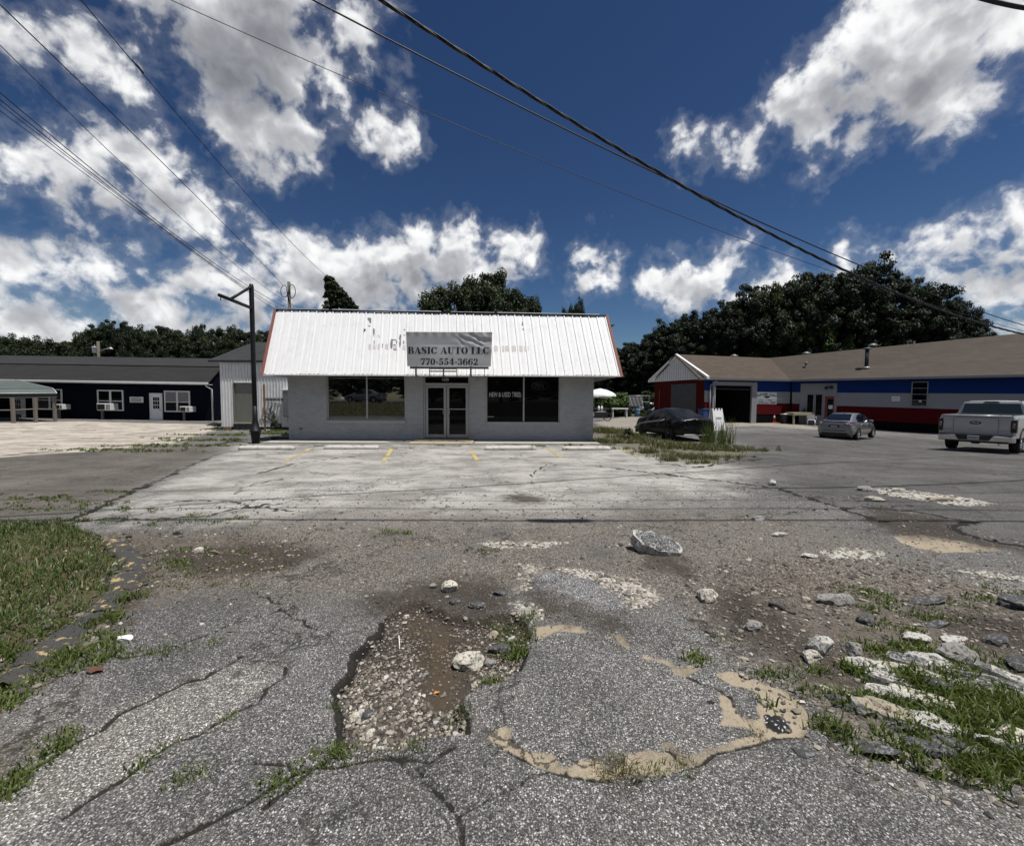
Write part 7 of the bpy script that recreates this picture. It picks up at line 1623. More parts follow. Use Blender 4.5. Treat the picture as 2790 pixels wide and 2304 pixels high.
# covered car: tarpaulin over a coupe, tail lamp and wheel showing below its hem
cc = G(1835, 1206); TH = math.radians(-8)       # nose away and slightly left
cv = empty('covered_car', (7.25, 19.2, zf(7.2, 19.2)), -TH, 'low car under a black tarpaulin held down with silver tape', 'car')
secs = []; r = random.Random(9)
for y, w, zt3, hem in ((-2.15, .60, .86, .52), (-2.12, .76, .93, .50), (-1.6, .86, 1.00, .55), (-1.1, .90, 1.16, .58), (-.5, .88, 1.33, .55), (.1, .88, 1.34, .45), (.6, .90, 1.18, .32), (1.0, .92, 1.00, .18), (1.6, .90, .86, .12), (2.05, .78, .68, .10), (2.25, .55, .50, .10)):
    h = [(w*1.03, hem), (w*1.02, hem+(.75-hem)*.6), (w*.98, min(.86, zt3-.05)), (w*.74, zt3-.06 if zt3 > 1.05 else zt3-.02), (w*.55, zt3), (0, zt3+.02)]
    row = [(x, y, z) for x, z in h]+[(-x, y, z) for x, z in h[-2::-1]]; secs.append(row)
tb = MB(); tb.loft(secs, M['tarp'], caps=False); tb.add(secs[0]+[(0, -2.17, .5)], [(i, i+1, 11) for i in range(10)], M['tarp']); tb.add(secs[-1], [tuple(range(11))], M['tarp']); to = subsurf(tb.build('tarpaulin', cv), 3)
for v in to.data.vertices:
    p = v.co; f = .055*mnoise.noise(Vector((p.x*2.6, p.y*2.0, p.z*2.5)))+.030*math.sin(p.y*11+p.z*7+p.x*3)*max(0, 1-abs(p.z-.8)/.5)+.012*mnoise.noise(p*8)
    v.co = p+v.normal*f
hemmat = M['tarp_hi']
def cvp(y, z, o=.03):       # a point on the near flank of the tarp
    best = None
    for a_, b_ in zip(secs[:-1], secs[1:]):
        if a_[0][1] <= y <= b_[0][1]:
            t_ = (y-a_[0][1])/(b_[0][1]-a_[0][1]); sec = [Vector(p).lerp(Vector(q_), t_) for p, q_ in zip(a_, b_)]
            side_ = sec[6:][::-1] if True else sec
            for p, q_ in zip(side_[:-1], side_[1:]):
                if min(p.z, q_.z) <= z <= max(p.z, q_.z)+1e-6: k = (z-p.z)/max(q_.z-p.z, 1e-6); return p.lerp(q_, k)+Vector((-o, 0, 0))
            return side_[0]+Vector((-o, 0, 0))
    return Vector((-.9-o, y, z))
tp_ = MB(); pl = [(2.2, .22), (2.0, .30), (1.6, .38), (1.2, .50), (.8, .60), (.4, .66), (.0, .68), (-.4, .74), (-.8, .78), (-1.1, .82)]
vs = []
for i, (y, z) in enumerate(pl): wv_ = .015*math.sin(i*2.3); vs += [cvp(y, z+wv_, .05), cvp(y, z+.085+wv_+.01*math.sin(i*4), .05)]
tp_.add(vs, [(2*i, 2*i+1, 2*i+3, 2*i+2) for i in range(len(pl)-1)], hemmat); tp_.build('tape_strip', cv)
cu_ = MB(); secs2 = []
for y, w, zb, zt3 in ((-2.1, .60, .30, .70), (-2.0, .74, .25, .78), (-1.0, .82, .20, .85), (.8, .84, .18, .85), (1.7, .80, .20, .75), (2.1, .6, .25, .5)):
    h = [(0, zb), (w*.9, zb), (w, zb+.15), (w, zt3-.1), (w*.8, zt3), (0, zt3)]; secs2.append([(x, y, z) for x, z in h]+[(-x, y, z) for x, z in h[-2:0:-1]])
cu_.loft(secs2, M['plastic_black'], close=True); cu_.build('car_body', cv)
for s in (-1, 1):
    for y in (-1.32, 1.30): wheel(cv, s*.76, y, .31, .2)
    m_ = MB(); m_.box((s*.55-.16, -2.10, .50), (s*.55+.16, -2.05, .60), M['lens_red'], .01); m_.build('tail_lamp', cv)
m_ = MB(); m_.box((-.6, -2.14, .24), (.6, -2.08, .30), M['alu'], .01); m_.build('bumper_strip', cv)
# ------------------------------------------------------------------ foliage
def leafmat(name, c1_, c2_, c3_):
    m, q, b = mat_new(name)
    tn = q.new('ShaderNodeAttribute', attribute_name='tone').outputs['Fac']; oi = q.new('ShaderNodeObjectInfo').outputs['Random']
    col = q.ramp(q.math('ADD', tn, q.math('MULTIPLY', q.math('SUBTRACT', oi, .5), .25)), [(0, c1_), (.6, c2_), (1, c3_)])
    q.put(b.inputs['Base Color'], col); b.inputs['Roughness'].default_value = .6; b.inputs['Specular IOR Level'].default_value = .3
    tr = q.new('ShaderNodeBsdfTranslucent'); q.put(tr.inputs[0], q.mix(1.0, col, (1, 1.1, .6), 'MULTIPLY')); mx = q.new('ShaderNodeMixShader'); mx.inputs[0].default_value = .22
    q.l.new(b.outputs[0], mx.inputs[1]); q.l.new(tr.outputs[0], mx.inputs[2]); q.l.new(mx.outputs[0], q.n['Material Output'].inputs[0]); return m
M['leaf_pine'] = leafmat('pine needles', (.006, .012, .007), (.015, .026, .012), (.036, .048, .020))
M['leaf_broad'] = leafmat('broad leaves', (.008, .016, .006), (.021, .035, .011), (.050, .066, .021))
M['leaf_bright'] = leafmat('bright leaves', (.03, .055, .014), (.065, .11, .025), (.11, .15, .04))
def crown(name, shape, nclump, per, leaf, mat, seed, hollow=.35, flatn=.6, clr=.10):
    """leaf cards gathered in clumps; shape(u) gives clump centres in a unit crown (x,y in -.5..5, z 0..1)"""
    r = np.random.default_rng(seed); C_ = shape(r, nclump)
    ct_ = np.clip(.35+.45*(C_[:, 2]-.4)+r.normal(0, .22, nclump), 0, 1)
    ci = np.repeat(np.arange(nclump), per); n = len(ci)
    d = r.normal(0, 1, (n, 3)); d /= np.linalg.norm(d, axis=1)[:, None]; rad = r.uniform(.25, 1, n)**.6
    cr_ = clr*r.uniform(.6, 1.4, nclump)
    off = d*rad[:, None]*cr_[ci][:, None]*np.array([1, 1, flatn]); p = C_[ci]+off
    # orient each card mostly outward/upward
    nrm = d+np.array([0, 0, .5])+r.normal(0, .6, (n, 3)); nrm /= np.linalg.norm(nrm, axis=1)[:, None]
    a = np.cross(nrm, r.normal(0, 1, (n, 3))); a /= np.linalg.norm(a, axis=1)[:, None]; b_ = np.cross(nrm, a)
    s = leaf*r.uniform(.6, 1.3, n)[:, None]
    V = np.stack([p-a*s*.5, p+b_*s*.45, p+a*s*.9, p-b_*s*.4], 1).reshape(-1, 3); F = np.arange(4*n).reshape(-1, 4)
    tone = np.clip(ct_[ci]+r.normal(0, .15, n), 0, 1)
    return np_mesh(name, V, F, mat, False, {'tone': ('POINT', np.repeat(tone, 4))})
def dome(seed, lo, bump, fill):
    """one broad rounded crown with a lumpy surface"""
    o_ = Vector((seed*3.1, seed*1.7, 0))
    def f(r, n):
        d = r.normal(0, 1, (n, 3)); d[:, 2] = np.abs(d[:, 2])*np.where(r.random(n) < .22, -1, 1); d /= np.linalg.norm(d, axis=1)[:, None]
        k = np.array([1+bump*mnoise.noise(Vector(v)*2.2+o_)+bump*.7*mnoise.noise(Vector(v)*5+o_) for v in d])
        rad = np.where(r.random(n) < fill, r.uniform(.35, .9, n), r.uniform(.88, 1.0, n))*k
        zc = lo+(1-lo)*.45; hz = np.where(d[:, 2] > 0, 1-zc, zc-lo)
        return np.column_stack([d[:, 0]*.46*rad, d[:, 1]*.46*rad, np.clip(zc+d[:, 2]*hz*rad*.97, .02, 1.03)])
    return f
def sh_round(seed, lobes=9): return dome(seed+1, .08, .22, .35)
def sh_pine(seed): return dome(seed+11, .18, .34, .40)
def trunk_mesh(name, h, r_, seed, limbs=9, start=.25):
    mb = MB(); rs = random.Random(seed); pts = [Vector((0, 0, 0))]
    for i in range(1, 9): pts.append(Vector((pts[-1].x+rs.gauss(0, .012), pts[-1].y+rs.gauss(0, .012), h*i/8)))
    mb.tube(pts, [r_*(1-.09*i) for i in range(9)], M['bark'], 8)
    for k in range(limbs):
        t_ = start+(.95-start)*k/limbs; i = min(7, int(t_*8)); b_ = pts[i].lerp(pts[i+1], t_*8-i); a = rs.uniform(0, 6.28); L_ = rs.uniform(.22, .42)*(1.15-t_*.6)
        mb.tube([b_, b_+Vector((math.cos(a)*L_*.5, math.sin(a)*L_*.5, .05)), b_+Vector((math.cos(a)*L_, math.sin(a)*L_, .13))], [r_*.35, r_*.22, r_*.08], M['bark'], 5)
    return mb.mesh(name)
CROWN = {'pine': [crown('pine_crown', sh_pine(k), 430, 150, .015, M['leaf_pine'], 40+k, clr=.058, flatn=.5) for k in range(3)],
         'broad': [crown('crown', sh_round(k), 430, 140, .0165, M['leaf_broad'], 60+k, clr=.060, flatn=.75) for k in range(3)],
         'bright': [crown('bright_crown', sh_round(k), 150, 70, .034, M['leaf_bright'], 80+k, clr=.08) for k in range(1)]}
TRUNK = {'pine': trunk_mesh('pine_trunk', .98, .018, 5, 16, .2), 'broad': trunk_mesh('trunk', .85, .026, 6, 12, .2), 'bright': trunk_mesh('bright_trunk', .8, .02, 7)}
def tree(kind, x, y, h, w, label, rz=None, name='tree', group=None, base=None, zbase=None):
    rs = random.Random(int(x*13+y*7)); e = empty(name, (x, y, (zf(x, y) if zbase is None else zbase)-.1), rs.uniform(0, 6.28) if rz is None else rz, label, 'tree', group)
    c_ = CROWN[kind][rs.randrange(len(CROWN[kind]))]
    for nm, me in (('trunk', TRUNK[kind]), ('crown', c_)):
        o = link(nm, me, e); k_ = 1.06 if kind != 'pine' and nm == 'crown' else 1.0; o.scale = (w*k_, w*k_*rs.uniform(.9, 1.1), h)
    return e
def tree_px(kind, px, ptop, Y, wpx, label, **kw):
    p = W(px, ptop, Y); return tree(kind, p.x, Y, p.z-zf(p.x, Y)+.1, wpx/FPX*Y, label, **kw)
GR = 'big dark trees behind the car wash'
for i, (k, px, pt_, Y, w, lab) in enumerate([
 ('pine', 1700, 944, 64, 120, 'lowest dark pine beside the right end of the white mansard'), ('pine', 1762, 925, 62, 130, 'low pine above the gable of the car wash'), ('pine', 1832, 880, 60, 150, 'pine rising left of the big cloud gap'), ('pine', 1905, 856, 59, 160, 'pine left of the tallest group'),
 ('pine', 1985, 832, 57, 170, 'dense pine on the left shoulder of the tallest group'), ('pine', 2060, 795, 55, 190, 'pine just under the meeting of two wires'), ('broad', 2150, 765, 53, 200, 'broad tree left of the treetop crossed by wires'), ('pine', 2235, 748, 52, 210, 'tall pine where the wires cross its top'), ('pine', 2345, 724, 51, 230, 'tallest pine of the right-hand group'),
 ('pine', 2475, 762, 51, 200, 'second tall pine right of the tallest one'), ('pine', 2560, 818, 52, 170, 'pine on the falling right side of the group'), ('pine', 2615, 858, 53, 150, 'last large pine at the right of the group'), ('broad', 2668, 900, 55, 90, 'small tree dropping behind the long roof at the right'),
 ('broad', 2100, 900, 60, 200, 'low leafy tree under the left pines behind the roof'), ('broad', 2250, 905, 60, 220, 'low leafy tree behind the tall vent pipe'), ('broad', 2420, 900, 61, 220, 'low leafy tree behind the right part of the roof'), ('bright', 2240, 850, 50, 110, 'yellow green sapling lit among the dark pines'), ('broad', 1950, 930, 66, 200, 'leafy tree behind the brown ridge'), ('broad', 1800, 985, 68, 220, 'bushy dark tree over the far metal building'), ('broad', 1680, 1000, 70, 200, 'bushy dark tree behind the white parasol'), ('broad', 2570, 890, 58, 170, 'leafy tree filling the gap at the far right')]):
    tree_px(k, px, pt_, Y, w*1.12, lab, name='pine_tree' if k == 'pine' else 'leafy_tree', group=GR)
for k, px, pt_, Y, w, lab in [('broad', 1245, 770, 46, 215, 'left half of the rounded leafy tree behind the mansard'), ('broad', 1340, 752, 45, 230, 'tall rounded leafy tree behind the middle of the mansard'), ('broad', 1425, 800, 46, 140, 'right shoulder of leaves behind the mansard'), ('broad', 1572, 822, 58, 78, 'small round treetop over the right part of the mansard'), ('broad', 1195, 810, 47, 110, 'low left tree behind the mansard'), ('broad', 1537, 846, 59, 34, 'tiny treetop left of the small round one')]:
    tree_px(k, px, pt_, Y, w, lab, name='leafy_tree', group='trees rising behind the shop')
GL = 'far trees behind the navy house'
for i, (k, px, pt_, Y, w, lab) in enumerate([
 ('broad', -60, 905, 66, 150, 'dark tree cut by the left frame'), ('broad', 25, 912, 66, 120, 'leftmost whole tree above the navy roof'), ('broad', 95, 918, 67, 130, 'rounded tree second from the left above the navy roof'), ('broad', 190, 934, 70, 110, 'low tree in the dip left of the transformer'), ('broad', 262, 893, 64, 90, 'pointed tree behind the grey transformer'), ('pine', 305, 882, 65, 110, 'ragged tall tree right of the transformer'), ('pine', 352, 892, 66, 90, 'tree right of the street lamp arm'), ('broad', 400, 889, 66, 110, 'full tree above the left white window'), ('pine', 450, 896, 67, 100, 'tree above the small wall sign'), ('broad', 500, 900, 67, 110, 'tree above the white door'), ('pine', 543, 888, 66, 60, 'thin top standing above its neighbours'), ('broad', 590, 900, 66, 110, 'tree left of the sign pole arm'), ('broad', 650, 895, 67, 110, 'tree seen through the sign bracket'), ('broad', 720, 905, 68, 110, 'tree between the sign pole and the mansard'), ('broad', 140, 955, 74, 130, 'low bush behind the left end of the navy roof'), ('broad', 345, 945, 74, 150, 'low bush behind the middle of the navy roof'), ('broad', 470, 945, 74, 150, 'low bush behind the right of the navy roof'), ('broad', 770, 930, 74, 120, 'low tree hidden by the shed roof')]):
    tree_px(k, px, pt_, Y, w*1.15, lab, name='pine_tree' if k == 'pine' else 'leafy_tree', group=GL)
# ivy on a pole behind the shop
def sh_ivy(r, n):
    z = r.uniform(0, 1, n)**.8; w = (1-z)*.9+.08; x = r.uniform(0, 1, n)*w; return np.column_stack([x-.05, r.uniform(-.25, .25, n)*w, z])
iv = W(896, 757, 33); e = empty('ivy_pole', (iv.x, 33, 0), 0, 'old pole smothered in ivy behind the left of the mansard', 'pole'); o = MB(); o.tube([(0, 0, 0), (0, 0, iv.z)], .13, M['wood_pole'], 8); o.build('pole', e)
o = link('ivy', crown('ivy_leaves', sh_ivy, 260, 60, .05, M['leaf_broad'], 99, clr=.07), e); o.location = (0, 0, iv.z-3.4); o.scale = (3.2, 3.2, 3.4)

# ------------------------------------------------------------------ small plants by the shed and far bench
def bushy(name, px, py, Y, w, h, mat, label, seed, nclump=60, per=40, leaf=.07):
    p = W(px, py, Y); e = empty(name, (p.x, Y, zf(p.x, Y)), 0, label, 'bush'); o = link('foliage', crown(name+'_leaves', sh_round(seed, 6), nclump, per, leaf, mat, seed, clr=.14), e); o.scale = (w, w*.8, h)
    m_ = MB(); m_.tube([(0, 0, 0), (.02, 0, h*.5)], .025, M['bark'], 5); m_.build('stem', e); return e
bushy('bush', 1648, 1100, 42, 3.4, 2.0, M['leaf_bright'], 'green bush behind the parasol pole', 201); bushy('bush', 1688, 1100, 43, 2.6, 2.5, M['leaf_bright'], 'taller green bush left of the banner rack', 202); bushy('bush', 1772, 1100, 44, 2.6, 2.6, M['leaf_broad'], 'dark bush beside the red gable wall', 203); bushy('bush', 1730, 1100, 46, 3.0, 1.8, M['leaf_broad'], 'dark bush behind the blue barrel', 204)
ps = Vector((wx(737, 21.1), 21.1)); e = empty('pine_sapling', (ps.x, ps.y, gz(ps.x, ps.y)), 0, 'young pine sapling growing in front of the white shed', 'tree')
m_ = MB(); m_.tube([(0, 0, 0), (.03, 0, .5), (.0, 0, 1.05)], [.02, .015, .006], M['bark'], 6); m_.build('trunk', e)
rs = np.random.default_rng(5); pts = []
for a_, z0_, L_ in [(3.3, .35, .42), (2.9, .5, .35), (.2, .3, .3), (3.5, .7, .3), (.4, .5, .2), (1.5, .6, .25), (4.7, .5, .3), (3.0, .9, .12), (.1, .8, .12), (1.6, 1.0, .05), (5.5, .25, .3)]:
    t_ = rs.uniform(0, 1, 90); pts.append(np.column_stack([np.cos(a_)*L_*t_, np.sin(a_)*L_*t_, z0_+t_*.22+.0*t_])+rs.normal(0, .012, (90, 3)))
pts = np.vstack(pts); n_ = len(pts); P0 = pts+np.array([ps.x, ps.y, gz(ps.x, ps.y)])
nb_ = blades('needles', P0, rs.uniform(.08, .16, n_), np.full(n_, .007), 1.0, M['leaf_broad'], rs.uniform(.2, .8, n_)); nb_.parent = e; nb_.location = -Vector(e.location)
bushy('weed_clump', 752, 1166, 21.2, .5, .5, M['leaf_broad'], 'dark leafy weed at the foot of the shed', 207, 24, 24, .12)
bushy('weed_clump', 592, 1166, 22.2, .9, .4, M['leaf_broad'], 'low leafy weed at the left corner of the shed', 208, 24, 24, .10)
bushy('bush', 1712, 1187, 17.4, .45, .50, M['leaf_broad'], 'upright dark weed left of the covered car', 209, 24, 20, .1)

# ------------------------------------------------------------------ beyond the shop on the right
fb = empty('far_metal_building', W(1700, 1090, 62), 0, 'long low grey metal building beyond the parasol', 'building'); p0, p1 = W(1610, 1088, 62), W(1860, 1088, 62)
m_ = MB(); m_.box((p0.x-fb.location.x, 0, -2), (p1.x-fb.location.x, 8, W(1700, 1083, 62).z-fb.location.z), M['shed_metal'])
for k in range(40): x = p0.x-fb.location.x+k*(p1.x-p0.x)/40; m_.box((x, -.04, -2), (x+.06, .0, .3), M['alu_dark'])
m_.build('wall', fb); m_ = MB(); za, zb2 = W(1700, 1081, 62).z-fb.location.z, W(1700, 1067, 62).z-fb.location.z; m_.add([(p0.x-fb.location.x, -.6, za), (p1.x-fb.location.x, -.6, za), (p1.x-fb.location.x, 5, zb2+.3), (p0.x-fb.location.x, 5, zb2+.3), (p0.x-fb.location.x, -.6, za-.2), (p1.x-fb.location.x, -.6, za-.2)], [(0, 1, 2, 3), (0, 1, 5, 4)], M['alu']); m_.build('roof', fb)
# parasol
p = W(1635, 1058, 40); e = empty('parasol', (p.x, 40, zf(p.x, 40)), 0, 'white parasol showing past the right corner of the shop', 'parasol'); zt3 = p.z-e.location.z; n = 8; m_ = MB()
ring = lambda r_, z, sag: [(r_*math.cos(2*math.pi*k/16), r_*math.sin(2*math.pi*k/16), z-(sag if k % 2 else 0)) for k in range(16)]
m_.loft([ring(.02, zt3, 0), ring(.6, zt3-.13, .0), ring(1.2, zt3-.36, .02), ring(1.48, zt3-.55, .05), ring(1.50, zt3-.74, .05)], M['plastic_white'], close=True, caps=False); m_.build('canopy', e); m_ = MB(); m_.tube([(0, 0, 0), (0, 0, zt3)], .03, M['plastic_black'], 6); m_.build('pole', e)
# white bench table
p = G(1687, 1137); e = empty('white_bench', (p.x, p.y, zf(p.x, p.y)), .02, 'white trestle bench beyond the weeds', 'table'); m_ = MB(); m_.box((-.78, -.3, .80), (.80, .3, .88), M['plastic_white'], .01); m_.build('tabletop', e)
for a_ in (-.70, .62): m_ = MB(); m_.box((a_, -.25, 0), (a_+.10, .25, .80), M['plastic_white'], .01); m_.build('leg', e)
p = G(1650, 1137); e = empty('white_table', (p.x, p.y+1, zf(p.x, p.y)), 0, 'thin white table partly behind the shop corner', 'table'); m_ = MB(); m_.box((-1.0, -.3, .80), (.55, .3, .84), M['plastic_white'], .006); m_.build('tabletop', e); m_ = MB(); m_.tube([(.4, 0, 0), (.4, 0, .8)], .025, M['alu'], 6); m_.build('leg', e)
# banner rack, barrel
p = G(1741, 1136); e = empty('banner_rack', (p.x, p.y, zf(p.x, p.y)), 0, 'steel rack carrying a crumpled silver banner over the blue barrel', 'rack'); s = p.y/FPX; m_ = MB(); xa, xb, zt3, zm_, zb2 = (1709-1741)*s, (1769-1741)*s, (1136-1078)*s, (1136-1095)*s, (1136-1107)*s
for x in (xa, xa+.16, xb-.1, xb): m_.tube([(x, 0, 0), (x, 0, zt3)], .03, M['plastic_black'], 6)
for z in (zt3, zm_): m_.tube([(xa, -.04, z), (xb, -.04, z)], .035, M['alu'], 6)
m_.tube([(xa, 0, zb2), (xa+1.5, 0, zb2)], .03, M['alu'], 6); m_.build('frame', e); m_ = MB(); nu = 14; m_.loft([[(xa+.15+1.35*k/nu, -.08+.06*math.sin(k*1.7+j*.9), zb2+.05+(zt3-zb2-.15)*j/6) for k in range(nu+1)] for j in range(7)], M['tarp_hi'], caps=False); m_.build('banner', e)
p = G(1733, 1134); e = empty('barrel', (p.x, p.y-.4, zf(p.x, p.y)), 0, 'faded blue plastic barrel under the banner rack', 'barrel'); m_ = MB(); m_.lathe([(.24, 0), (.27, .05), (.27, .3), (.285, .33), (.27, .36), (.27, .58), (.285, .61), (.27, .64), (.27, .86), (.22, .90)], M['barrel_blue'], 16); m_.build('body', e); m_ = MB(); m_.lathe([(.28, .86), (.28, .90)], M['bin_blue'], 16); m_.build('hoop', e)
# mobility of junk by the corner: cart with a wheel
p = G(1640, 1147); e = empty('hand_cart', (p.x, p.y, zf(p.x, p.y)), 0, 'dark hand cart with one large wheel by the shop corner', 'cart'); m_ = MB(); m_.box((-.55, -.2, .25), (.25, .25, .75), M['plastic_black'], .03); m_.build('tub', e); m_ = MB(); m_.tube([(.42+.30*math.cos(a_), 0, .32+.30*math.sin(a_)) for a_ in np.linspace(0, 6.28, 20)], .035, M['tyre'], 6); m_.build('wheel', e); m_ = MB(); m_.tube([(-.5, 0, .7), (.3, 0, .85), (.42, 0, .32)], .025, M['alu_dark'], 6); m_.build('handle', e)
for k, (px, c_) in enumerate(((1628, 'left'), (1636, 'right'))):
    p = G(px, 1140); m_ = MB(); m_.lathe([(.09, 0), (.10, .3), (.04, .36), (.035, .44)], M['plastic_white'], 10); m_.build('white_jug', None, (p.x, p.y-.5, zf(p.x, p.y)+.72), 'white plastic jug, %s of two above the hand cart' % c_, 'jug', 'white jugs by the shop corner')
# far blue-white pickup
p = G(1768, 1132); e = empty('parked_car', (p.x+.6, p.y+3, zf(p.x, p.y)), .1, 'pale blue car half hidden behind the red gable wall', 'car'); m_ = MB()
M['car_pale'] = simple('pale blue car paint', (.32, .40, .48), .3, var=.05, coat=.6)
secs = [[(x, y, z) for x, z in ((-.85, .35), (-.88, .6), (-.80, .85), (.80, .85), (.88, .6), (.85, .35))] for y in (-2.0, -1.6, 1.8, 2.0)]; m_.loft(secs, M['car_pale'], close=True); m_.build('body', e)
m_ = MB(); m_.loft([[(-.78, -1.0, .85), (.78, -1.0, .85), (.60, -.55, 1.38), (-.60, -.55, 1.38)], [(-.78, 1.0, .85), (.78, 1.0, .85), (.60, .6, 1.38), (-.60, .6, 1.38)]], M['plastic_white'], close=True, smooth=False); m_.build('cabin', e); m_ = MB(); m_.add([(-.68, -.98, .90), (.68, -.98, .90), (.54, -.60, 1.32), (-.54, -.60, 1.32)], [(0, 1, 2, 3)], M['carglass']); m_.build('windscreen', e)
for s in (-1, 1):
    for y in (-1.2, 1.2): m_ = MB(); m_.tube([(s*.68, y, .31), (s*.88, y, .31)], .31, M['tyre'], 14); m_.build('wheel', e)

# ------------------------------------------------------------------ poles and wires
p = W(787, 768, 33); up_l = empty('utility_pole', (p.x, 33, 0), 0, 'slim grey utility pole with looped cables behind the shop', 'utility pole'); m_ = MB(); m_.tube([(0, 0, 0), (0, 0, p.z)], [.15, .11], M['wood_pole'], 10); m_.build('pole', up_l)
for s, hh_ in ((-1, .9), (1, 1.0)):
    m_ = MB(); pts = [(0, -.12, p.z-.3)]
    for a_ in np.linspace(0, 5.2, 18): pts.append((s*(.28+.28*math.cos(a_+math.pi)), -.14, p.z-.75+hh_*.5*math.sin(-a_)))
    pts.append((0, -.12, p.z-1.5)); m_.tube(pts, .028, M['cable'], 5); m_.build('cable_loop', up_l)
p = W(267, 930, 48); e = empty('utility_pole', (p.x, 48, 0), 0, 'pole with a pale transformer and a street lamp above the navy roof', 'utility pole'); m_ = MB(); m_.tube([(0, 0, 0), (0, 0, p.z)], .14, M['wood_pole'], 8); m_.build('pole', e)
a_ = W(258.5, 953, 48)-e.location; m_ = MB(); m_.lathe([(.20, -.34), (.24, -.30), (.24, .26), (.28, .28), (.26, .34), (.05, .36)], M['white_trim'], 14, a_); m_.lathe([(.04, .36), (.03, .55)], M['alu'], 6, a_); m_.build('transformer', e)
a_ = W(272, 957, 48)-e.location; b_ = W(296, 949, 48)-e.location; c_ = W(307, 950.5, 48)-e.location; m_ = MB(); m_.tube([a_, a_.lerp(b_, .5)+Vector((0, 0, .06)), b_], .035, M['alu'], 6); m_.build('lamp_arm', e); m_ = MB(); m_.tube([b_, b_.lerp(c_, .5)+Vector((0, 0, .03)), c_], [.05, .13, .06], M['white_trim'], 8); m_.build('lamp_head', e)

def wire(name, pxs, A2, B2, r_, label, twist=False, ext=(0, 0), group=None):
    """a cable hung in the vertical plane through A2 and B2"""
    A2, B2 = Vector(A2), Vector(B2); d = (B2-A2).normalized(); nn = Vector((-d.y, d.x)); pts = []
    for px, py in pxs:
        r_2 = ray(px, py); t_ = A2.dot(nn)/(r_2.x*nn.x+r_2.y*nn.y); pts.append(Vector((r_2.x*t_, r_2.y*t_, EYE+r_2.z*t_)))
    s_ = np.array([(p.xy-A2).dot(d) for p in pts]); zz = np.array([p.z for p in pts]); co = np.polyfit(s_, zz, min(2, len(pts)-1)); s0, s1 = s_[0]-ext[0], s_[-1]+ext[1]; out = []
    for q_ in np.linspace(s0, s1, 40):
        z = np.polyval(co, q_); xy = A2+d*q_; out.append(Vector((xy.x, xy.y, z)))
    e = MB()
    if twist:
        for ph in (0, 2.1, 4.2):
            pp = []
            fine = [out[min(int(i/8), 38)].lerp(out[min(int(i/8), 38)+1], (i % 8)/8) for i in range(312)]
            for i, p_ in enumerate(fine): a_ = i*.55+ph; pp.append(p_+Vector((nn.x, nn.y, 0))*math.cos(a_)*r_*.75+Vector((0, 0, 1))*math.sin(a_)*r_*.75)
            e.tube(pp, r_*.62, M['cable'], 5)
    else: e.tube(out, r_, M['cable'], 6)
    return e.build(name, None, None, label, 'cable', group)
GW = 'overhead cables'
wire('overhead_cable', [(1040, 0), (1390, 225), (1640, 378), (1890, 530), (2200, 690), (2520, 824), (2790, 912)], (-1.80, 5.83), (16.1, 13.3), .021, 'thickest twisted cable crossing the sky from top centre to the right', True, (4, 12), GW)
wire('overhead_cable', [(845, 0), (1390, 276), (1790, 466), (2056, 603), (2389, 743), (2790, 886)], (-3.0, 6.6), (17.5, 14.6), .013, 'medium cable running beside the thick twisted one', False, (3, 12), GW)
wire('overhead_cable', [(480, 8), (900, 195), (1390, 398), (1830, 577), (2230, 730), (2790, 902)], (-7.5, 9.6), (22.0, 18.0), .008, 'thinnest of the three cables falling to the right', False, (3, 12), GW)
A0 = (-17.36, 33.0)
wire('overhead_cable', [(2, 18), (100, 110), (300, 300), (533, 533), (653, 655), (770, 776)], (-10.7, 8.83), A0, .014, 'dark cable from the top left corner to the slim utility pole', False, (6, 0), GW)
wire('overhead_cable', [(213, 0), (375, 180), (600, 440), (770, 640), (890, 752)], (-9.0, 8.76), (-14.9, 34), .012, 'cable with a splice knot running to the ivy pole', False, (6, 0), GW)
for i, (ya_, yb_, xb) in enumerate(((272, 842, 790), (290, 842, 765), (302, 838, 745), (318, 835, 735))):
    wire('overhead_cable', [(0, ya_), (200, ya_+.335*(yb_-ya_)*200/260*.82), (440, ya_+(yb_-ya_)*.612), (xb, yb_)], (-12.9-i*.25, 10.6), (-16.2-i*.5, 30.5), .013 if i < 2 else .010, ['upper cable of the four-wire run on the left', 'second cable of the four-wire run on the left', 'third cable of the four-wire run on the left', 'lowest cable of the four-wire run on the left'][i], False, (8, 6), GW)
wire('overhead_cable', [(380, 500), (560, 640), (760, 815), (820, 838)], (-12.5, 16), (-18, 38), .009, 'faint single cable right of the four-wire run', False, (10, 4), GW)
m_ = MB(); k_ = W(376, 182, 14.6); m_.tube([k_+Vector((-.06, -.15, .10)), k_, k_+Vector((.06, .15, -.10))], [.02, .04, .02], M['cable'], 6); m_.build('splice_knot', None, None, 'small splice knot on the upper left cable', 'splice')
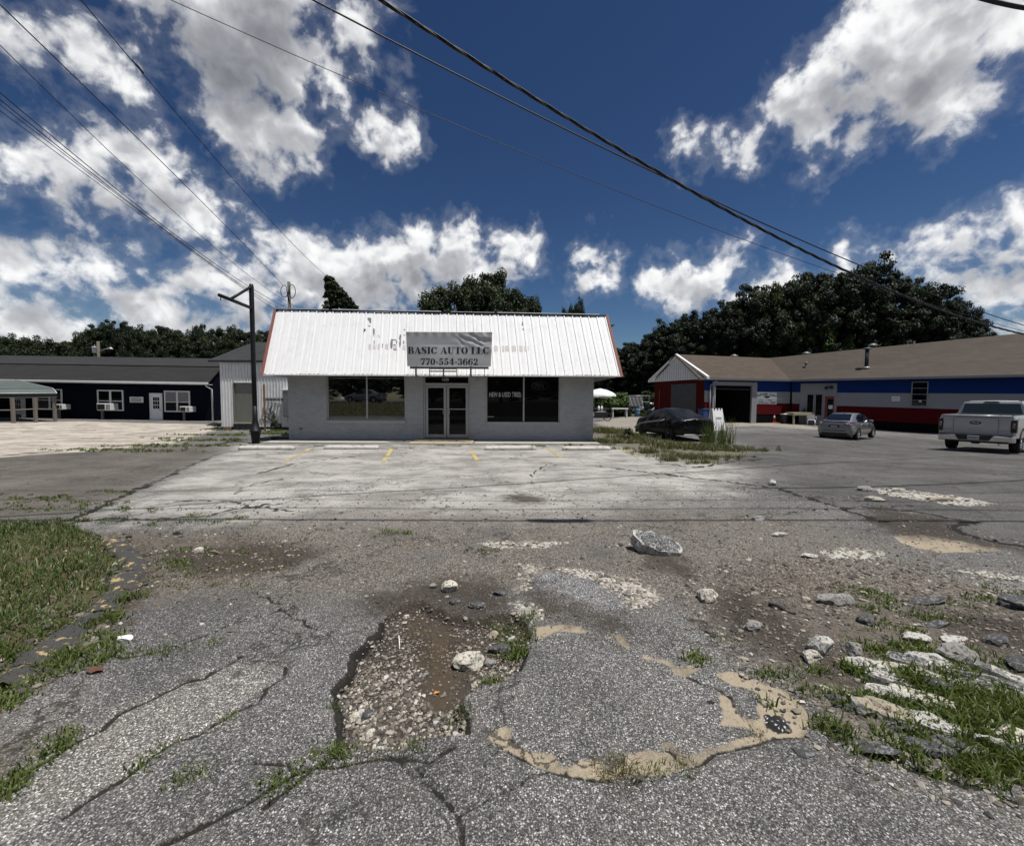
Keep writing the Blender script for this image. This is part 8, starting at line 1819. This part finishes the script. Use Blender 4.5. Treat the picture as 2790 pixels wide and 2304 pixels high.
# roadside run overhead, out past the top of the picture: its shadows cross the lot
for i, (ys_, zz, r_, lab) in enumerate(((4.90, 8.4, .028, 'thick roadside cable overhead with a splice case'), (5.45, 9.0, .016, 'second roadside cable overhead'), (5.95, 9.3, .013, 'third roadside cable overhead'), (6.6, 9.7, .012, 'fourth roadside cable overhead'))):
    yw = ys_-.06*zz; pts = [Vector((x, yw+.012*x, zz-.25+.0007*(x-2)**2)) for x in np.linspace(-40, 40, 60)]; m_ = MB(); m_.tube(pts, r_, M['cable'], 6); m_.build('roadside_cable', None, None, lab, 'cable', 'roadside cables overhead')
    if i == 0:
        m_ = MB(); xs0 = .55+.25*zz; m_.tube([(xs0-.45, yw+.012*xs0, zz-.26), (xs0-.3, yw+.012*xs0, zz-.30), (xs0+.35, yw+.012*xs0, zz-.30), (xs0+.5, yw+.012*xs0, zz-.26)], [.03, .085, .085, .03], M['cable'], 10); m_.build('splice_case', None, None, 'black splice case hanging on the thick roadside cable', 'splice case')
wire('roadside_cable', [(2660, -8), (2720, 8), (2790, 22)], (8.0, 6.8), (9.5, 7.0), .03, 'thick dark cable clipping the top right corner', False, (.6, 6), GW)

# ------------------------------------------------------------------ across the road, behind the viewer (seen in the shop glass)
c0 = (-16.0, -12.6); sedan((c0[0], c0[1], zf(*c0)), math.radians(96), 'silver saloon parked across the road, mirrored in the left window')
for i, (x, y, h, w) in enumerate(((-34, -34, 13, 12), (-24, -38, 15, 14), (-13, -36, 13, 12), (-2, -40, 15, 14), (9, -37, 14, 13), (20, -36, 15, 13), (32, -34, 13, 12), (-46, -30, 13, 12))):
    tree('broad', x, y, h, w, 'leafy tree across the road behind the viewer', name='leafy_tree', group='trees across the road')
n = 9000; P2 = np.column_stack([rng.uniform(-26, 6, n), rng.uniform(-11.2, -7.2, n)]); P3, _ = withz(P2)
blades('verge_grass', P3, rng.uniform(.08, .16, n), rng.uniform(.03, .05, n), 1.0, M['grass'], np.clip(rng.normal(.35, .2, n), 0, 1), kind='stuff', label='grass verge across the road')
for i, x in enumerate(range(-48, 34, 7)):  # unseen hedge, added to block the pale horizon mirrored in the glass
    tree('broad', x+.7*math.sin(i*3), -24.5+1.2*math.sin(i*2.1), 4.6, 7.5, 'dark hedge bush added unseen behind the viewer to cover the mirrored horizon', name='added_hedge_bush', group='hedge added behind the viewer')
